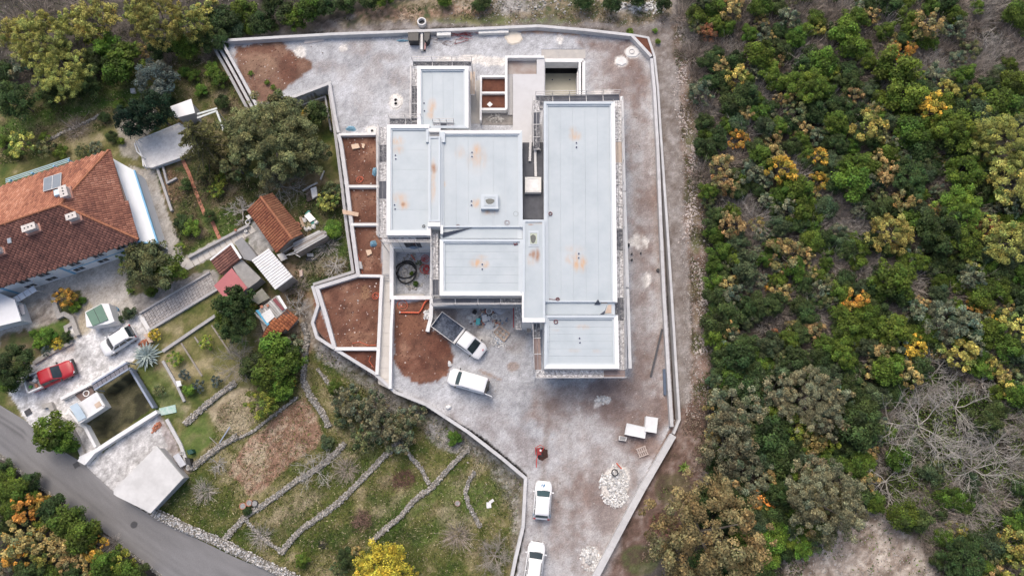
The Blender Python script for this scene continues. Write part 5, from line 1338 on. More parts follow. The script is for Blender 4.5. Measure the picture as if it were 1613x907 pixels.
q = [roofpt(x, y, 'S') + nS * .1 for x, y in ((14, 383.5), (20, 382), (18.5, 374), (12.5, 376))]
slabq(q, nS, .12, 'frame', fr_m, rw2); c = sum(q, Vector()) / 4; slabq([c + (p - c) * .7 for p in q], nS, .14, 'pane', mat('sky_pane', (.45, .52, .58), None, 3, .2), rw2)
# balcony rail behind the house
br = thing('balcony', 'pale turquoise balcony railing along the upper edge of the big house', 'balcony', P(60, 268, EZ))
teal = mat('pale_teal', (.42, .58, .6), (.36, .5, .53), 3, .6)
for k in range(3):
    a, b = P(9, 282.5 + k * 2.6, 2.3 - k * .3), P(110, 249 + k * 2.6, 2.3 - k * .3)
    MB().bar(a, b, .09, .06).build('rail', teal, br)
MB().prism(PX([(14, 289), (112, 256), (116, 258), (118, 262), (18, 294)], 1.2), 1.1, 1.2).build('floor', mat('teal_floor', (.3, .42, .42), (.26, .36, .37), 2, .7), br)
for x, y in ((15.5, 284), (50, 272.5), (84.5, 261.5), (108, 252.5)):
    p = P(x, y, 2.35); MB().bar((p.x, p.y, 1.1), (p.x, p.y, 2.4), .16, .16).build('post', blue_band, br)
# flat-roofed outbuildings
def flat(name, lb, cat, poly, z, th, m, wm=None, inset_=.25, base=BZ, wall=True, panels=0, edge=None):
    q = [Vector((v.x, v.y)) for v in PX(poly, z)]; c = sum(q, Vector((0, 0))) / len(q)
    t = thing(name, lb, cat, (c.x, c.y, base))
    MB().prism(q, z - th, z).build('roof', m, t)
    if wall: MB().prism([c + (v - c) * (1 - inset_ / max(.3, (v - c).length)) for v in q], base - .2, z - th).build('wall', wm or concrete, t)
    if edge:
        for i in range(len(q)):
            a, b = q[i], q[(i + 1) % len(q)]
            MB().prism([a, b, c + (b - c) * .93, c + (a - c) * .93], z + .001, z + .1 + .002 * i).build('parapet', edge, t)
    return t
terr = mat('terrace_slab', (.8, .79, .775), (.56, .55, .54), 2.6, .95, .15, contrast=.95)
flat('terrace_building', 'grey-white flat concrete terrace roof beside the big house', 'outbuilding', [(216, 222), (252, 208), (283, 195), (326, 205), (324, 230), (300, 243), (240, 264), (229, 264)], -.6, .25, terr, wall_w)
tt = thing('parapet_rail', 'white railing on the left edge of the flat terrace roof', 'railing', P(220, 240, -.6))
for (a, b) in (((212, 226), (216, 239)), ((216, 239), (224, 247)), ((224, 247), (226, 262)), ((214, 222), (230, 263)), ((218, 221), (252, 207)), ((252, 207), (283, 194.5))):
    MB().bar(P(*a, .1), P(*b, .1), .12, .12).build('rail', render_white, tt)
for x, y in ((212, 226), (216, 239), (224, 247), (226, 262), (218, 221), (235, 214), (252, 207), (268, 200), (283, 194.5)):
    p = P(x, y, .1); MB().bar((p.x, p.y, -1.0), (p.x, p.y, .12), .08, .08).build('post', render_white, tt)
flat('shed', 'small white sheet roof among trees above the terrace roof', 'shed', [(268, 168), (301, 156), (307, 178), (276, 186)], .9, .08, mat('bright_sheet', (.8, .8, .8), (.74, .74, .74), 2, .6), concrete_grey)
tt = thing('pergola', 'pale pergola frame standing among trees right of the white sheet', 'pergola', P(330, 180, 0))
for a, b in (((311, 186), (341, 175)), ((341, 175), (349, 196)), ((311, 180), (342, 171)), ((349, 196), (352, 206))):
    MB().bar(P(*a, 1.2), P(*b, 1.2), .22, .1).build('beam', mat('pale_beam', (.62, .66, .64), (.5, .54, .52), 3, .7), tt)
for x, y in ((311, 186), (341, 175), (349, 196)):
    p = P(x, y, 1.1); MB().bar((p.x, p.y, BZ), (p.x, p.y, 1.15), .1, .1).build('post', steel_w, tt)
# wall tops and steps between house and garden
def low_wall(lb, pts, w, z1, m, z0=BZ - .3, name='garden_wall', seg=2.5, cat='wall', group='garden walls in the village'):
    return panel_wall(name, lb, pts, w, z0, z1, m, seg, group, cat, 'block')
low_wall('long low wall between the garden lawn and the pale walkway', [(296, 405), (392, 354)], .3, BZ + .5, concrete_grey)
low_wall('low kerb wall round the garden plot beside the terracotta path', [(246, 262), (256, 290), (270, 332)], .28, BZ + .35, concrete_grey)
low_wall('second kerb beside the garden plot under the terrace roof', [(256, 262), (263, 288), (278, 280)], .22, BZ + .35, concrete_grey)
low_wall('curved low concrete wall below the lawn by the parked suv', [(224, 500), (236, 522)], .35, BZ + .25, concrete_white)
wk = thing('walkway', 'pale slab walkway running from the bush to the tiled hut', 'walkway', P(330, 390, BZ))
for k in range(12):
    a, b = k / 12, (k + 1) / 12 - .01
    A0, A1, B0, B1 = P(298, 424, BZ + .05), P(404, 364, BZ + .05), P(292, 412, BZ + .05), P(397, 354, BZ + .05)
    MB().prism([A0.lerp(A1, a), A0.lerp(A1, b), B0.lerp(B1, b), B0.lerp(B1, a)], BZ - .2, BZ + .05 + random.uniform(0, .02)).build('paving_slab', step, wk)
A0, A1, B0, B1 = P(262, 408, BZ + .04), P(297, 426, BZ + .04), P(275, 398, BZ + .04), P(304, 412, BZ + .04)
for k in range(5):
    a, b = k / 5, (k + 1) / 5 - .02
    MB().prism([A0.lerp(A1, a), A0.lerp(A1, b), B0.lerp(B1, b), B0.lerp(B1, a)], BZ - .2, BZ + .04 + random.uniform(0, .02)).build('paving_slab', step, wk)
tp = thing('tile_path', 'narrow terracotta path zigzagging down through the garden lawn', 'path', P(318, 325, BZ))
terra = mat('terracotta', (.45, .2, .13), (.38, .16, .1), 2, .85, rnd=.08)
path = [(287, 251), (298, 274), (306, 297), (323, 339), (329, 337), (348, 381)]
for i in range(len(path) - 1):
    A, B = P(*path[i], BZ + .08), P(*path[i + 1], BZ + .08); d = (B - A).normalized(); s = Vector((-d.y, d.x, 0)) * .2; n = max(1, int((B - A).length / .45))
    for k in range(n):
        p, q2 = A.lerp(B, k / n), A.lerp(B, (k + .95) / n)
        MB().prism([p + s, q2 + s, q2 - s, p - s], BZ - .2, BZ + .06 + random.uniform(0, .02) + .003 * i).build('tile', terra, tp)
# ramp of old cobbles
rp = thing('ramp', 'old cobbled ramp with side kerbs leading up to the red roof', 'ramp', P(280, 475, BZ))
cob = mat('cobble', (.3, .275, .26), (.42, .4, .39), 3, .9, .3, rnd=.12)
A0, A1, B0, B1 = P(235, 521, BZ + .1), P(343, 456, BZ + .1), P(220, 494, BZ + .1), P(331, 429, BZ + .1)
for i in range(26):
    for j in range(7):
        a, b, c, d = i / 26, (i + .9) / 26, j / 7, (j + .9) / 7
        f = lambda s, t_: A0.lerp(A1, s).lerp(B0.lerp(B1, s), t_)
        MB().prism([f(a, c), f(b, c), f(b, d), f(a, d)], BZ - .1, BZ + .06 + random.uniform(0, .05)).build('cobble', cob, rp)
MB().ribbon([A0, A1], .3, BZ - .2, BZ + .35).build('kerb', concrete_grey, rp)
MB().ribbon([B0, B1], .22, BZ - .2, BZ + .3).build('kerb', concrete_grey, rp)
MB().ribbon(PX([(219, 496), (237, 524)], BZ + .12), .4, BZ - .2, BZ + .12).build('threshold', concrete_white, rp)
low_wall('low grey wall running from the agave up to the dark green tree', [(256, 553), (300, 523), (352, 488)], .34, BZ + .3, concrete_grey)
low_wall('narrow board edging between the small garden plots', [(285, 540), (318, 592)], .18, BZ + .12, mat('edging', (.3, .27, .24), (.24, .22, .19), 4, .9), seg=1.2)
low_wall('thin edging from the low wall to the bare tree', [(306, 530), (316, 545)], .18, BZ + .12, MATS['edging'], seg=1.2)
low_wall('thin straight edging beside the red soil plot', [(333, 512), (362, 555)], .16, BZ + .12, MATS['edging'], seg=1.2)
low_wall('dark kerb left of the garden plots below the agave', [(256, 568), (278, 606), (290, 632)], .28, BZ + .25, concrete_grey, seg=1.5)
# hut with two tiled slopes
hut = thing('hut', 'small hut with a two-sided orange tile roof', 'hut', P(435, 350, BZ))
r0, r1 = P(410.5, 310, 1.9), P(459.5, 375.5, 1.9); l0, l1 = P(389.5, 331, 1.0), P(437, 397, 1.0); e0, e1 = P(428, 303.6, 1.05), P(478, 369, 1.05)
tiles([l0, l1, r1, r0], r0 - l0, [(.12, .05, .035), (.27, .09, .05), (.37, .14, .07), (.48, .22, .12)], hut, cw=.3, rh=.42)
tiles([e1, e0, r0, r1], r0 - e0, [(.12, .055, .035), (.2, .08, .045), (.27, .12, .065), (.36, .17, .1)], hut, cw=.3, rh=.42, moss=(.13, .085, .05))  # right slope: its shade put into darker tile colours, plus brown weathered blotches
ridge_tiles(r0 + up_ * .5, r1 + up_ * .5, hut)
cc = (l0 + l1 + e0 + e1) / 4
MB().prism([cc + (p - cc) * .9 for p in (l0, l1, e1, e0)], BZ - .2, .95).build('wall', mat('hut_wall', (.4, .36, .32), (.3, .27, .24), 2, .9), hut)
g1 = [l1, e1, r1]; c = sum(g1, Vector()) / 3
MB().add([c + (p - c) * .86 + (r0 - r1) * .03 for p in g1] + [c + (p - c) * .86 + (r0 - r1) * .06 for p in g1], [(0, 1, 2), (5, 4, 3), (0, 3, 4, 1), (1, 4, 5, 2), (2, 5, 3, 0)]).build('gable', MATS['hut_wall'], hut)
# cluster of low roofs
smallt = thing('tiled_shed', 'small shed with a single slope of brown tiles and white verge', 'shed', P(357, 408, BZ))
k0, k1, k2, k3 = P(332, 410, .6), P(365, 384, 1.1), P(380.4, 407.5, 1.1), P(349, 433.5, .6)
tiles([k0, k3, k2, k1], k1 - k0, PAL_D, smallt, cw=.3, rh=.42)
MB().bar(k0 + up_, k1 + up_, .2, .14).build('verge', render_white, smallt); MB().bar(k1 + up_ * 1.3, k2 + up_ * 1.3, .26, .14).build('verge', render_white, smallt)
c = (k0 + k1 + k2 + k3) / 4; MB().prism([c + (p - c) * .9 for p in (k0, k3, k2, k1)], BZ - .2, .4).build('wall', MATS['hut_wall'], smallt)
flat('flat_shed', 'dark grey flat roof between the tiled shed and the white sheet roof', 'shed', [(369, 381.6), (381, 373.5), (405, 404), (396, 411), (384, 408)], .9, .15, mat('felt', (.22, .22, .225), (.28, .28, .28), 1.6, .9, .2), concrete_grey)
flat('flat_shed', 'worn grey concrete flat roof right of the red roof', 'shed', [(366, 420), (380.5, 408), (411, 438), (405, 444), (388, 456)], .75, .2, mat('worn_concrete', (.34, .33, .31), (.23, .22, .21), 1.4, .95, .3, contrast=.9), concrete_grey)
flat('red_shed', 'smooth red metal roof partly under the dark green tree', 'shed', [(337, 450), (365, 422), (389.5, 453), (380, 462), (352, 468)], .95, .08, mat('red_metal', (.40, .105, .115), (.36, .09, .1), .8, .45), concrete_grey)
ws = thing('sheet_roof', 'white corrugated sheet roof beside the tiled hut', 'shed', P(428, 424, BZ))
a0, a1, a2, a3 = P(396.4, 410, 1.1), P(423.2, 391.4, 1.2), P(461.6, 436, 1.2), P(434, 456.6, 1.1)
for k in range(14):
    f, g = k / 14, (k + 1) / 14
    p, q2, r, s = a0.lerp(a3, f), a0.lerp(a3, g - .012), a1.lerp(a2, g - .012), a1.lerp(a2, f)
    mb = MB(); h = Vector((0, 0, .05)); m0, m1 = p.lerp(q2, .5), s.lerp(r, .5)
    mb.add([p, m0 + h, q2, s, m1 + h, r, p - h, q2 - h, s - h, r - h], [(0, 1, 4, 3), (1, 2, 5, 4), (6, 8, 9, 7), (0, 6, 7, 2, 1), (3, 4, 5, 9, 8), (0, 3, 8, 6), (2, 7, 9, 5)])
    mb.build('sheet', mat('white_tin', (.80, .80, .80), (.70, .69, .67), 1.2, .6), ws)
c = (a0 + a1 + a2 + a3) / 4; MB().prism([c + (p - c) * .9 for p in (a0, a3, a2, a1)], BZ - .2, .9).build('wall', MATS['hut_wall'], ws)
ls = thing('plank_roof', 'long old roof of grey tin and planks below the tiled hut', 'shed', P(488, 380, BZ))
b0, b1, b2, b3 = P(459, 384, .5), P(505, 361, .6), P(516, 371, .6), P(466, 400, .5)
tin = [mat('tin_pale', (.56, .55, .53), (.42, .41, .39), 2, .7), mat('tin_grey', (.3, .285, .265), (.4, .385, .365), 2.5, .85), mat('tin_brown', (.26, .21, .17), (.34, .29, .25), 2.5, .9)]
for k in range(9):
    f, g = k / 9, (k + .85) / 9; s0, s1 = random.uniform(-.04, .05), random.uniform(.94, 1.06)
    q = [b0.lerp(b3, f), b0.lerp(b3, g), b1.lerp(b2, g), b1.lerp(b2, f)]
    q = [q[0].lerp(q[3], s0), q[1].lerp(q[2], s0), q[1].lerp(q[2], s1), q[0].lerp(q[3], s1)]
    MB().prism(q, .42, .5 + random.uniform(0, .08)).build('plank', tin[(0, 0, 1, 1, 2, 1, 0, 1, 0)[k]], ls)
MB().prism([(b0 + (b3 - b0) * .1), b0.lerp(b3, .9), b1.lerp(b2, .9), b1.lerp(b2, .1)], BZ - .1, .4).build('wall', tin[2], ls)
for (x, y), (x2, y2) in (((446, 397), (462, 387)), ((449, 403), (466, 396)), ((466, 401), (473, 405)), ((455, 402), (470, 398))):
    MB().bar(P(x, y, .3), P(x2, y2, .4), .09, .06).build('batten', tin[0], ls)
ps = thing('patched_shed', 'patched shed roof, grey corrugated sheets above and orange tiles below', 'shed', P(432, 498, BZ))
c0, c1, c2, c3 = P(399, 494, .55), P(436, 465, .7), P(452, 487, .7), P(421, 514, .55)
for k in range(12):
    f, g = k / 12, (k + .9) / 12
    q = [c0.lerp(c1, f), c0.lerp(c1, g), c3.lerp(c2, g), c3.lerp(c2, f)]
    h = Vector((0, 0, .05)); m0, m1 = q[0].lerp(q[1], .5) + h, q[3].lerp(q[2], .5) + h
    MB().add([q[0], m0, q[1], q[3], m1, q[2], q[0] - h * 2, q[1] - h * 2, q[3] - h * 2, q[2] - h * 2], [(0, 3, 4, 1), (1, 4, 5, 2), (6, 7, 9, 8), (0, 1, 2, 7, 6), (3, 8, 9, 5, 4), (0, 6, 8, 3), (2, 5, 9, 7)]).build('sheet', tin[1] if k % 4 else tin[0], ps)
for poly, m, z in [([(411, 495), (425, 486), (433, 498.5), (421, 509)], whitebag, .8), ([(402.5, 489), (406, 487.5), (424.5, 510), (421, 513)], mat('bright_blue', (.08, .4, .62), None, 3, .5), .78), ([(436, 466), (440, 465), (452.5, 485), (449, 487)], render_white, .85), ([(429, 472), (434, 469), (448, 487), (444, 489)], mat('dark_red_tin', (.2, .04, .05), None, 4, .6), .84), ([(409, 482), (413, 480), (415, 484), (411, 486)], terra, .82), ([(419, 480), (422, 478.5), (424, 482), (421, 484)], terra, .82)]:
    MB().prism(PX(poly, z), z - .06, z).build('patch', m, ps)
d0, d1, d2, d3, d4 = P(421, 512, .6), P(452, 488, .75), P(470, 502, .3), P(444, 525, .3), P(414, 531, .2)
tiles([d0, d3, d2, d1], d1 - d2, [(.2, .06, .03), (.36, .12, .05), (.48, .17, .07), (.55, .23, .11)], ps, cw=.3, rh=.42)
tiles([P(413, 526, .3), d4, d3, d0], d0 - d3, [(.2, .06, .03), (.36, .12, .05), (.48, .17, .07)], ps, cw=.3, rh=.42)
c = (c0 + d2 + c1 + d4) / 4; MB().prism([c + (p - c) * .85 for p in (c0, d4, d3, d2, c1)], BZ - .2, .15).build('wall', MATS['hut_wall'], ps)
flat('flat_shed', 'small mossy concrete roof left of the patched shed', 'shed', [(392, 470), (412.5, 454), (425, 469), (407, 479)], .4, .15, mat('mossy', (.26, .25, .22), (.18, .18, .14), 1.6, .95, .3), concrete_grey)
plate('metal_sheet', 'grey metal sheet beside the corner of the white corrugated roof', [(436, 401), (446, 397.5), (453, 407), (443, 411.5)], BZ + .6, .05, fr_m, 'metal sheet', bat=False)
# junk by the hut
jk = thing('junk_pile', 'pile of boards, teal plastic and metal sheet right of the tiled hut', 'junk pile', P(485, 350, BZ))
for poly, m, z in [([(479, 340), (487, 334), (497, 345), (488, 350)], fr_m, .5), ([(480, 337), (486, 331), (489, 333), (483, 339)], mat('teal_plastic', (.04, .3, .24), None, 4, .5), .35), ([(488, 349), (495, 346), (498, 351), (490, 353)], MATS['teal_plastic'], .3), ([(471, 342), (475, 341), (480, 356), (475, 358)], timber, .3), ([(478, 352), (488, 347), (491, 354), (483, 360)], mat('khaki', (.36, .33, .2), (.42, .38, .25), 3, .9), .2), ([(474, 344), (481, 341), (484, 348), (478, 351)], whitebag, .28)]:
    MB().prism(PX(poly, BZ + z), BZ, BZ + z).build('board', m, jk)
for x, y, m in ((494, 357, whitebag), (498, 350, whitebag), (482, 361, whitebag), (470, 353, terra), (487, 360, whitebag)):
    MB().rock(P(x, y, BZ + .2), .32, .7).build('sack', m, jk)
jk = thing('log_pile', 'dark log pile with a white sheet near the leaning birch trunk', 'log pile', P(490, 303, BZ))
for k in range(9): MB().tube([P(482 + k * .9, 296 + k * .5, BZ + .2 + .05 * (k % 3)), P(485 + k * .9, 318 - k * .4, BZ + .2 + .05 * (k % 3))], .11, 7).build('log', mat('bark', (.09, .07, .058), (.13, .105, .09), 5, .95), jk)
MB().prism(PX([(489, 297), (498, 294), (500, 308), (492, 313)], BZ + .6), BZ + .3, BZ + .6).build('sheet', whitebag, jk)
MB().prism(PX([(498, 313), (512, 311), (512, 314), (498, 316)], BZ + .3), BZ, BZ + .3).build('plank', timber, jk)
tr = thing('birch_trunk', 'pale fallen birch trunk in two pieces below the bushy tree', 'fallen trunk', P(500, 285, BZ))
MB().tube([P(477, 301, BZ + .3), P(488, 294, BZ + .45), P(500, 288, BZ + .6)], .14, 8, .11).build('log', mat('birch', (.6, .58, .54), (.36, .35, .33), 3, .85), tr)
MB().tube([P(505, 283, BZ + .6), P(508, 275, BZ + .6), P(510.5, 269.5, BZ + .5)], .12, 8, .09).build('log', MATS['birch'], tr)
plate('brick_stack', 'small stack of white and red bricks right of the white corrugated roof', [(471, 426), (476, 424.5), (476.5, 434), (472, 436)], BZ, .4, mat('brick_white', (.6, .55, .5), (.5, .3, .22), 6, .9), 'bricks', bat=False)
plate('dark_tarp', 'dark folded tarpaulin on the ground below the plank roof', [(482, 405), (499, 406), (500, 410), (482, 411)], BZ, .2, darkm, 'tarpaulin', bat=False)
plate('crate', 'bluish crate beside the dark folded tarpaulin', [(483, 399), (493, 399), (494, 404), (484, 404)], BZ, .3, fr_m, 'crate', bat=False)
box_thing('wash_basin', 'pale square basin by the lower left corner of the tiled hut', 'basin', [(387, 341), (392, 338), (396, 343), (391, 346)], BZ, .6, whitebag, whitebag, .8)
coil('tyre', 'pale ring-shaped planter beside the square basin', 391, 350.5, BZ, .27, 2, .07, concrete_white, 'planter', .02)
coil('garden_jar', 'pale curved garden jar on the slab walkway', 387, 364, BZ + .1, .2, 1, .09, whitebag, 'jar', .4)
box_thing('flower_pot', 'small red flower pot on the lawn edge wall', 'flower pot', [(369, 361), (371.5, 360), (372.5, 363), (370, 364)], BZ + .45, .25, terra, terra)
# green roofed greenhouse
gh = thing('greenhouse', 'small white garden house with two green roof panels', 'greenhouse', P(152, 496, BZ))
q = PX([(136, 515), (170, 510), (180, 506), (171, 478), (160, 478), (134, 491)], .2)
c = sum(q, Vector()) / 6
MB().prism(q, BZ, .2).build('body', render_white, gh)
g = PX([(134.5, 492.5), (159.5, 478.8), (170.5, 503), (145.5, 514)], .32)
for a, b in ((.02, .49), (.51, .98)):
    MB().prism([g[0].lerp(g[1], a), g[0].lerp(g[1], b), g[3].lerp(g[2], b), g[3].lerp(g[2], a)], .205, .32).build('roof_panel', mat('green_panel', (.115, .215, .155), (.1, .19, .14), 1.4, .5), gh)
MB().prism([g[0].lerp(g[1], .491), g[0].lerp(g[1], .509), g[3].lerp(g[2], .509), g[3].lerp(g[2], .491)], .205, .34).build('ridge_bar', darkm, gh)
low_wall('white board edging with toys right of the garden house', [(178, 487), (184, 506)], .12, BZ + .5, render_white)
for x, y, m, lb, r in ((186, 488, mat('toy_blue', (.05, .3, .55), None, 3, .5), 'small blue thing by the white board edging', .2), (182, 491, mat('toy_yellow', (.7, .45, .05), None, 3, .5), 'small yellow thing by the white board edging', .22), (186, 497, whitebag, 'round white tub by the white board edging', .36)):
    bucket(lb, x, y, r, .3, m, BZ)
# annexes on the left of the house front
flat('annexe', 'white flat roof of the annexe at the left picture edge', 'outbuilding', [(-60, 440), (-2, 461), (23, 472), (33.5, 505), (0, 513), (-60, 530)], .6, .2, mat('annexe_white', (.72, .73, .75), (.64, .65, .67), .8, .8), wall_w)
cn = thing('canopy', 'pale glass canopy in front of the big house', 'canopy', P(40, 462, BZ))
q = [P(19, 470, .2), P(53, 450, .4), P(59, 458, .2), P(25, 478, 0)]
for k in range(4):
    a, b = k / 4 + .01, (k + 1) / 4 - .01
    slabq([q[0].lerp(q[1], a), q[3].lerp(q[2], a), q[3].lerp(q[2], b), q[0].lerp(q[1], b)], Vector((0, 0, 1)), .05, 'pane', mat('pale_pane', (.5, .55, .62), (.42, .47, .54), 1, .25), cn)
for p in (q[2], q[3], q[0], q[1]): MB().bar((p.x, p.y, BZ), (p.x, p.y, p.z), .08, .08).build('post', fr_m, cn)
plate('solar_sheet', 'dark grey sheet beside the annexe roof', [(25.5, 481), (37, 479), (40, 494), (30, 497.5)], .1, .06, mat('greyblue', (.2, .21, .25), None, 2, .4), 'sheet', bat=False)
low_wall('old stone wall between the stone patio and the orange shrub bed', [(82, 462), (86, 480), (92, 498), (100, 494), (112, 500), (122, 528)], .5, BZ + .45, mat('old_stone', (.32, .3, .275), (.42, .4, .37), 2.5, .95, .5), seg=.8)
low_wall('stone edge wall of the round garden bed above the red pickup', [(52, 572), (75, 558), (110, 540), (103, 515), (112, 510)], .4, BZ + .3, MATS['old_stone'], seg=.8)
# garage, walled pit and white house below the driveway
gar = flat('garage', 'garage with a plain white flat roof beside the road', 'garage', [(247, 702), (289, 752), (237, 808), (222, 800), (184, 781.5), (179, 778), (179, 771)], .4, .3, mat('garage_white', (.62, .615, .605), (.5, .495, .485), .8, .85, .15, bscale=5), concrete_grey)
low_wall('white wall between the walled pit and the garage forecourt', [(125, 722), (150, 710), (190, 684), (247, 648)], .42, BZ + .8, render_white)
rail_b = mat('rail_blue', (.22, .26, .34), (.28, .32, .4), 3, .5)
low_wall('white wall of the walled pit with blue capping, lower left side', [(124, 667), (133, 672), (150, 704)], .3, BZ + .9, render_white)
low_wall('blue-grey rail wall on the right side of the walled pit', [(203, 579), (241, 642)], .22, BZ + .7, rail_b)
pg = thing('pergola_roof', 'dark blue pergola strip along the top of the walled pit', 'pergola', P(174, 590, BZ))
q = PX([(145, 605), (200, 571), (203, 581), (149, 614)], .3)
for k in range(8):
    a, b = k / 8 + .005, (k + 1) / 8 - .008
    MB().prism([q[0].lerp(q[1], a), q[0].lerp(q[1], b), q[3].lerp(q[2], b), q[3].lerp(q[2], a)], .22, .3).build('panel', mat('pergola_panel', (.13, .13, .16), (.17, .165, .19), 1.5, .5), pg)
MB().bar(q[0], q[1], .16, .2).build('beam', rail_b, pg); MB().bar(q[3], q[2], .16, .2).build('beam', rail_b, pg)
for p in q: MB().bar((p.x, p.y, BZ - 1), (p.x, p.y, .25), .1, .1).build('post', rail_b, pg)
low_wall('white upper wall along the driveway above the pergola strip', [(95, 628), (146, 602), (198, 570)], .35, BZ + .7, render_white)
tb = thing('terrace_house', 'small white terrace with pale blue glass roof left of the walled pit', 'terrace', P(135, 645, BZ))
MB().prism(PX([(108, 645), (150, 618), (164, 640), (124, 666)], -.1), BZ - .2, -.1).build('floor', mat('terrace_white', (.7, .71, .72), (.6, .61, .62), 1.2, .6), tb)
q = [P(110, 640, .2), P(122, 634, .35), P(136, 657, .35), P(124, 664, .2)]
slabq(q, Vector((0, 0, 1)), .06, 'glass_roof', mat('blue_glass', (.5, .6, .68), (.42, .52, .6), 1, .2), tb)
for a, b in (((152, 618), (165, 640)), ((165, 640), (125, 666)), ((125, 666), (108, 645))):
    MB().bar(P(*a, .05), P(*b, .05), .22, .3).build('parapet', render_white, tb)
plate('board', 'pale plywood board lying on the small white terrace', [(148, 637), (158, 630), (160, 638), (152, 643)], -.08, .05, ply, 'board', bat=False)
pt = thing('patio_circle', 'dark paved patio with a pale ring, between pergola and terrace', 'patio', P(134, 618, BZ))
MB().prism(PX([(118, 622), (140, 606), (148, 616), (146, 622), (128, 632)], BZ + .3), BZ - .1, BZ + .3).build('paving', mat('patio_dark', (.13, .085, .075), (.2, .15, .13), 3, .9), pt)
c = P(136.5, 619.5, BZ + .3); MB().ring((c.x, c.y), .36, .26, BZ + .2, BZ + .42, 16).build('ring', concrete_white, pt)
low_wall('crumbling stone wall round the round bush by the road', [(66, 640), (78, 637), (86, 655), (105, 668), (118, 690), (132, 722)], .5, BZ + .5, MATS['old_stone'], seg=.8)
low_wall('white gate wall at the corner of the forecourt and the road', [(124, 722), (133, 727), (146, 712)], .55, BZ + .8, render_white)
low_wall('pale step edge of the forecourt right of the garage', [(262, 660), (284, 700), (298, 740)], .35, BZ + .2, concrete)
plate('metal_sheet', 'pale corrugated sheet leaning by the right corner of the garage', [(272, 718), (281, 713), (293, 731), (284, 736)], BZ + .5, .05, mat('sheet_lilac', (.55, .57, .62), (.48, .5, .55), 2, .5), 'metal sheet', bat=False)
box_thing('bin', 'dark bin among white tubs beside the corrugated sheet', 'bin', [(291, 720), (299, 722), (301, 733), (294, 731)], BZ, .8, darkm, darkm)
for x, y, lb in ((288, 713, 'white tub above the dark bin'), (298, 737, 'white tub below the dark bin')): bucket(lb, x, y, .2, .3, whitebag, BZ)
box_thing('barrel', 'dark green garden barrel above the dark bin', 'barrel', [(294, 709), (302, 707), (305, 713), (297, 716)], BZ, .7, mat('dark_green', (.01, .07, .055), None, 4, .5), MATS['dark_green'])
plate('tarpaulin', 'white and green crumpled sheet on the lawn right of the walled pit', [(250, 643), (276, 637), (278, 649), (254, 654)], BZ + .02, .1, mat('white_green', (.55, .6, .57), (.2, .42, .34), 2.2, .7, contrast=.95), 'sheet', bat=False)
rubble('brick_heap', 'broken red bricks at the corner of the forecourt', 249, 669, .3, .95, 60, .06, .16, brick_m, .2, BZ, 'bricks', -.6)
rubble('brick_heap', 'old bricks on a pallet beside the white suv and the agave', 228, 541, .7, .5, 50, .06, .16, brick_m, .2, BZ, 'bricks')
plate('bench', 'pale slatted bench between the white suv and the agave', [(226, 527), (232, 525), (241, 538), (235, 540)], BZ + .05, .4, ply, 'bench')
tb2 = thing('table', 'white plastic table on the kerb right of the agave lawn', 'table', P(281, 604, BZ))
MB().prism(PX([(277, 600), (284, 599), (286, 607), (279, 609)], BZ + .7), BZ + .65, BZ + .7).build('table_top', render_white, tb2)
for x, y in ((278, 601), (283, 600), (285, 606), (280, 608)):
    p = P(x, y, BZ + .65); MB().bar((p.x, p.y, BZ), (p.x, p.y, BZ + .65), .05, .05).build('leg', render_white, tb2)
MB().bar(P(346, 697, BZ + .3), P(362, 672, BZ + .3), .12, .1).build('blue_pole', rail_b, label='blue-grey pole lying across the garden below the pale field', cat='pole')
MB().bar(P(330, 688, BZ + .3), P(345, 702, BZ + .3), .08, .1).build('wooden_pole', MATS['edging'], label='grey wooden pole lying above the blue-grey pole', cat='pole')
ch = thing('chair', 'yellow metal chair frame by the stony bank', 'chair', G(464, 605))
c = G(464, 605); ye = mat('yellow_metal', (.5, .24, .02), (.42, .2, .02), 4, .5)
for dx in (-.25, .25):
    for dy in (-.2, .3): MB().bar((c.x + dx, c.y + dy, c.z), (c.x + dx, c.y + dy, c.z + (.85 if dy > 0 else .45)), .06, .06).build('leg', ye, ch)
for dy, z in ((-.2, .45), (.3, .45), (.3, .85)): MB().bar((c.x - .25, c.y + dy, c.z + z), (c.x + .25, c.y + dy, c.z + z), .06, .06).build('rail', ye, ch)
for dx in (-.25, .25): MB().bar((c.x + dx, c.y - .2, c.z + .45), (c.x + dx, c.y + .3, c.z + .45), .06, .06).build('rail', ye, ch)
for k, (x, y, m, lb) in enumerate([(384.5, 796, terra, 'left terracotta pot at the end of the dry stone wall'), (394.5, 791, terra, 'middle terracotta pot with a green plant at the stone wall'), (403, 792, darkm, 'dark pot right of the two terracotta pots')]):
    bucket(lb, x, y, .34, .4, m, zg(*G(x, y)[:2]))
bt = thing('board', 'white board lying on the grass near the site wall', 'board', G(770, 795)); c = G(770, 795)
MB().box((c.x, c.y, c.z + .04), (.5, .6, .05), .1).build('sheet', render_white, bt); MB().box((c.x + .3, c.y + .4, c.z + .05), (.5, .3, .05), .6).build('sheet', whitebag, bt)
bucket('small reddish tub in the grass left of the white board', 721, 792, .28, .25, mat('pinkish', (.4, .25, .22), (.32, .2, .18), 4, .8), zg(*G(721, 792)[:2]))
box_thing('well_cover', 'small white well cover on the grass at the top left', 'well cover', [(205, 140), (212, 139), (213, 146), (206, 147)], BZ, .3, whitebag, whitebag, .7)
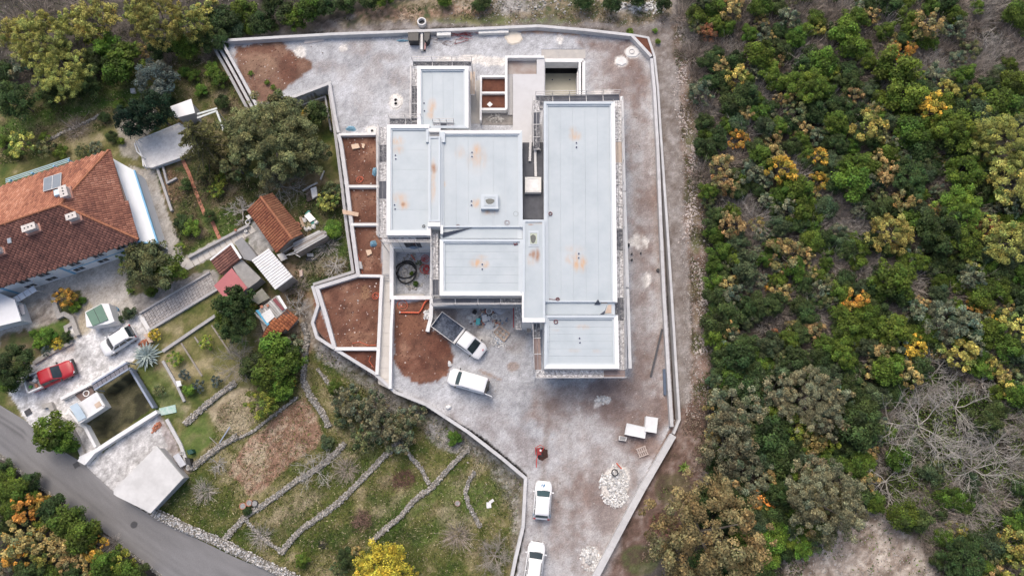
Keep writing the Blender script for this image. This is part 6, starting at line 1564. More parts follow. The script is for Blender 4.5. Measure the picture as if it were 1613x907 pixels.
# dry stone walls of the meadow
def dry_wall(lb, pts, w, h, n_per_m=15, group='dry stone walls of the terraced meadow', m=None):
    p = [G(x, y) for x, y in pts]; t = thing('dry_stone_wall', lb, 'stone wall', p[0], group); mb = MB(); core = MB()
    core.ribbon(p, w * .95, [q.z - .3 for q in p], [q.z + h * .8 for q in p]).build('core', mat('wall_core', (.2, .185, .16), (.12, .115, .095), 4, .95), t)
    for i in range(len(p) - 1):
        a, b = p[i], p[i + 1]; d = (b - a); ln = d.length; d /= ln; s = Vector((-d.y, d.x, 0))
        for k in range(int(ln * n_per_m * w * 6.5)):
            f = random.random(); o = random.uniform(-.58, .58) * w * (1 + .08 * math.sin(f * ln * 1.3 + i * 2))
            c = a.lerp(b, f) + s * o; v = random.uniform(.55, 1.45); tint = random.uniform(-.05, .05); mb.col = (v + tint, v, v - tint)
            zc = h * (1 if abs(o) < .4 * w else .55) * random.uniform(.7, 1.0)
            mb.rock((c.x, c.y, c.z + zc), random.uniform(.04, .105) * (1.6 if random.random() < .07 else 1), .65)
    mb.build('stones', m or stone_m, t, colors=True, kind='stuff')
    return t
dry_wall('dry stone wall running up from the road behind the three pots', [(348, 858), (362, 840), (385, 815), (402, 803), (430, 785), (470, 755), (500, 738), (530, 712), (544, 697)], .56, .28)
dry_wall('dry stone wall in the middle of the meadow, longest of all', [(443, 872), (452, 858), (474, 834), (505, 812), (535, 790), (575, 750), (602, 722), (622, 703), (634, 690)], .56, .28)
dry_wall('dry stone wall nearest the parked cars, below the site wall', [(583, 853), (605, 835), (632, 812), (655, 785), (680, 768), (700, 745), (722, 722), (740, 704)], .5, .28)
dry_wall('short curving dry stone wall left of the white board', [(748, 742), (738, 758), (733, 775), (738, 795), (750, 815), (757, 830)], .4, .3)
dry_wall('short dry stone wall joining the two long meadow walls', [(632, 700), (650, 722), (664, 738), (676, 762)], .4, .3)
dry_wall('low broken wall joining the pots wall to the middle wall', [(386, 818), (400, 832), (420, 852), (444, 868)], .3, .2, 12)
dry_wall('stony bank wall running down beside the yellow chair', [(478, 508), (484, 530), (480, 575), (478, 600), (490, 625), (505, 645), (520, 672)], .6, .35)
dry_wall('pale dry wall above the straw coloured field', [(292, 668), (318, 644), (345, 622), (372, 602)], .62, .3)
dry_wall('rough wall between the straw field and the rusty field', [(340, 706), (370, 692), (398, 680), (430, 655), (470, 625)], .3, .2, 12)
dry_wall('rough stone wall running from the dark bin to the blue pole', [(300, 738), (322, 722), (348, 702), (375, 686)], .6, .35)
dry_wall('short stone wall on the grass under the site wall', [(500, 580), (515, 600), (525, 620)], .3, .2, 12)
dry_wall('stone wall with pale coping between the road and the meadow', [(243, 806), (275, 822), (310, 838), (345, 852), (385, 872), (420, 889), (455, 905), (520, 940)], .85, .5, 13, 'stone walls along the road', cmat('road_stone', (.47, .455, .44)))
dry_wall('low stone edge along the lower side of the road', [(-10, 708), (25, 736), (55, 760), (85, 782), (112, 804), (140, 826)], .3, .15, 10, 'stone walls along the road')
dry_wall('low broken stone edge on the lower road side, right part', [(140, 828), (170, 848), (200, 866), (230, 888), (256, 908)], .25, .12, 8, 'stone walls along the road')
dry_wall('rough wall above the walled grass terraces at the top left', [(70, 225), (110, 205), (150, 187), (160, 180)], .35, .2, 12, 'garden walls in the village')
# brush heaps
twig_m = cmat('twig_brown', (.12, .07, .055))
def brush(lb, px, py, r, n, m, h=.35, name='brush_heap', cat='brush heap'):
    c = G(px, py); mb = MB()
    for k in range(n):
        a = random.uniform(0, 6.28); d = r * math.sqrt(random.random()); v = random.uniform(.5, 1.8); mb.col = (v, v * .95, v * .9)
        p = Vector((c.x + d * math.cos(a), c.y + d * math.sin(a), c.z + h * (1 - d / r) * random.random() + .04)); b = random.uniform(0, 6.28)
        L_ = random.uniform(.2, .6); q = p + Vector((math.cos(b) * L_, math.sin(b) * L_, random.uniform(-.1, .15)))
        mb.tube([p, q], .022, 3, .01, cap=False)
    return mb.build(name, m, colors=True, label=lb, cat=cat)
brush('round brown brush heap on the meadow between two stone walls', 636, 758, 1.25, 420, twig_m)
brush('brown ashy brush heap on the lower meadow', 570, 820, 1.05, 360, cmat('twig_ash', (.16, .105, .085)))
brush('small dark burnt spot on the lower meadow', 508, 857, .45, 90, cmat('burnt', (.05, .045, .045)), .1, 'burnt_heap', 'ash heap')
# ------------------------------------------------------------------ vehicles (built facing +x, then turned)
paint_w = mat('paint_white', (.80, .80, .80), (.76, .76, .765), .6, .28, obj=True)
paint_r = mat('paint_red', (.42, .02, .03), (.37, .018, .026), .8, .28, obj=True)
carglass = mat('car_glass', (.02, .03, .036), (.035, .05, .058), 1.2, .06, obj=True)
carglass2 = mat('car_glass_teal', (.05, .085, .095), (.07, .11, .12), 1.2, .06, obj=True)
rubber = mat('rubber', (.018, .018, .019), (.03, .03, .03), 8, .85, obj=True)
rimm = mat('wheel_rim', (.4, .4, .41), (.3, .3, .31), 6, .4, metal=.7, obj=True)
trim = mat('black_trim', (.02, .02, .022), (.03, .03, .032), 8, .55, obj=True)
lampw = mat('lamp_clear', (.6, .62, .64), (.5, .52, .55), 6, .15, obj=True)
lampr = mat('lamp_red', (.4, .015, .015), (.3, .01, .01), 6, .2, obj=True)
logo_b = mat('logo_blue', (.02, .2, .42), None, 6, .4, obj=True)
def grid_quad(c, n, m, bulge, th):
    """sheet between four corners (a,b,c,d), bulged along its normal, with thickness"""
    a, b, c_, d = [Vector(p) for p in c]
    nr = (b - a).cross(d - a).normalized()
    pts = []
    for j in range(m + 1):
        for i in range(n + 1):
            s, t = i / n, j / m
            pts.append(a.lerp(b, s).lerp(d.lerp(c_, s), t) + nr * (bulge * (1 - (2 * s - 1) ** 2)))
    k = len(pts); pts += [p - nr * th for p in pts]
    q = lambda i, j: j * (n + 1) + i
    fs = [(q(i, j), q(i + 1, j), q(i + 1, j + 1), q(i, j + 1)) for j in range(m) for i in range(n)]
    fs += [tuple(x + k for x in f[::-1]) for f in fs]
    return MB().add(pts, fs)
def vehicle(name, lb, cat, front, rear, z, Wd, Ht, kind='suv', paint=None, group=None, gl=None):
    paint = paint or paint_w; gl = gl or carglass
    F, B = P(front[0], front[1], z + .7), P(rear[0], rear[1], z + .7)
    d = F - B; L = d.length; c = (F + B) / 2
    t = thing(name, lb, cat, (c.x, c.y, z), group, math.atan2(d.y, d.x), local=True)
    h = L / 2; w2 = Wd / 2
    pr = {'suv': (.93, 1.0, .245, .09, -.37, -.465, .84), 'van': (.98, 1.12, .285, .165, -.47, -.49, .88), 'pickup': (.95, 1.02, .235, .105, -.16, -.2, .84), 'flatbed': (1.0, 1.12, .36, .24, .045, .02, .88)}[kind]
    hood, belt, wsb, wst, rft, rfb, rw = pr
    # lower body: a loft of cross-sections
    end = -h if kind in ('suv', 'van', 'pickup') else -.03 * L
    xs_ = [end + (h - end) * k / 27 for k in range(28)]
    rings = []
    for x in xs_:
        f = max(0, (x - (h - .75)) / .75); r = max(0, ((-h + .5) - x) / .5) if end == -h else 0
        w = w2 * (1 - .30 * f ** 2.4) * (1 - .16 * r ** 2.4)
        if x > wsb * L: T = hood + (belt - hood) * max(0, 1 - (x - wsb * L) / (.55 * (h - wsb * L))) * .6 - .22 * f ** 2.5
        else: T = belt
        T -= .1 * r ** 3
        lo = .3 + .06 * f + .06 * r
        rings.append([(x, y * w, zz) for y, zz in ((-.9, lo), (-.985, lo + .14), (-1, lo + .3), (-.99, T - .1), (-.93, T - .02), (-.6, T + .02), (0, T + .035), (.6, T + .02), (.93, T - .02), (.99, T - .1), (1, lo + .3), (.985, lo + .14), (.9, lo))])
    n = 13; mb = MB()
    fs = [(i * n + k, (i + 1) * n + k, (i + 1) * n + (k + 1) % n, i * n + (k + 1) % n) for i in range(27) for k in range(n)]
    fs += [tuple(range(n)), tuple(27 * n + k for k in range(n - 1, -1, -1))]
    mb.add([p for r in rings for p in r], fs)
    body = mb.build('body', paint, t, smooth=True)
    # greenhouse: painted pillars and roof, glass set in
    bx0, bx1, tx0, tx1 = rfb * L, wsb * L, rft * L, wst * L
    bw, tw = w2 * .93, w2 * rw * .93
    zb, zt = belt - .03, Ht - .05
    base = [(bx0, -bw, zb), (bx1, -bw * .93, zb), (bx1, bw * .93, zb), (bx0, bw, zb)]
    top = [(tx0, -tw, zt), (tx1, -tw, zt), (tx1, tw, zt), (tx0, tw, zt)]
    MB().add(base + top, [(0, 1, 5, 4), (1, 2, 6, 5), (2, 3, 7, 6), (3, 0, 4, 7), (4, 5, 6, 7)]).build('cabin', paint, t)
    # roof with rounded corners and crown
    def rr(x0, x1, w, zz, rc, n=5):
        pts = []
        for cx, cy, a0 in ((x1 - rc, w - rc, 0), (x0 + rc, w - rc, 90), (x0 + rc, -w + rc, 180), (x1 - rc, -w + rc, 270)):
            for k in range(n + 1):
                a = R(a0 + 90 * k / n); pts.append((cx + rc * math.cos(a), cy + rc * math.sin(a), zz))
        return pts
    mb = MB(); R0, R1, R2 = rr(tx0 - .03, tx1 + .05, tw + .02, zt - .01, .14), rr(tx0 + .01, tx1 + .01, tw - .01, zt + .035, .14), rr(tx0 + .25, tx1 - .22, tw - .22, zt + .06, .14); m_ = len(R0)
    mb.add(R0 + R1 + R2, [(r * m_ + k, r * m_ + (k + 1) % m_, (r + 1) * m_ + (k + 1) % m_, (r + 1) * m_ + k) for r in range(2) for k in range(m_)] + [tuple(2 * m_ + k for k in range(m_))])
    mb.build('roof', paint, t, smooth=True)
    V = [Vector(p) for p in base + top]
    def pane(nm, a, b, c_, d, m0, m1, z0, z1, bulge=.0, mt=None):
        A = a.lerp(b, m0).lerp(d.lerp(c_, m0), z0); Bq = a.lerp(b, 1 - m1).lerp(d.lerp(c_, 1 - m1), z0); Cq = a.lerp(b, 1 - m1).lerp(d.lerp(c_, 1 - m1), z1); Dq = a.lerp(b, m0).lerp(d.lerp(c_, m0), z1)
        nr = (Bq - A).cross(Dq - A).normalized() * .014
        return grid_quad([A + nr, Bq + nr, Cq + nr, Dq + nr], 8 if bulge else 1, 2, bulge, .02).build(nm, mt or gl, t)
    pane('windscreen', V[1], V[2], V[6], V[5], .05, .05, .04, .95, .05)
    if kind in ('suv',): pane('rear_window', V[3], V[0], V[4], V[7], .08, .08, .2, .9, .03)
    if kind == 'pickup': pane('rear_window', V[3], V[0], V[4], V[7], .12, .12, .15, .85)
    spl = {'suv': [(.04, .3), (.34, .66), (.7, .95)], 'van': [(.55, .78)], 'pickup': [(.05, .45), (.5, .93)], 'flatbed': [(.1, .85)]}[kind]
    for s0, s1 in spl:
        pane('side_window', V[0], V[1], V[5], V[4], s0, 1 - s1, .12, .9)
        pane('side_window', V[2], V[3], V[7], V[6], 1 - s1, s0, .12, .9)
    # wheels
    wb = .30 * L if kind != 'flatbed' else .33 * L
    for x in (wb, -wb * (1.0 if kind != 'flatbed' else .9)):
        for s in (-1, 1):
            y0, y1 = s * (w2 - .22), s * (w2 - .005)
            wl = MB().tube([(x, y0, .33), (x, y1, .33)], .33, 18).build('wheel', rubber, t)
            MB().tube([(x, y1, .33), (x, y1 + s * .012, .33)], .21, 14).build('rim', rimm, wl)
    for s in (-1, 1):
        if kind != 'flatbed' or True:
            MB().box((wsb * L - .12, s * (w2 + .09), belt + .03), (.13, .2, .14)).build('mirror', trim if paint is paint_r or kind in ('flatbed', 'van') else paint, t)
        MB().box((h - .26, s * w2 * .66, hood - .16), (.3, .3, .1), -s * .5).build('headlight', lampw, t)
        if kind in ('suv', 'van', 'pickup'): MB().box((-h + .06, s * w2 * .80, .95), (.1, .2, .2)).build('tail_light', lampr, t)
    MB().box((h - .03, 0, .52), (.07, w2 * 1.05, .22)).build('grille', trim, t)
    MB().box((h - .02, 0, .36), (.06, w2 * 1.1, .1)).build('bumper', trim, t)
    if kind in ('suv', 'pickup'):
        MB().bar((wsb * L + .06, -bw * .6, belt + .035), (wsb * L + .02, bw * .2, belt + .04), .03, .02).build('wiper', trim, t)
    return t, L
suv, L = vehicle('parked_car', 'white suv with a black rear window parked on the village driveway', 'car', (161, 553), (211.5, 521), BZ + .02, 1.86, 1.62, 'suv', group='cars')
MB().box((-L * .482, 0, 1.18), (.16, 1.2, .5)).build('tail_gate_glass', carglass, suv)
for s in (-1, 1): MB().bar((-.3 * L, s * .68, 1.64), (.05 * L, s * .68, 1.64), .05, .04).build('roof_rail', trim, suv)
pol, L = vehicle('parked_car', 'white car with a blue emblem on its bonnet by the site entrance', 'car', (857, 757), (852.5, 817.5), 0, 1.8, 1.55, 'suv', gl=carglass2, group='cars')
for k, (pts) in enumerate([[(1.62, .16), (1.32, .02)], [(1.62, -.12), (1.32, .02)], [(1.56, .22), (1.38, .24)], [(1.5, -.02), (1.62, -.02)]]):
    MB().bar((*pts[0], .99 - (.02 if pts[0][0] > 1.5 else 0)), (*pts[1], 1.015), .07, .03).build('emblem', logo_b, pol)
for s in (-1, 1): MB().bar((-L * .42, s * .885, .8), (-L * .36, s * .905, .95), .03, .22).build('side_stripe', logo_b, pol)
car2, L = vehicle('parked_car', 'plain white car cut off by the bottom edge of the picture', 'car', (846.5, 853), (838.5, 915), 0, 1.82, 1.55, 'suv', group='cars')
for s in (-1, 1): MB().bar((-.3 * L, s * .66, 1.57), (.02 * L, s * .66, 1.57), .05, .04).build('roof_rail', trim, car2)
van, L = vehicle('van', 'white van with its rear open parked below the red soil mound', 'van', (707, 591.5), (767.5, 609), 0, 1.86, 1.86, 'van', gl=carglass2)
MB().box((-L * .5 - .06, .05, 1.05), (.1, 1.3, 1.2)).build('load_opening', trim, van)
MB().box((-L * .5 - .42, .86, 1.05), (.85, .06, 1.35), -.12).build('rear_door', paint_w, van, label='rear door of the van standing open')
q = van.matrix_basis
vb = P(766.5, 610.5, 1.0)
tarp('black_bag', 'black bag in the open rear of the white van', 766.8, 612, .75, .3, .38, .5, darkm, 'bag')
trk, L = vehicle('flatbed_truck', 'white flatbed truck with an empty dark bed beside the soil mound', 'truck', (761.5, 557.5), (688.5, 503.5), 0, 1.95, 1.95, 'flatbed')
h = L / 2
bedm = splash('bed_floor', (.045, .055, .075), (.12, .14, .18), (.36, .38, .42), 2.6, .4, .75)
MB().box((-.24 * L, 0, .8), (.51 * L, 1.96, .1)).build('bed_floor', bedm, trk)
MB().box((-.24 * L, 0, .62), (.5 * L, .9, .2)).build('chassis', trim, trk)
for s in (-1, 1): MB().box((-.24 * L, s * 1.0, 1.02), (.515 * L, .05, .4)).build('side_board', fr_m, trk)
MB().box((-h + .0, 0, 1.02), (.05, 2.0, .4)).build('tail_board', fr_m, trk)
MB().box((.02 * L, 0, 1.15), (.06, 2.0, .75)).build('head_board', trim, trk)
MB().box((h - .28, .3, 1.06), (.12, .22, .03), .3).build('sticker', mat('sticker', (.55, .2, .22), None, 5, .5, obj=True), trk)
pick, L = vehicle('pickup', 'red pickup with a white bed full of tools on the driveway', 'pickup', (117, 576.5), (46, 607.5), BZ + .02, 1.85, 1.75, 'pickup', paint_r)
h = L / 2
MB().box((-.345 * L, 0, 1.055), (.3 * L, 1.55, .03)).build('bed_floor', mat('bed_grey', (.24, .23, .22), (.34, .33, .32), 5, .8, obj=True), pick)
for s in (-1, 1): MB().box((-.355 * L, s * .88, 1.1), (.31 * L, .14, .45)).build('side_board', paint_w, pick)
MB().box((-h - .01, 0, 1.1), (.1, 1.88, .45)).build('tail_board', paint_w, pick)
MB().box((h - .12, 0, .62), (.35, 1.75, .34)).build('bumper', trim, pick)
for k, (x, y, m, lb, sx, sy) in enumerate([(-.4, .55, darkm, 'dark case in the corner of the red pickup bed', .5, .45), (-.3, .1, whitebag, 'white sack in the red pickup bed', .45, .4), (-.42, -.35, mat('green_thing', (.1, .3, .06), None, 4, .6), 'green bag in the red pickup bed', .3, .3), (-.3, -.5, terra, 'rusty box in the red pickup bed', .4, .25), (-.25, .5, steel_w, 'pale tool box in the red pickup bed', .3, .4), (-.36, .0, ply, 'plywood piece in the red pickup bed', .6, .2)]):
    a = pick.rotation_euler[2]; X, Y = x * L, y
    p = Vector((pick.location.x + X * math.cos(a) - Y * math.sin(a), pick.location.y + X * math.sin(a) + Y * math.cos(a), pick.location.z + 1.075))
    g = thing('tool_box' if m in (steel_w, darkm, terra) else 'load', lb, 'load', p)
    MB().box((p.x, p.y, p.z + .11), (sx, sy, .22), a + k * .5).build('body', m, g)
    MB().box((p.x, p.y, p.z + .225), (sx * .7, sy * .6, .03), a + k * .5).build('lid', m, g)
# ------------------------------------------------------------------ vegetation
def leafmat(kind, c, rnd=.22, huer=.018, trans=.12, amt=.25):
    nm = 'leaf_' + kind
    if nm in MATS: return MATS[nm]
    m, nt, b = nodes_of(nm); N = nt.nodes; L = nt.links
    b.inputs['Roughness'].default_value = .7; b.inputs['Specular IOR Level'].default_value = .25
    at = N.new('ShaderNodeAttribute'); at.attribute_name = 'Col'
    mx = N.new('ShaderNodeVectorMath'); mx.operation = 'MULTIPLY'; mx.inputs[1].default_value = c; L.new(at.outputs['Color'], mx.inputs[0])
    oi = N.new('ShaderNodeObjectInfo'); hs = N.new('ShaderNodeHueSaturation')
    r = N.new('ShaderNodeMapRange'); r.inputs['To Min'].default_value = 1 - rnd; r.inputs['To Max'].default_value = 1 + rnd
    L.new(oi.outputs['Random'], r.inputs['Value']); L.new(r.outputs['Result'], hs.inputs['Value'])
    w = N.new('ShaderNodeTexWhiteNoise'); w.noise_dimensions = '1D'; L.new(oi.outputs['Random'], w.inputs['W'])
    r2 = N.new('ShaderNodeMapRange'); r2.inputs['To Min'].default_value = .5 - huer; r2.inputs['To Max'].default_value = .5 + huer
    L.new(w.outputs['Value'], r2.inputs['Value']); L.new(r2.outputs['Result'], hs.inputs['Hue'])
    L.new(mx.outputs[0], hs.inputs['Color']); L.new(hs.outputs['Color'], b.inputs['Base Color'])
    tr = N.new('ShaderNodeBsdfTranslucent'); L.new(hs.outputs['Color'], tr.inputs['Color'])
    ms = N.new('ShaderNodeMixShader'); ms.inputs[0].default_value = trans
    L.new(b.outputs[0], ms.inputs[1]); L.new(tr.outputs[0], ms.inputs[2]); L.new(ms.outputs[0], N['Material Output'].inputs[0])
    MATS[nm] = m
    return m
KC = {'green': (.08, .132, .018), 'bright': (.115, .195, .026), 'dark': (.046, .076, .022), 'teal': (.062, .092, .042), 'olive': (.13, .148, .062), 'grey': (.15, .17, .105),
      'gold': (.52, .35, .055), 'orange': (.56, .30, .06), 'tan': (.33, .25, .10), 'yel': (.33, .30, .075), 'yg': (.21, .25, .04), 'rust': (.27, .115, .06), 'drab': (.175, .172, .10), 'oliveyel': (.31, .31, .08), 'cypress': (.018, .043, .022), 'conifer': (.125, .135, .05), 'tanolive': (.235, .2, .085), 'yellow': (.56, .44, .06), 'bluegrey': (.085, .11, .10)}
def rot_frames(nr, rng):
    t = rng.normal(size=nr.shape); t -= nr * (t * nr).sum(1, keepdims=True); t /= np.linalg.norm(t, axis=1, keepdims=True) + 1e-9
    return t, np.cross(nr, t)
def crown_mesh(seed, n_lobes, n_leaf, size, dens=1.0, lobe=(.26, .42), flat=.8, spread=.72, tint=.25, mixl=0):
    rng = np.random.default_rng(seed)
    # lobes over a dome, uneven
    u = rng.random(n_lobes); a = rng.random(n_lobes) * 6.283 + np.arange(n_lobes) * 2.39996
    zc = np.clip(1 - 1.45 * (np.arange(n_lobes) + .5) / n_lobes, -.45, 1); rc = np.sqrt(np.clip(1 - zc ** 2, 0, 1))
    k = spread * (1 + .22 * rng.normal(size=n_lobes))
    C = np.stack([rc * np.cos(a) * k, rc * np.sin(a) * k, zc * k * flat], 1)
    LR = lobe[0] + (lobe[1] - lobe[0]) * rng.random(n_lobes)
    w = LR ** 2; idx = rng.choice(n_lobes, n_leaf, p=w / w.sum())
    d = rng.normal(size=(n_leaf, 3)); d /= np.linalg.norm(d, axis=1, keepdims=True); d[:, 2] = np.where(d[:, 2] < -.25, -d[:, 2], d[:, 2])
    rr = LR[idx] * (1 - .45 * rng.random(n_leaf) ** 2.2) * (1 + .12 * rng.normal(size=n_leaf))
    p = C[idx] + d * rr[:, None] * np.array([1, 1, .85])
    ok = rng.random(n_leaf) < dens; p, d, idx = p[ok], d[ok], idx[ok]; n = len(p)
    nr = d * .8 + np.array([0, 0, .55]) + rng.normal(size=(n, 3)) * .42; nr /= np.linalg.norm(nr, axis=1, keepdims=True)
    t, b = rot_frames(nr, rng)
    s = size * (.55 + .9 * rng.random(n)); el = .55 + .5 * rng.random(n)
    v = np.stack([p - t * s[:, None], p + b * (s * el)[:, None] + nr * (s * .2)[:, None], p + t * s[:, None], p - b * (s * el)[:, None] + nr * (s * .2)[:, None]], 1)
    lv = 1 + .30 * rng.normal(size=n_lobes); lt = rng.normal(size=n_lobes) * tint * .5
    val = np.clip(lv[idx] * (1 + .38 * rng.normal(size=n)), .35, 2.2); ti = lt[idx] + rng.normal(size=n) * tint * .4
    col = np.stack([val * (1 + ti), val, val * (1 - ti * .6)], 1)
    if mixl: g = rng.random(n_lobes) < mixl; col = np.where(g[idx][:, None], col * np.array([.5, .68, .62]), col)
    v[:, :, 2] += 1.2
    f = np.arange(n * 4).reshape(n, 4)
    return np_mesh('crown', v.reshape(-1, 3), [f], np.repeat(np.clip(col, .05, 3), 4, 0))
def trunk_mesh(seed, spread=.62, n=5, h=1.2, r=.07):
    random.seed(seed); mb = MB()
    mb.tube([(0, 0, -.2), (.02, .01, h * .35), (random.uniform(-.06, .06), random.uniform(-.06, .06), h * .7)], r, 6, r * .75)
    for k in range(n):
        a = k * 2 * math.pi / n + random.uniform(-.4, .4); L_ = spread * random.uniform(.7, 1.1)
        mb.tube([(0, 0, h * .45), (math.cos(a) * L_ * .5, math.sin(a) * L_ * .5, h * .85), (math.cos(a) * L_, math.sin(a) * L_, h * random.uniform(1.05, 1.45))], r * .55, 4, r * .15, cap=False)
    return mb.mesh('trunk')
def bare_mesh(seed, limbs=8, lv=3, kids=5, r=.035, up=.55, h=1.2, L0=.62, low=.35, droop=0):
    """a leafless tree: trunk, limbs, branches and twigs"""
    rg = random.Random(seed); mb = MB()
    def grow(p, d, L_, rad, level):
        n = 3; pts = [p]; q = p; dd = d
        for k in range(n):
            dd = (dd + Vector((rg.gauss(0, .2), rg.gauss(0, .2), rg.gauss(.04 - droop, .14)))).normalized(); q = q + dd * (L_ / n); pts.append(q)
        v = rg.uniform(.7, 1.35); mb.col = (v, v * .985, v * .96)
        mb.tube(pts, rad, 4 if level else 5, rad * .45, cap=False)
        if level >= lv: return
        for k in range(kids if level else kids + 1):
            f = rg.uniform(.3, 1); i = min(n - 1, int(f * n)); s = pts[i].lerp(pts[i + 1], f * n - i)
            side = Vector((rg.gauss(0, 1), rg.gauss(0, 1), rg.gauss(.25, .5))).normalized()
            nd = (dd * .75 + side * .8).normalized()
            grow(s, nd, L_ * rg.uniform(.42, .68), rad * .5, level + 1)
    v = 1; mb.col = (v, v, v)
    mb.tube([(0, 0, -.2), (.01, .02, low)], r * 1.8, 6, r * 1.5)
    for k in range(limbs):
        a = k * 2 * math.pi / limbs + rg.uniform(-.35, .35)
        grow(Vector((0, 0, low * rg.uniform(.6, 1))), Vector((math.cos(a), math.sin(a), up * rg.uniform(.5, 1.6))).normalized(), L0 * rg.uniform(.8, 1.15), r, 1 if lv < 3 else 0 if lv > 3 else 1)
    return mb.mesh('branches', True)
def shrub_mesh(seed, n=270, r=.014):
    """a leafless bush: many thin stems fanning out"""
    rg = np.random.default_rng(seed)
    a = rg.random(n) * 6.283; u = rg.random(n) ** .6; el = rg.random(n)
    st = np.stack([np.cos(a) * u * .55, np.sin(a) * u * .55, np.zeros(n)], 1)
    dr = np.stack([np.cos(a) * (.2 + .6 * u), np.sin(a) * (.2 + .6 * u), .6 + .5 * el], 1) + rg.normal(size=(n, 3)) * .22
    L_ = .7 + .65 * rg.random(n); en = st + dr * L_[:, None]; en[:, 2] += .1; st[:, 2] += .15 * rg.random(n)
    md = (st + en) / 2 + rg.normal(size=(n, 3)) * .06
    wv = rg.normal(size=(n, 3)); wv[:, 2] *= .3; wv /= np.linalg.norm(wv, axis=1, keepdims=True)
    w = (r * (.6 + .9 * rg.random(n)))[:, None]
    V, F, K = [], [], []
    val = np.clip(1 + .4 * rg.normal(size=n), .35, 2)
    v = np.stack([st - wv * w, st + wv * w, md - wv * w * .7, md + wv * w * .7, en - wv * w * .25, en + wv * w * .25], 1)
    # side twigs
    m = n * 2; i = rg.integers(0, n, m); f = rg.random(m)[:, None]
    s2 = md[i] * (1 - f) + en[i] * f; d2 = (en[i] - st[i]) * .3 + rg.normal(size=(m, 3)) * .22; e2 = s2 + d2 * (.5 + .6 * rg.random(m))[:, None]
    v2 = np.stack([s2 - wv[i] * w[i] * .55, s2 + wv[i] * w[i] * .55, e2], 1)
    vv = np.concatenate([v.reshape(-1, 3), v2.reshape(-1, 3)])
    b = np.arange(n) * 6; q = np.concatenate([np.stack([b, b + 1, b + 3, b + 2], 1), np.stack([b + 2, b + 3, b + 5, b + 4], 1)])
    tr = n * 6 + np.arange(m * 3).reshape(m, 3)
    col = np.concatenate([np.repeat(val, 6), np.repeat(val[i] * 1.05, 3)])[:, None] * np.array([1, .95, .93])
    return np_mesh('stems', vv, [q, tr], col)
bark_m = mat('tree_bark', (.11, .095, .08), (.2, .18, .155), 4, .95, .4, obj=True)
bark_pale = cmat('bark_pale', (.36, .345, .32)); bark_grey = cmat('bark_grey', (.32, .295, .265)); stem_m = cmat('stem_brown', (.335, .30, .26)); stem_m2 = cmat('stem_grey', (.39, .375, .345))
PROTO = {}
PROTO['dense'] = [crown_mesh(100 + k, (30, 22, 42, 34)[k % 4], 4800, .054, tint=.15, lobe=((.26, .42), (.28, .5), (.18, .34), (.2, .44))[k % 4], flat=(.8, .95, .7, 1.05)[k % 4], spread=(.72, .66, .8, .74)[k % 4]) for k in range(6)]
PROTO['airy'] = [crown_mesh(120 + k, 32, 2100, .054, .9, (.12, .28), .8, .8, .2, .22) for k in range(4)]
PROTO['big'] = [crown_mesh(140 + k, 80, 10000, .032, 1, (.13, .26), .62, .82, .16) for k in range(3)]
PROTO['huge'] = [crown_mesh(180 + k, 190, 24000, .0185, .92, (.06, .14), .62, .86, .14) for k in range(2)]
PROTO['bigairy'] = [crown_mesh(160 + k, 100, 8500, .029, .9, (.1, .2), .65, .86, .16, .15) for k in range(3)]
TR = [trunk_mesh(s) for s in range(3)]
BARE = [bare_mesh(s) for s in (1, 2, 3)]
BAREBIG = [bare_mesh(s, 10, 3, 6, .0135, .35, 1.2, .85, .3) for s in (7, 8, 9)]
BARETWIG = [bare_mesh(s, 12, 3, 8, .0125, .6, 1.2, .68, .25) for s in (17, 18)]
SHRUB = [shrub_mesh(s) for s in (1, 2, 3, 4)]
for ms_ in BARE + BAREBIG + BARETWIG + SHRUB: pass
def own(me, m):
    """a copy of a mesh carrying its own material, made once per pair"""
    key = (me.name, m.name)
    if key not in OWN:
        c = me.copy(); c.materials.clear(); c.materials.append(m); OWN[key] = c
    return OWN[key]
OWN = {}
for t_ in TR: t_.materials.append(bark_m)
NAMES = {'green': 'evergreen_tree', 'bright': 'evergreen_tree', 'dark': 'evergreen_tree', 'teal': 'evergreen_tree', 'olive': 'oak_tree', 'grey': 'grey_green_tree', 'gold': 'autumn_tree', 'orange': 'autumn_tree', 'tan': 'autumn_tree', 'yel': 'autumn_tree', 'yg': 'young_tree', 'rust': 'autumn_tree', 'drab': 'oak_tree', 'tanolive': 'oak_tree', 'oliveyel': 'oak_tree'}
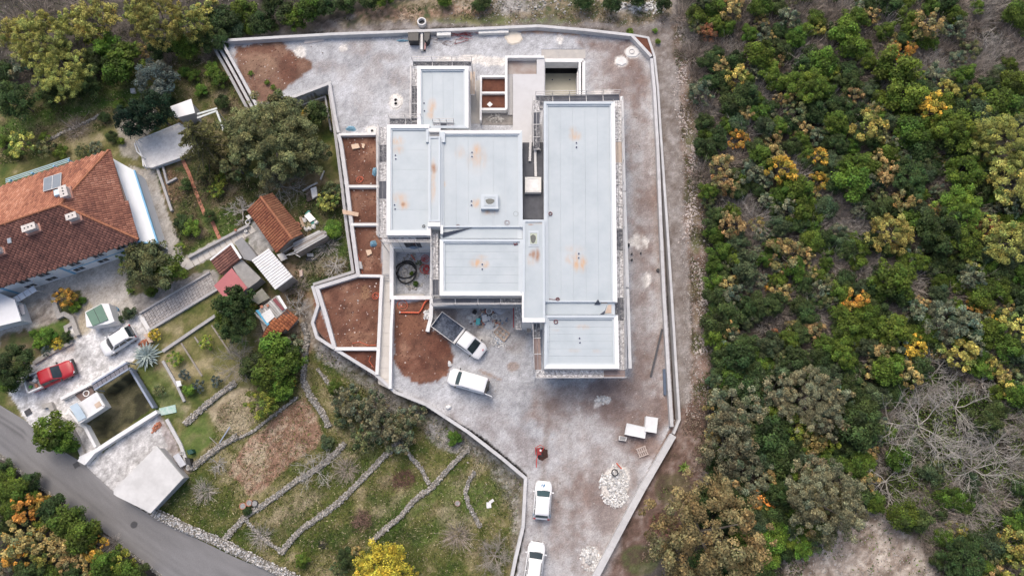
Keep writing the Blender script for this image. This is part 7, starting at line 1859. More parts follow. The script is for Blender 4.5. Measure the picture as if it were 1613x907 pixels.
def tree(kind, px, py, rpx, name=None, label=None, group=None, form=None, hk=1.0, cat='tree', trunk=True):
    r = rpx * .0735; hk = hk * random.uniform(.9, 1.12)
    z = 0.0
    for _ in range(4):
        p = P(px, py, z + 1.25 * r * hk); z = zg(p.x, p.y)
    t = thing(name or ('small_evergreen' if kind in ('green', 'bright', 'dark', 'teal') and rpx < 17 else NAMES.get(kind, 'tree')), label or 'tree', cat, (p.x, p.y, z - .05), group)  # small evergreen trees and evergreen shrubs share one object name
    t.scale = (r * random.uniform(.93, 1.07), r * random.uniform(.93, 1.07), r * hk); t.rotation_euler = (0, 0, random.uniform(0, 6.28))
    if form is None: form = ('big' if rpx > 27 else 'dense') if kind in ('green', 'bright', 'dark', 'teal') else ('huge' if rpx > 38 else 'bigairy' if rpx > 27 else 'airy')
    if form in PROTO:
        place_mesh('crown', own(random.choice(PROTO[form]), leafmat(kind, KC[kind])), None, t)
        if trunk: place_mesh('trunk', random.choice(TR), None, t)
    else:
        src, m, nm = {'bare': (BARE, bark_pale, 'branches'), 'barebig': (BAREBIG, bark_pale, 'branches'), 'baretwig': (BARETWIG, bark_grey, 'branches'), 'shrub': (SHRUB, stem_m, 'stems'), 'shrubg': (SHRUB, stem_m2, 'stems')}[form]
        place_mesh(nm, own(random.choice(src), m), None, t)
    return t
random.seed(77)
FOREST = [(1088, -20), (1640, -20), (1640, 925), (1500, 925), (1450, 850), (1400, 800), (1365, 795), (1330, 815), (1290, 860), (1230, 890), (1200, 925), (1050, 925), (1052, 880), (1110, 765), (1118, 640), (1122, 560), (1110, 380), (1100, 200)]
BANDS = [(-99, 70, 'top site wall'), (70, 130, 'pool rim'), (130, 190, 'twin planter'), (190, 250, 'bitumen roof'), (250, 310, 'cream roof cover'), (310, 370, 'square roof hatch'), (370, 430, 'spine roof hatch'), (430, 500, 'long right roof\'s foot'), (500, 580, 'lower right roof'), (580, 660, 'white van'), (660, 740, 'white crates'), (740, 830, 'emblem car'), (830, 2000, 'bottom rubble heap')]
LOOK = {'green': 'mid-green bushy tree', 'bright': 'bright green tree', 'dark': 'dark green bushy tree', 'teal': 'bluish green tree', 'olive': 'olive green tree', 'grey': 'grey-green tree', 'gold': 'golden autumn tree', 'orange': 'orange autumn tree', 'tan': 'tan autumn tree', 'yel': 'pale yellow tree', 'yg': 'yellow-green tree', 'rust': 'reddish brown tree', 'drab': 'drab olive-brown tree', 'tanolive': 'tawny leafy tree', 'oliveyel': 'olive-yellow tree', 'bare': 'leafless white tree', 'barebig': 'leafless grey tree', 'baretwig': 'leafless twiggy tree', 'shrub': 'leafless brown bush', 'shrubg': 'leafless grey bush'}
E = []
def T(kind, *xyr):
    for x, y, r in xyr: E.append((x, y, r, kind))
T('orange', (1423, 82, 18), (1345, 471, 19), (1533, 489, 13), (1207, 451, 7), (1163, 219, 15), (1197, 789, 17))
T('gold', (1468, 171, 22), (1231, 267, 23), (1290, 247, 16), (1290, 285, 14), (1482, 253, 11), (1441, 547, 20), (1564, 502, 10))
T('tan', (1461, 41, 26), (1134, 103, 16), (1177, 178, 15), (1399, 274, 22), (1135, 260, 19), (1153, 355, 22), (1238, 399, 25), (1146, 447, 16), (1386, 557, 18), (1249, 513, 10), (1215, 60, 12), (1405, 60, 10), (1372, 25, 16), (1225, 95, 12))
T('yel', (1160, 123, 20), (1369, 199, 26), (1492, 141, 19), (1513, 557, 26), (1403, 369, 28), (1564, 578, 16), (1585, 611, 14), (1598, 858, 22), (1600, 897, 22), (1506, 837, 13), (1290, 45, 14))
T('oliveyel', (1578, 222, 42), (1592, 285, 34), (1546, 240, 20), (1585, 379, 34), (1602, 513, 24), (1555, 350, 18), (1530, 410, 18))
T('yg', (1307, 120, 14), (1447, 123, 12), (1533, 151, 20), (1293, 382, 7), (1252, 668, 22), (1310, 700, 14), (1345, 715, 10))
T('bright', (1331, 50, 22), (1423, 151, 25), (1341, 291, 25), (1516, 308, 16), (1506, 327, 30), (1341, 230, 13), (1211, 851, 20), (1262, 861, 15), (1320, 205, 14), (1225, 835, 14), (1210, 880, 14))
T('green', (1197, 86, 22), (1252, 58, 18), (1345, 30, 20), (1297, 100, 22), (1266, 137, 28), (1410, 106, 26), (1516, 120, 16), (1581, 165, 26), (1595, 130, 20), (1602, 20, 20), (1200, 10, 18), (1314, 192, 20), (1434, 206, 24), (1502, 202, 32), (1358, 260, 22), (1519, 271, 28), (1262, 298, 22), (1516, 375, 28), (1341, 516, 18), (1365, 499, 18), (1403, 519, 24), (1327, 564, 20), (1399, 581, 22), (1303, 398, 11), (1300, 547, 16), (1567, 454, 16), (1458, 526, 18), (1403, 440, 26), (1321, 461, 18), (1225, 130, 16), (1340, 75, 20), (1365, 95, 16), (1480, 210, 18), (1345, 375, 10), (1540, 520, 14), (1602, 618, 18))
T('dark', (1338, 132, 16), (1283, 175, 18), (1129, 219, 17), (1153, 165, 19), (1177, 147, 20), (1430, 281, 28), (1489, 365, 32), (1221, 478, 15), (1146, 495, 20), (1177, 482, 16), (1166, 567, 24), (1252, 571, 22), (1170, 614, 22), (1214, 683, 26), (1355, 676, 27), (1159, 782, 20), (1225, 775, 20), (1516, 888, 28), (1550, 666, 18), (1160, 300, 14), (1115, 130, 14), (1230, 720, 22), (1180, 590, 20), (1370, 650, 18), (1150, 560, 18), (1450, 235, 20), (1545, 300, 18), (1590, 330, 16))
T('teal', (1204, 199, 16), (1225, 355, 17), (1159, 382, 17), (1173, 420, 20), (1478, 458, 15), (1324, 379, 13), (1190, 600, 16), (1240, 590, 18), (1300, 590, 18), (1215, 545, 18), (1385, 625, 16), (1200, 720, 18), (1445, 330, 18))
T('grey', (1489, 506, 28), (1519, 513, 24), (1530, 437, 23), (1598, 320, 24), (1355, 331, 16), (1180, 271, 20), (1440, 490, 16), (1400, 165, 14))
T('drab', (1159, 645, 34), (1149, 703, 38), (1273, 628, 40), (1307, 662, 24), (1177, 748, 28), (1300, 792, 48), (1279, 740, 24), (1279, 742, 22), (1225, 615, 24), (1320, 625, 22))
T('tanolive', (1118, 846, 74), (1300, 792, 30))
T('rust', (1115, 52, 15), (1554, 362, 17), (1220, 525, 8))
E += [(1564, 51, 26, 'bare'), (1204, 516, 15, 'bare'), (1166, 523, 14, 'bare'), (1489, 592, 40, 'barebig'), (1478, 670, 58, 'barebig'), (1413, 760, 40, 'barebig'), (1567, 741, 50, 'barebig'), (1506, 758, 30, 'baretwig'), (1550, 816, 40, 'baretwig'), (1489, 625, 30, 'baretwig'), (1597, 659, 35, 'baretwig'), (1545, 690, 34, 'barebig'), (1600, 790, 30, 'barebig'), (1450, 720, 30, 'baretwig'), (1440, 620, 26, 'barebig'), (1560, 600, 22, 'bare'), (1420, 690, 22, 'baretwig'), (1530, 640, 44, 'barebig'), (1592, 705, 40, 'barebig'), (1450, 795, 26, 'baretwig'), (1582, 842, 30, 'barebig'), (1500, 705, 46, 'barebig'), (1440, 650, 30, 'bare'), (1385, 735, 26, 'baretwig')]
# fill between, by what the wood is like there
for k in range(22000):
    x, y = random.uniform(1095, 1622), random.uniform(-8, 915)
    if float(sdist(np.array([x]), np.array([y]), FOREST)[0]) < 6: continue
    r = random.uniform(11, 20)
    if any((x - a) ** 2 + (y - b) ** 2 < (.57 * (r + min(c, 40) * (.95 if c < 40 else 1.25))) ** 2 for a, b, c, kk in E): continue
    n = fbm(np.array([x * .012]), np.array([y * .012]), 31, 3)[0]; u = random.random()
    bare = .68 if y < 115 else .36 if y < 470 and x < 1330 else .22 if y < 330 and x < 1420 else .72 if (1200 < x < 1390 and 320 < y < 470) else .2
    if x > 1380 and y > 600: bare = .6
    if n > .56: bare *= .6
    if u < bare: kk = random.choice(['shrub', 'shrub', 'shrubg'])
    else: kk = random.choice(['dark', 'dark', 'green', 'green', 'teal', 'olive', 'dark', 'green', 'grey', 'tan'])
    E.append((x, y, r, kk))
def ordinal(n):
    w = ['first', 'second', 'third', 'fourth', 'fifth', 'sixth', 'seventh', 'eighth', 'ninth', 'tenth', 'eleventh', 'twelfth', 'thirteenth', 'fourteenth', 'fifteenth', 'sixteenth', 'seventeenth', 'eighteenth', 'nineteenth', 'twentieth']
    return w[n] if n < 20 else '%dth' % (n + 1)
cnt = {}
for x, y, r, kk in sorted(E):
    b = [q for q in BANDS if q[0] <= y < q[1]][0]; key = (kk, b[2]); i = cnt.get(key, 0); cnt[key] = i + 1
    lb = '%s level with the %s, %s such from the track' % (LOOK[kk], b[2], ordinal(i))
    if kk in KC: tree(kk, x, y, r, label=lb, group='trees of the wood right of the track')
    else: tree(kk, x, y, r, 'leafless_bush' if 'shrub' in kk else 'bare_tree', lb, 'leafless bushes of the wood' if 'shrub' in kk else 'leafless trees of the wood', kk, .8 if 'bare' in kk else 1.05, 'bush' if 'shrub' in kk else 'tree')
# top left wood, along the upper edge
U = [(60, 62, 42, 'oliveyel'), (98, 112, 40, 'oliveyel'), (28, 55, 30, 'oliveyel'), (148, 30, 34, 'oliveyel'), (250, 32, 42, 'oliveyel'), (300, 42, 30, 'oliveyel'), (112, 35, 24, 'oliveyel'), (40, 105, 26, 'drab'), (215, 20, 24, 'oliveyel'), (330, 20, 22, 'oliveyel'), (150, 55, 18, 'yg'),
     (192, 28, 24, 'baretwig'), (205, 62, 18, 'shrub'), (45, 14, 22, 'shrub'), (14, 22, 18, 'shrub'), (120, 2, 20, 'shrub'), (262, 86, 16, 'shrub'), (232, 80, 12, 'tan'),
     (200, 92, 26, 'green'), (185, 110, 24, 'green'), (150, 95, 20, 'dark'), (140, 128, 22, 'dark'), (24, 156, 30, 'dark'), (80, 152, 18, 'dark'), (6, 115, 16, 'dark'), (170, 75, 20, 'bright'), (285, 72, 18, 'green'), (298, 78, 16, 'bright'), (250, 78, 18, 'dark'), (320, 60, 20, 'dark'), (120, 150, 14, 'dark'), (100, 80, 14, 'dark'),
     (352, 30, 24, 'dark'), (385, 14, 22, 'green'), (410, 34, 20, 'dark'), (438, 14, 22, 'dark'), (462, 30, 18, 'green'), (488, 14, 22, 'green'), (515, 8, 18, 'dark'), (545, 5, 16, 'dark'), (345, 62, 16, 'dark'), (372, 48, 16, 'teal'), (362, 42, 10, 'tan'), (325, 82, 14, 'shrub'), (580, 0, 16, 'dark'), (605, -2, 14, 'green'), (700, 0, 12, 'green'), (755, 8, 12, 'dark'), (765, 2, 10, 'dark'), (920, 2, 14, 'dark'), (965, 8, 14, 'dark'), (1000, -4, 18, 'dark'), (1045, 8, 14, 'dark'), (1075, 20, 18, 'shrub'), (1085, 45, 16, 'shrubg'), (1078, 75, 14, 'shrub'), (1098, 110, 14, 'shrub'), (395, 45, 12, 'green'), (430, 42, 10, 'dark')]
cnt = {}
for x, y, r, kk in sorted(U):
    i = cnt.get(kk, 0); cnt[kk] = i + 1
    lb = '%s along the upper picture edge, %s such from the left corner' % (LOOK[kk], ordinal(i))
    if kk in KC: tree(kk, x, y, r, label=lb, group='trees along the upper edge', hk=1.15 if r > 25 else 1)
    else: tree(kk, x, y, r, 'leafless_bush' if 'shrub' in kk else 'bare_tree', lb, 'leafless bushes along the upper edge', kk, .9, 'bush' if 'shrub' in kk else 'tree')
# below the road
Bw = [(12, 762, 18, 'green'), (35, 775, 20, 'green'), (8, 735, 12, 'dark'), (40, 800, 22, 'orange'), (65, 795, 14, 'orange'), (72, 822, 14, 'yg'), (20, 808, 16, 'green'), (30, 848, 24, 'tan'), (25, 875, 18, 'orange'), (55, 842, 12, 'gold'), (12, 830, 14, 'dark'), (72, 850, 20, 'tan'), (95, 860, 20, 'tan'), (66, 880, 16, 'yel'), (110, 890, 16, 'tan'), (100, 822, 22, 'green'), (128, 845, 22, 'green'), (85, 800, 18, 'dark'), (118, 815, 16, 'dark'), (150, 868, 16, 'orange'), (140, 880, 16, 'tan'), (165, 890, 20, 'green'), (188, 882, 18, 'yg'), (200, 905, 18, 'green'), (122, 905, 16, 'dark'), (45, 905, 18, 'dark'), (10, 900, 14, 'drab'), (148, 905, 14, 'tan'), (185, 905, 14, 'rust'), (48, 760, 14, 'dark'), (170, 858, 12, 'shrubg'), (222, 900, 12, 'dark'), (85, 905, 14, 'green'), (12, 785, 12, 'green'), (150, 840, 10, 'dark')]
cnt = {}
for x, y, r, kk in sorted(Bw):
    i = cnt.get(kk, 0); cnt[kk] = i + 1
    lb = '%s below the road, %s such from the left corner' % (LOOK[kk], ordinal(i))
    if kk in KC: tree(kk, x, y, r, label=lb, group='trees below the road')
    else: tree(kk, x, y, r, 'leafless_bush', lb, 'trees below the road', kk, .9, 'bush')
# trees of the gardens, one by one
tree('bluegrey', 244, 126, 32, 'olive_tree', 'round silvery olive tree above the twin cypresses', None, 'big')
tree('cypress', 240, 172, 30, 'cypress_tree', 'broad dark cypress beside the flat terrace roof', None, 'big', 1.6)
tree('cypress', 205, 192, 24, 'cypress_tree', 'lower dark cypress leaning left of the broad cypress', None, 'big', 1.5)
tree('cypress', 222, 180, 18, 'cypress_tree', 'small dark cypress squeezed between the two larger ones', None, 'big', 1.5)
# big conifer with drooping layers
def conifer(px, py, rpx, lb):
    r = rpx * .0735; z = BZ; p = P(px, py, z + 4.5); t = thing('conifer_tree', lb, 'tree', (p.x, p.y, z)); rg = np.random.default_rng(3); V = []; K = []
    tb = MB(); tb.tube([(p.x, p.y, z), (p.x + .1, p.y, z + 8.2)], .3, 8, .05)
    for k in range(46):
        h = 1.6 + 6.6 * k / 46; L_ = r * (1.15 - .95 * k / 46) * rg.uniform(.75, 1.1); a = k * 2.4 + rg.normal() * .2
        d = np.array([math.cos(a), math.sin(a), .12]); e = np.array([p.x, p.y, z + h])
        q = e + d * L_ + np.array([0, 0, -.25 * L_]); m_ = e + d * L_ * .5
        tb.tube([Vector(e), Vector(m_), Vector(q)], .06, 4, .015, cap=False)
        nl = int(120 * L_ / r) + 40; f = rg.random(nl) ** .75
        c = e + d * (L_ * f)[:, None] + np.array([0, 0, -.25 * L_]) * (f ** 2)[:, None]
        sd_ = np.array([-d[1], d[0], 0]); c = c + sd_ * (rg.normal(size=nl) * .16 * L_ * (1.15 - f))[:, None] + rg.normal(size=(nl, 3)) * .05
        c[:, 2] -= .12 * rg.random(nl)
        V.append(c); K.append(np.full(nl, 1 + .25 * rg.normal()))
    V = np.concatenate(V); K = np.concatenate(K); n = len(V); nr = rg.normal(size=(n, 3)) * .6 + np.array([0, 0, 1]); nr /= np.linalg.norm(nr, axis=1, keepdims=True); tt_, bb_ = rot_frames(nr, rg); s = (.09 + .1 * rg.random(n))[:, None]
    v = np.stack([V - tt_ * s * 1.5, V + bb_ * s * .4, V + tt_ * s * 1.5, V - bb_ * s * .4], 1) - np.array([p.x, p.y, z])
    val = np.clip(K * (1 + .3 * rg.normal(size=n)), .4, 2)
    me = np_mesh('crown', v.reshape(-1, 3), [np.arange(n * 4).reshape(n, 4)], np.repeat(val[:, None] * np.array([1.05, 1, .95]), 4, 0))
    place_mesh('crown', me, leafmat('conifer', KC['conifer']), t)
    tb.build('trunk', mat('conifer_bark', (.1, .085, .06), (.16, .14, .1), 5, .95), t)
conifer(318, 222, 50, 'tall feathery conifer leaning over the flat terrace roof')
tree('olive', 425, 218, 62, 'oak_tree', 'huge bushy grey-green tree left of the high retaining corner', None, 'huge', .9)
tree('olive', 395, 210, 44, 'oak_tree', 'left half of the bushy growth next to the huge bushy tree', None, 'big', .8)
tree('olive', 372, 262, 26, 'oak_tree', 'dull green tree below the conifer, left of the huge bushy tree', None)
tree('drab', 430, 275, 26, 'oak_tree', 'drab leafy tree below the huge bushy tree', None, 'bigairy', .8)
tree('olive', 500, 235, 20, 'oak_tree', 'dull green tree at the wall right of the huge bushy tree', None)
tree('olive', 470, 240, 40, 'oak_tree', 'lower right companion of the huge bushy tree', None, 'big', .8)
tree('olive', 440, 195, 42, 'oak_tree', 'upper companion of the huge bushy tree near the terraced walls', None, 'big', .9)
tree('dark', 500, 178, 18, 'evergreen_tree', 'dark green tree in the bed below the high retaining corner', None)
tree('gold', 483, 182, 10, 'autumn_tree', 'small yellow tree beside the dark tree under the retaining corner', None)
tree('gold', 464, 266, 8, 'autumn_shrub', 'small golden shrub at the lower edge of the huge bushy tree', None, cat='shrub')
tree('dark', 366, 205, 14, 'small_evergreen', 'dark shrub between the conifer and the huge bushy tree', None, cat='shrub')
tree('oliveyel', 516, 318, 18, 'oak_tree', 'small yellowish tree against the double retaining wall', None)
tree('olive', 522, 300, 16, 'oak_tree', 'small dull green tree above the yellowish one at the wall', None)
tree('bright', 525, 360, 14, 'shrub', 'bright green shrub at the wall below the yellowish tree', None, cat='shrub', hk=.7)
tree('olive', 232, 420, 36, 'fruit_tree', 'leafy green tree at the right end of the big house', None, 'big')
tree('green', 262, 425, 22, 'fruit_tree', 'smaller green tree leaning over the ramp kerb', None)
tree('yg', 200, 408, 14, 'shrub', 'yellow-green shrub at the corner of the big house', None, cat='shrub')
tree('dark', 372, 480, 26, 'evergreen_tree', 'dark green tree with its crown over the red roof', None, hk=1.3)
tree('dark', 375, 512, 28, 'evergreen_tree', 'dark green tree below the one over the red roof', None)
tree('yg', 396, 485, 10, 'shrub', 'yellow-green shrub right of the dark tree by the sheds', None, cat='shrub')
tree('green', 355, 505, 14, 'small_evergreen', 'green shrub left of the lower dark tree by the sheds', None, cat='shrub')
tree('bright', 430, 548, 24, 'evergreen_tree', 'bright green tree right below the patched shed', None)
tree('green', 450, 575, 26, 'evergreen_tree', 'green tree in the thicket below the patched shed', None)
tree('green', 420, 590, 24, 'evergreen_tree', 'green tree right of the large leafless tree', None)
tree('dark', 400, 575, 18, 'evergreen_tree', 'dark tree half under the large leafless tree', None)
tree('yg', 412, 635, 22, 'young_tree', 'yellow-green tree at the right edge of the straw field', None, hk=.8)
tree('bright', 440, 610, 18, 'young_tree', 'bright green tree above the yellow-green field edge tree', None)
tree('grey', 462, 545, 16, 'shrub', 'grey-green shrub by the upper end of the stony bank', None, cat='shrub')
tree('yel', 445, 570, 9, 'autumn_shrub', 'small yellow shrub in the thicket below the patched shed', None, cat='shrub')
tree('gold', 243, 527, 10, 'autumn_shrub', 'yellow shrub at the upper side of the agave', None, cat='shrub', hk=.7)
tree('dark', 22, 570, 26, 'evergreen_tree', 'big round dark green tree left of the red pickup', None, 'big')
tree('green', 12, 600, 16, 'small_evergreen', 'green hedge bush at the left edge below the round tree', None, cat='shrub')
tree('green', 78, 680, 24, 'small_evergreen', 'round green bush between the road and the crumbling wall', None, cat='shrub')
tree('green', 98, 694, 18, 'small_evergreen', 'lower part bush beside the round one at the road', None, cat='shrub')
tree('bright', 116, 702, 9, 'shrub', 'small light green bush at the corner of the forecourt', None, cat='shrub', hk=.6)
for x, y, r, k, lb in [(90, 541, 9, 'gold', 'golden ball shrub in the round bed above the pickup'), (72, 552, 8, 'bluegrey', 'silvery shrub in the round bed above the pickup'), (54, 526, 7, 'green', 'green shrub at the top left of the round bed'), (104, 531, 8, 'dark', 'dark shrub at the right end of the round bed'), (75, 528, 12, 'bright', 'low bright green shrub in the middle of the round bed'), (60, 540, 8, 'bright', 'low green shrub at the left of the round bed'),
                       (102, 468, 16, 'orange', 'orange autumn shrub in the bed before the big house'), (118, 483, 8, 'bright', 'green shrub right of the orange one before the big house'), (130, 473, 6, 'green', 'small green shrub by the pale terrace of the big house'), (204, 492, 10, 'teal', 'blue-green round shrub beside the round white tub'), (190, 503, 6, 'teal', 'small blue-green shrub below the round white tub'), (238, 460, 8, 'green', 'green shrub on the bed above the cobbled ramp'),
                       (290, 590, 9, 'bluegrey', 'bluish cushion shrub in the middle garden plot'), (312, 608, 9, 'bluegrey', 'bluish cushion shrub left of the bare tree foot'), (298, 614, 8, 'bright', 'green shrub between the two bluish cushions'), (340, 600, 8, 'bluegrey', 'bluish shrub under the large leafless tree'), (250, 615, 10, 'olive', 'olive shrub on the lawn right of the walled pit'), (276, 565, 12, 'yg', 'yellow-green shrub right of the agave'), (325, 540, 10, 'yg', 'yellow-green shrub among the small plots'),
                       (395, 700, 0, 'teal', ''), (515, 695, 9, 'teal', 'green leafy shrub at the top of the pots wall'), (330, 340, 10, 'dark', 'round dark shrub on the lawn left of the tiled hut'), (290, 350, 14, 'dark', 'dark shrub beside the terracotta path'), (292, 291, 9, 'dark', 'dark shrub at the top of the terracotta path'), (345, 285, 14, 'yg', 'yellow-green shrub right of the terracotta path'), (340, 300, 12, 'yg', 'second yellow-green shrub lower on the lawn'), (302, 360, 13, 'bright', 'light green shrub left of the lower terracotta path'), (283, 390, 9, 'yg', 'yellow-green shrub at the slab walkway'), (328, 268, 9, 'green', 'green shrub below the conifer'), (318, 275, 12, 'olive', 'olive shrub beside the top of the terracotta path'),
                       (335, 110, 12, 'bright', 'bright green shrub on the slope beside the terraced walls'), (346, 125, 13, 'green', 'green shrub close to the lowest terraced wall'), (316, 142, 10, 'bright', 'light green shrub above the white sheet roof'), (305, 118, 10, 'green', 'green shrub right of the olive tree'), (290, 112, 10, 'green', 'green shrub touching the olive tree'), (186, 165, 8, 'green', 'green shrub on the grass terrace left of the cypresses'), (165, 185, 9, 'dark', 'dark shrub on the grass terraces at the top left'), (176, 215, 10, 'dark', 'dark shrub above the ridge of the big house'), (270, 160, 8, 'dark', 'dark shrub above the white sheet roof'), (350, 160, 12, 'dark', 'dark shrub right of the pale pergola'), (190, 222, 6, 'bright', 'small green shrub beside the dark one above the big house'),
                       (35, 225, 22, 'oliveyel', 'yellow-green tree above the left part of the big house'), (70, 232, 16, 'olive', 'olive tree above the turquoise balcony'), (20, 238, 12, 'green', 'green shrub at the left end of the turquoise balcony'), (95, 240, 12, 'green', 'green shrub behind the turquoise balcony'), (130, 238, 14, 'olive', 'olive shrub above the roof edge of the big house'), (150, 232, 12, 'grey', 'grey shrub above the roof corner of the big house'), (5, 222, 10, 'green', 'green shrub at the left edge above the big house'), (70, 215, 8, 'bright', 'light green shrub on the grass terraces'), (112, 190, 0, 'shrub', ''),
                       (545, 632, 24, 'drab', 'wispy olive-brown tree at the top of the bank by the yellow chair'), (590, 640, 22, 'drab', 'wispy olive-brown tree in the middle of the bank under the wall bend'), (628, 692, 20, 'drab', 'wispy olive-brown tree where three meadow walls meet'), (655, 655, 16, 'drab', 'wispy olive-brown tree at the right end of the bank'), (660, 414, 4.5, 'olive', 'upper weed growing in the courtyard rubble'), (648, 430, 3.5, 'green', 'weed inside the black pipe coil'), (655, 447, 4.5, 'green', 'lower weed growing in the courtyard rubble'), (560, 650, 22, 'drab', 'dull bushy tree on the bank under the site wall, left one'), (600, 672, 26, 'drab', 'dull bushy tree on the bank under the site wall, middle one'), (575, 690, 20, 'olive', 'olive bushy tree above the middle meadow wall'), (635, 660, 16, 'drab', 'dull bushy tree on the bank under the site wall, right one'), (540, 660, 14, 'olive', 'olive shrub beside the stony bank'), (525, 610, 10, 'green', 'green shrub under the winding site wall'), (640, 690, 12, 'grey', 'grey shrub at the upper end of the middle meadow wall'), (495, 690, 0, 'green', ''),
                       (715, 690, 10, 'green', 'low green shrub on the meadow below the site wall'), (475, 882, 10, 'green', 'green shrub at the lower end of the middle meadow wall'), (545, 880, 14, 'dark', 'dark shrub left of the big yellow tree'), (535, 895, 12, 'olive', 'olive shrub at the bottom edge left of the yellow tree'),
                       (600, 895, 34, 'yellow', 'big bright yellow tree at the bottom edge of the meadow'), (640, 905, 14, 'yellow', 'small yellow tree at the right foot of the big yellow one'), (575, 905, 16, 'yellow', 'yellow tree at the left foot of the big yellow one'), (560, 870, 9, 'tan', 'tan shrub above the yellow trees'),
                       (780, 690, 0, 'green', ''), (1080, 760, 0, 'green', ''), (445, 690, 0, 'green', ''), (390, 805, 6, 'dark', 'dark small shrub on the pots wall'), (660, 40, 0, 'green', ''), (395, 115, 4, 'bright', 'small green weed high on the red earth corner'), (420, 130, 4, 'bright', 'pair of green weeds on the red earth corner'), (437, 146, 5, 'bright', 'largest green weed low on the red earth corner'), (430, 137, 4, 'bright', 'middle green weed low on the red earth corner'), (992, 50, 6, 'bright', 'green weed outside the top right corner of the site'), (1037, 65, 5, 'bright', 'green weed on the track at its top end'), (1032, 48, 4, 'bright', 'small green weed high on the track')]:
    if r == 0: continue
    nm = 'weed' if 'weed' in lb else 'tree' if ' tree' in lb[:32] and k not in ('gold', 'yellow') else 'yellow_tree' if 'yellow tree' in lb or 'big bright' in lb else 'shrub'
    tree(k, x, y, r, nm, lb, None, 'big' if (k == 'yellow' and r > 30) else None, .75 if r < 16 else 1, 'weed' if nm == 'weed' else 'tree' if 'tree' in nm else 'shrub', trunk=r > 7)
for x, y, r, f, lb, hk in [(365, 565, 46, 'baretwig', 'large leafless tree with many grey twigs in the gardens', .9), (488, 742, 34, 'barebig', 'leafless grey tree growing over the pots wall', .6), (778, 880, 36, 'baretwig', 'leafless bush tree at the bottom of the meadow by the site wall', .7), (462, 482, 34, 'bare', 'leafless tree right of the patched shed', .7), (435, 285, 40, 'barebig', 'leafless sprawling tree above the tiled hut', .6), (375, 325, 30, 'bare', 'leafless pale tree left of the tiled hut', .6), (525, 415, 28, 'bare', 'leafless bush by the double wall below the plank roof', .5), (510, 382, 20, 'shrubg', 'grey leafless bush at the end of the plank roof', .6), (340, 733, 20, 'bare', 'leafless sprawling bush right of the garage', .5), (113, 200, 18, 'shrub', 'brown leafless bush on the grass terraces at the top left', .5), (430, 700, 0, '', '', 1), (660, 700, 0, '', '', 1), (720, 845, 18, 'shrub', 'brown leafless bush on the lower meadow', .5), (600, 640, 16, 'shrubg', 'grey leafless bush on the bank under the site wall', .6), (410, 845, 14, 'shrubg', 'grey leafless bush by the low broken wall', .4), (420, 520, 16, 'shrub', 'brown leafless bush below the patched shed', .6), (545, 740, 16, 'shrub', 'brown leafless bush above the middle meadow wall', .5), (320, 775, 14, 'shrubg', 'grey leafless bush on the lawn right of the garage', .4), (470, 450, 14, 'shrub', 'brown leafless bush near the corner of the winding wall', .5)]:
    if r == 0: continue
    tree('x', x, y, r, 'leafless_bush' if 'bush' in lb and 'tree' not in lb else 'bare_tree', lb, None, f, hk, 'bush' if 'bush' in lb and 'tree' not in lb else 'tree')
# agave: a rosette, every leaf a part
def rosette(name, lb, px, py, r, n, m, cat='plant', w=.16, rise=.5):
    c = G(px, py); t = thing(name, lb, cat, c)
    for k in range(n):
        a = k * 2.39996; f = (k + 1) / n; L_ = r * (.55 + .5 * f) * random.uniform(.9, 1.1); up = rise * (1.6 - 1.4 * f)
        d = Vector((math.cos(a), math.sin(a), 0)); s = Vector((-d.y, d.x, 0)); pts = []
        for i, (u, ww) in enumerate(((0, .5), (.3, 1), (.65, .75), (1, .05))):
            o = c + d * (L_ * u) + Vector((0, 0, .1 + up * (u * 1.6 - u * u * .9)))
            wv = w * ww * (.7 + .5 * f); pts += [o - s * wv + Vector((0, 0, wv * .5)), o - Vector((0, 0, wv * .15)), o + s * wv + Vector((0, 0, wv * .5))]
        fs = [(i * 3 + j, i * 3 + j + 1, (i + 1) * 3 + j + 1, (i + 1) * 3 + j) for i in range(3) for j in range(2)]
        MB().add(pts, fs).build('leaf', m, t)
    return t
ag = mat('agave_leaf', (.25, .31, .30), (.34, .40, .38), 2.5, .6, rnd=.12)
rosette('agave', 'huge blue-grey agave with spiky leaves beside the white suv', 234, 560, 1.75, 44, ag, w=.15, rise=.8)
pl = mat('palm_leaf', (.12, .19, .03), (.17, .24, .05), 3, .6, rnd=.12)
rosette('young_palm', 'small bright green palm outside the slanting wall', 1077, 736, .75, 13, pl, w=.1, rise=.5)
rosette('young_palm', 'small green rosette plant by the upper lawn below the red roof', 207, 459, .55, 10, pl, w=.1, rise=.5)
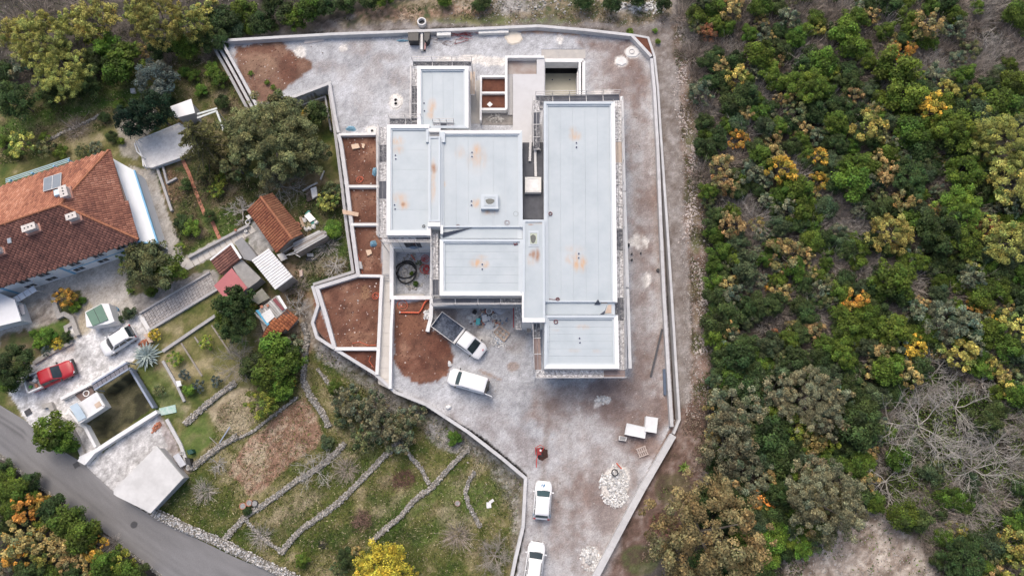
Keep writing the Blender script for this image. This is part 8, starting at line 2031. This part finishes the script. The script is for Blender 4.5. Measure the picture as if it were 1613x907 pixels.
# ---------------------------------------------------------------- ground cover nobody could count
def scatter(n, test, gen):
    out = []
    while len(out) < n:
        px, py = gen(); 
        if test(px, py): out.append((px, py))
    return out
def cover(name, polys, n, size, cols, zj, m, flatn=.7, mask=None, blade=False):
    """low leaves spread over patches of ground"""
    P_ = []
    for poly, share in polys:
        a = np.array(poly); k = int(n * share * 3); x = RNG.uniform(a[:, 0].min(), a[:, 0].max(), k); y = RNG.uniform(a[:, 1].min(), a[:, 1].max(), k)
        ok = sdist(x, y, poly) > 0; P_.append(np.stack([x[ok], y[ok]], 1)[:int(n * share)])
    p = np.concatenate(P_); k = len(p); X = np.zeros((k, 3))
    for i in range(k):
        q = G(p[i, 0], p[i, 1]); X[i] = q
    m1 = fbm(X[:, 0] * .55, X[:, 1] * .55, 21, 4)
    if mask is not None: ok = RNG.random(k) < sstep(mask[0], mask[1], m1); X = X[ok]; m1 = m1[ok]; p = p[ok]; k = len(X)
    X[:, 2] += zj * RNG.random(k) * np.clip((m1 - .3) * 2.5, .15, 1.3)
    nr = RNG.normal(size=(k, 3)) * flatn + np.array([0, 0, 1]); nr /= np.linalg.norm(nr, axis=1, keepdims=True); t, b = rot_frames(nr, RNG); s = (size * (.5 + RNG.random(k)))[:, None]
    e = .18 if blade else .6
    v = np.stack([X - t * s, X + b * s * e, X + t * s, X - b * s * e], 1)
    if cols is None:
        ix = np.clip(((X[:, 0] + 69) / .2).astype(int), 0, 690); iy = np.clip(((X[:, 1] + 16.4) / .2).astype(int), 0, 366)
        c = gcol.reshape(len(ys), len(xs), 3)[OY + iy, OX + ix]
    else: c = ramp(np.clip(fbm(X[:, 0] * .3, X[:, 1] * .3, 33, 3) * 1.6 - .3 + RNG.normal(size=k) * .15, 0, 1), *[np.array(q) for q in cols])
    if cols is None:
        u = RNG.random((k, 1)); c = np.where(u < .14, np.array([.36, .31, .2]), np.where(u < .32, np.array([.03, .052, .01]), np.where(u < .45, np.array([.09, .14, .02]), c)))
    c = c * np.clip(1 + .45 * RNG.normal(size=(k, 1)), .3, 2.2)
    o = place_mesh(name, np_mesh(name, v.reshape(-1, 3), [np.arange(k * 4).reshape(k, 4)], np.repeat(c, 4, 0)), m); o['kind'] = 'stuff'
    return o
under = vmat('undergrowth_leaf', .85, 5, .2, spec=.2)
cover('undergrowth', [([(1092, -60), (1680, -60), (1680, 960), (1500, 960), (1445, 850), (1365, 795), (1290, 860), (1225, 960), (1040, 960), (1112, 765), (1118, 560), (1105, 200)], .84), ([(-60, -60), (560, -60), (520, 12), (420, 46), (330, 70), (240, 95), (140, 135), (-60, 175)], .11), ([(-60, 690), (20, 745), (140, 840), (240, 912), (-60, 960)], .05)], 170000, .085,
      [(.03, .05, .016), (.05, .08, .02), (.075, .085, .032), (.09, .075, .05), (.15, .125, .105), (.055, .08, .026)], .7, under, .7, (.2, .5))
cover('dead_twigs', [([(1092, -60), (1680, -60), (1680, 960), (1500, 960), (1445, 850), (1365, 795), (1290, 860), (1225, 960), (1040, 960), (1112, 765), (1118, 560), (1105, 200)], .9), ([(-60, -60), (560, -60), (520, 12), (420, 46), (330, 70), (240, 95), (140, 135), (-60, 175)], .1)], 26000, .16,
      [(.19, .175, .15), (.28, .26, .23), (.38, .36, .33)], .7, under, .6, (.62, .38), True)
MEAD = [(250, 800), (330, 700), (345, 640), (480, 560), (500, 545), (600, 615), (700, 668), (822, 755), (806, 907), (470, 907)]
GARD = [(0, 190), (140, 138), (330, 85), (390, 165), (330, 215), (230, 200), (170, 200), (60, 250), (0, 262)]
GARD2 = [(262, 270), (330, 245), (420, 300), (540, 290), (552, 425), (490, 445), (470, 500), (450, 470), (470, 410), (400, 350), (300, 395), (275, 370)]
cover('grass', [(MEAD, .68), (GARD, .15), (GARD2, .17)], 110000, .12, None, .16, under, .8, None, True)
cover('garden_leaves', [(GARD, .2), (GARD2, .4), ([(425, 530), (480, 520), (478, 600), (420, 640), (395, 600)], .15)], 26000, .09, [(.03, .055, .015), (.06, .085, .025), (.11, .10, .05), (.17, .12, .075), (.08, .11, .03)], .4, under, .7, (.42, .66))
cover('ivy_leaves', [([(1385, 590), (1625, 590), (1625, 870), (1500, 880), (1450, 850), (1395, 770)], .97), ([(1225, 925), (1240, 870), (1330, 815), (1370, 790), (1440, 835), (1490, 850), (1500, 925)], .03)], 36000, .09, [(.035, .065, .018), (.06, .105, .02), (.11, .17, .025), (.07, .09, .03)], 1.3, under, .7, (.34, .6))
cover('weeds', [([(1060, 60), (1108, 40), (1120, 560), (1112, 760), (1040, 880), (1004, 900), (1062, 690), (1092, 640), (1085, 330)], .6), ([(520, 35), (600, 14), (720, 0), (1060, 0), (1050, 40), (980, 40), (850, 30), (650, 34)], .25), ([(497, 525), (605, 615), (700, 665), (822, 755), (815, 880), (790, 860), (770, 740), (690, 695), (600, 650), (530, 600)], .15)], 22000, .08, [(.05, .075, .02), (.09, .1, .035), (.16, .115, .08), (.24, .19, .15)], .2, under, .8, (.4, .6))
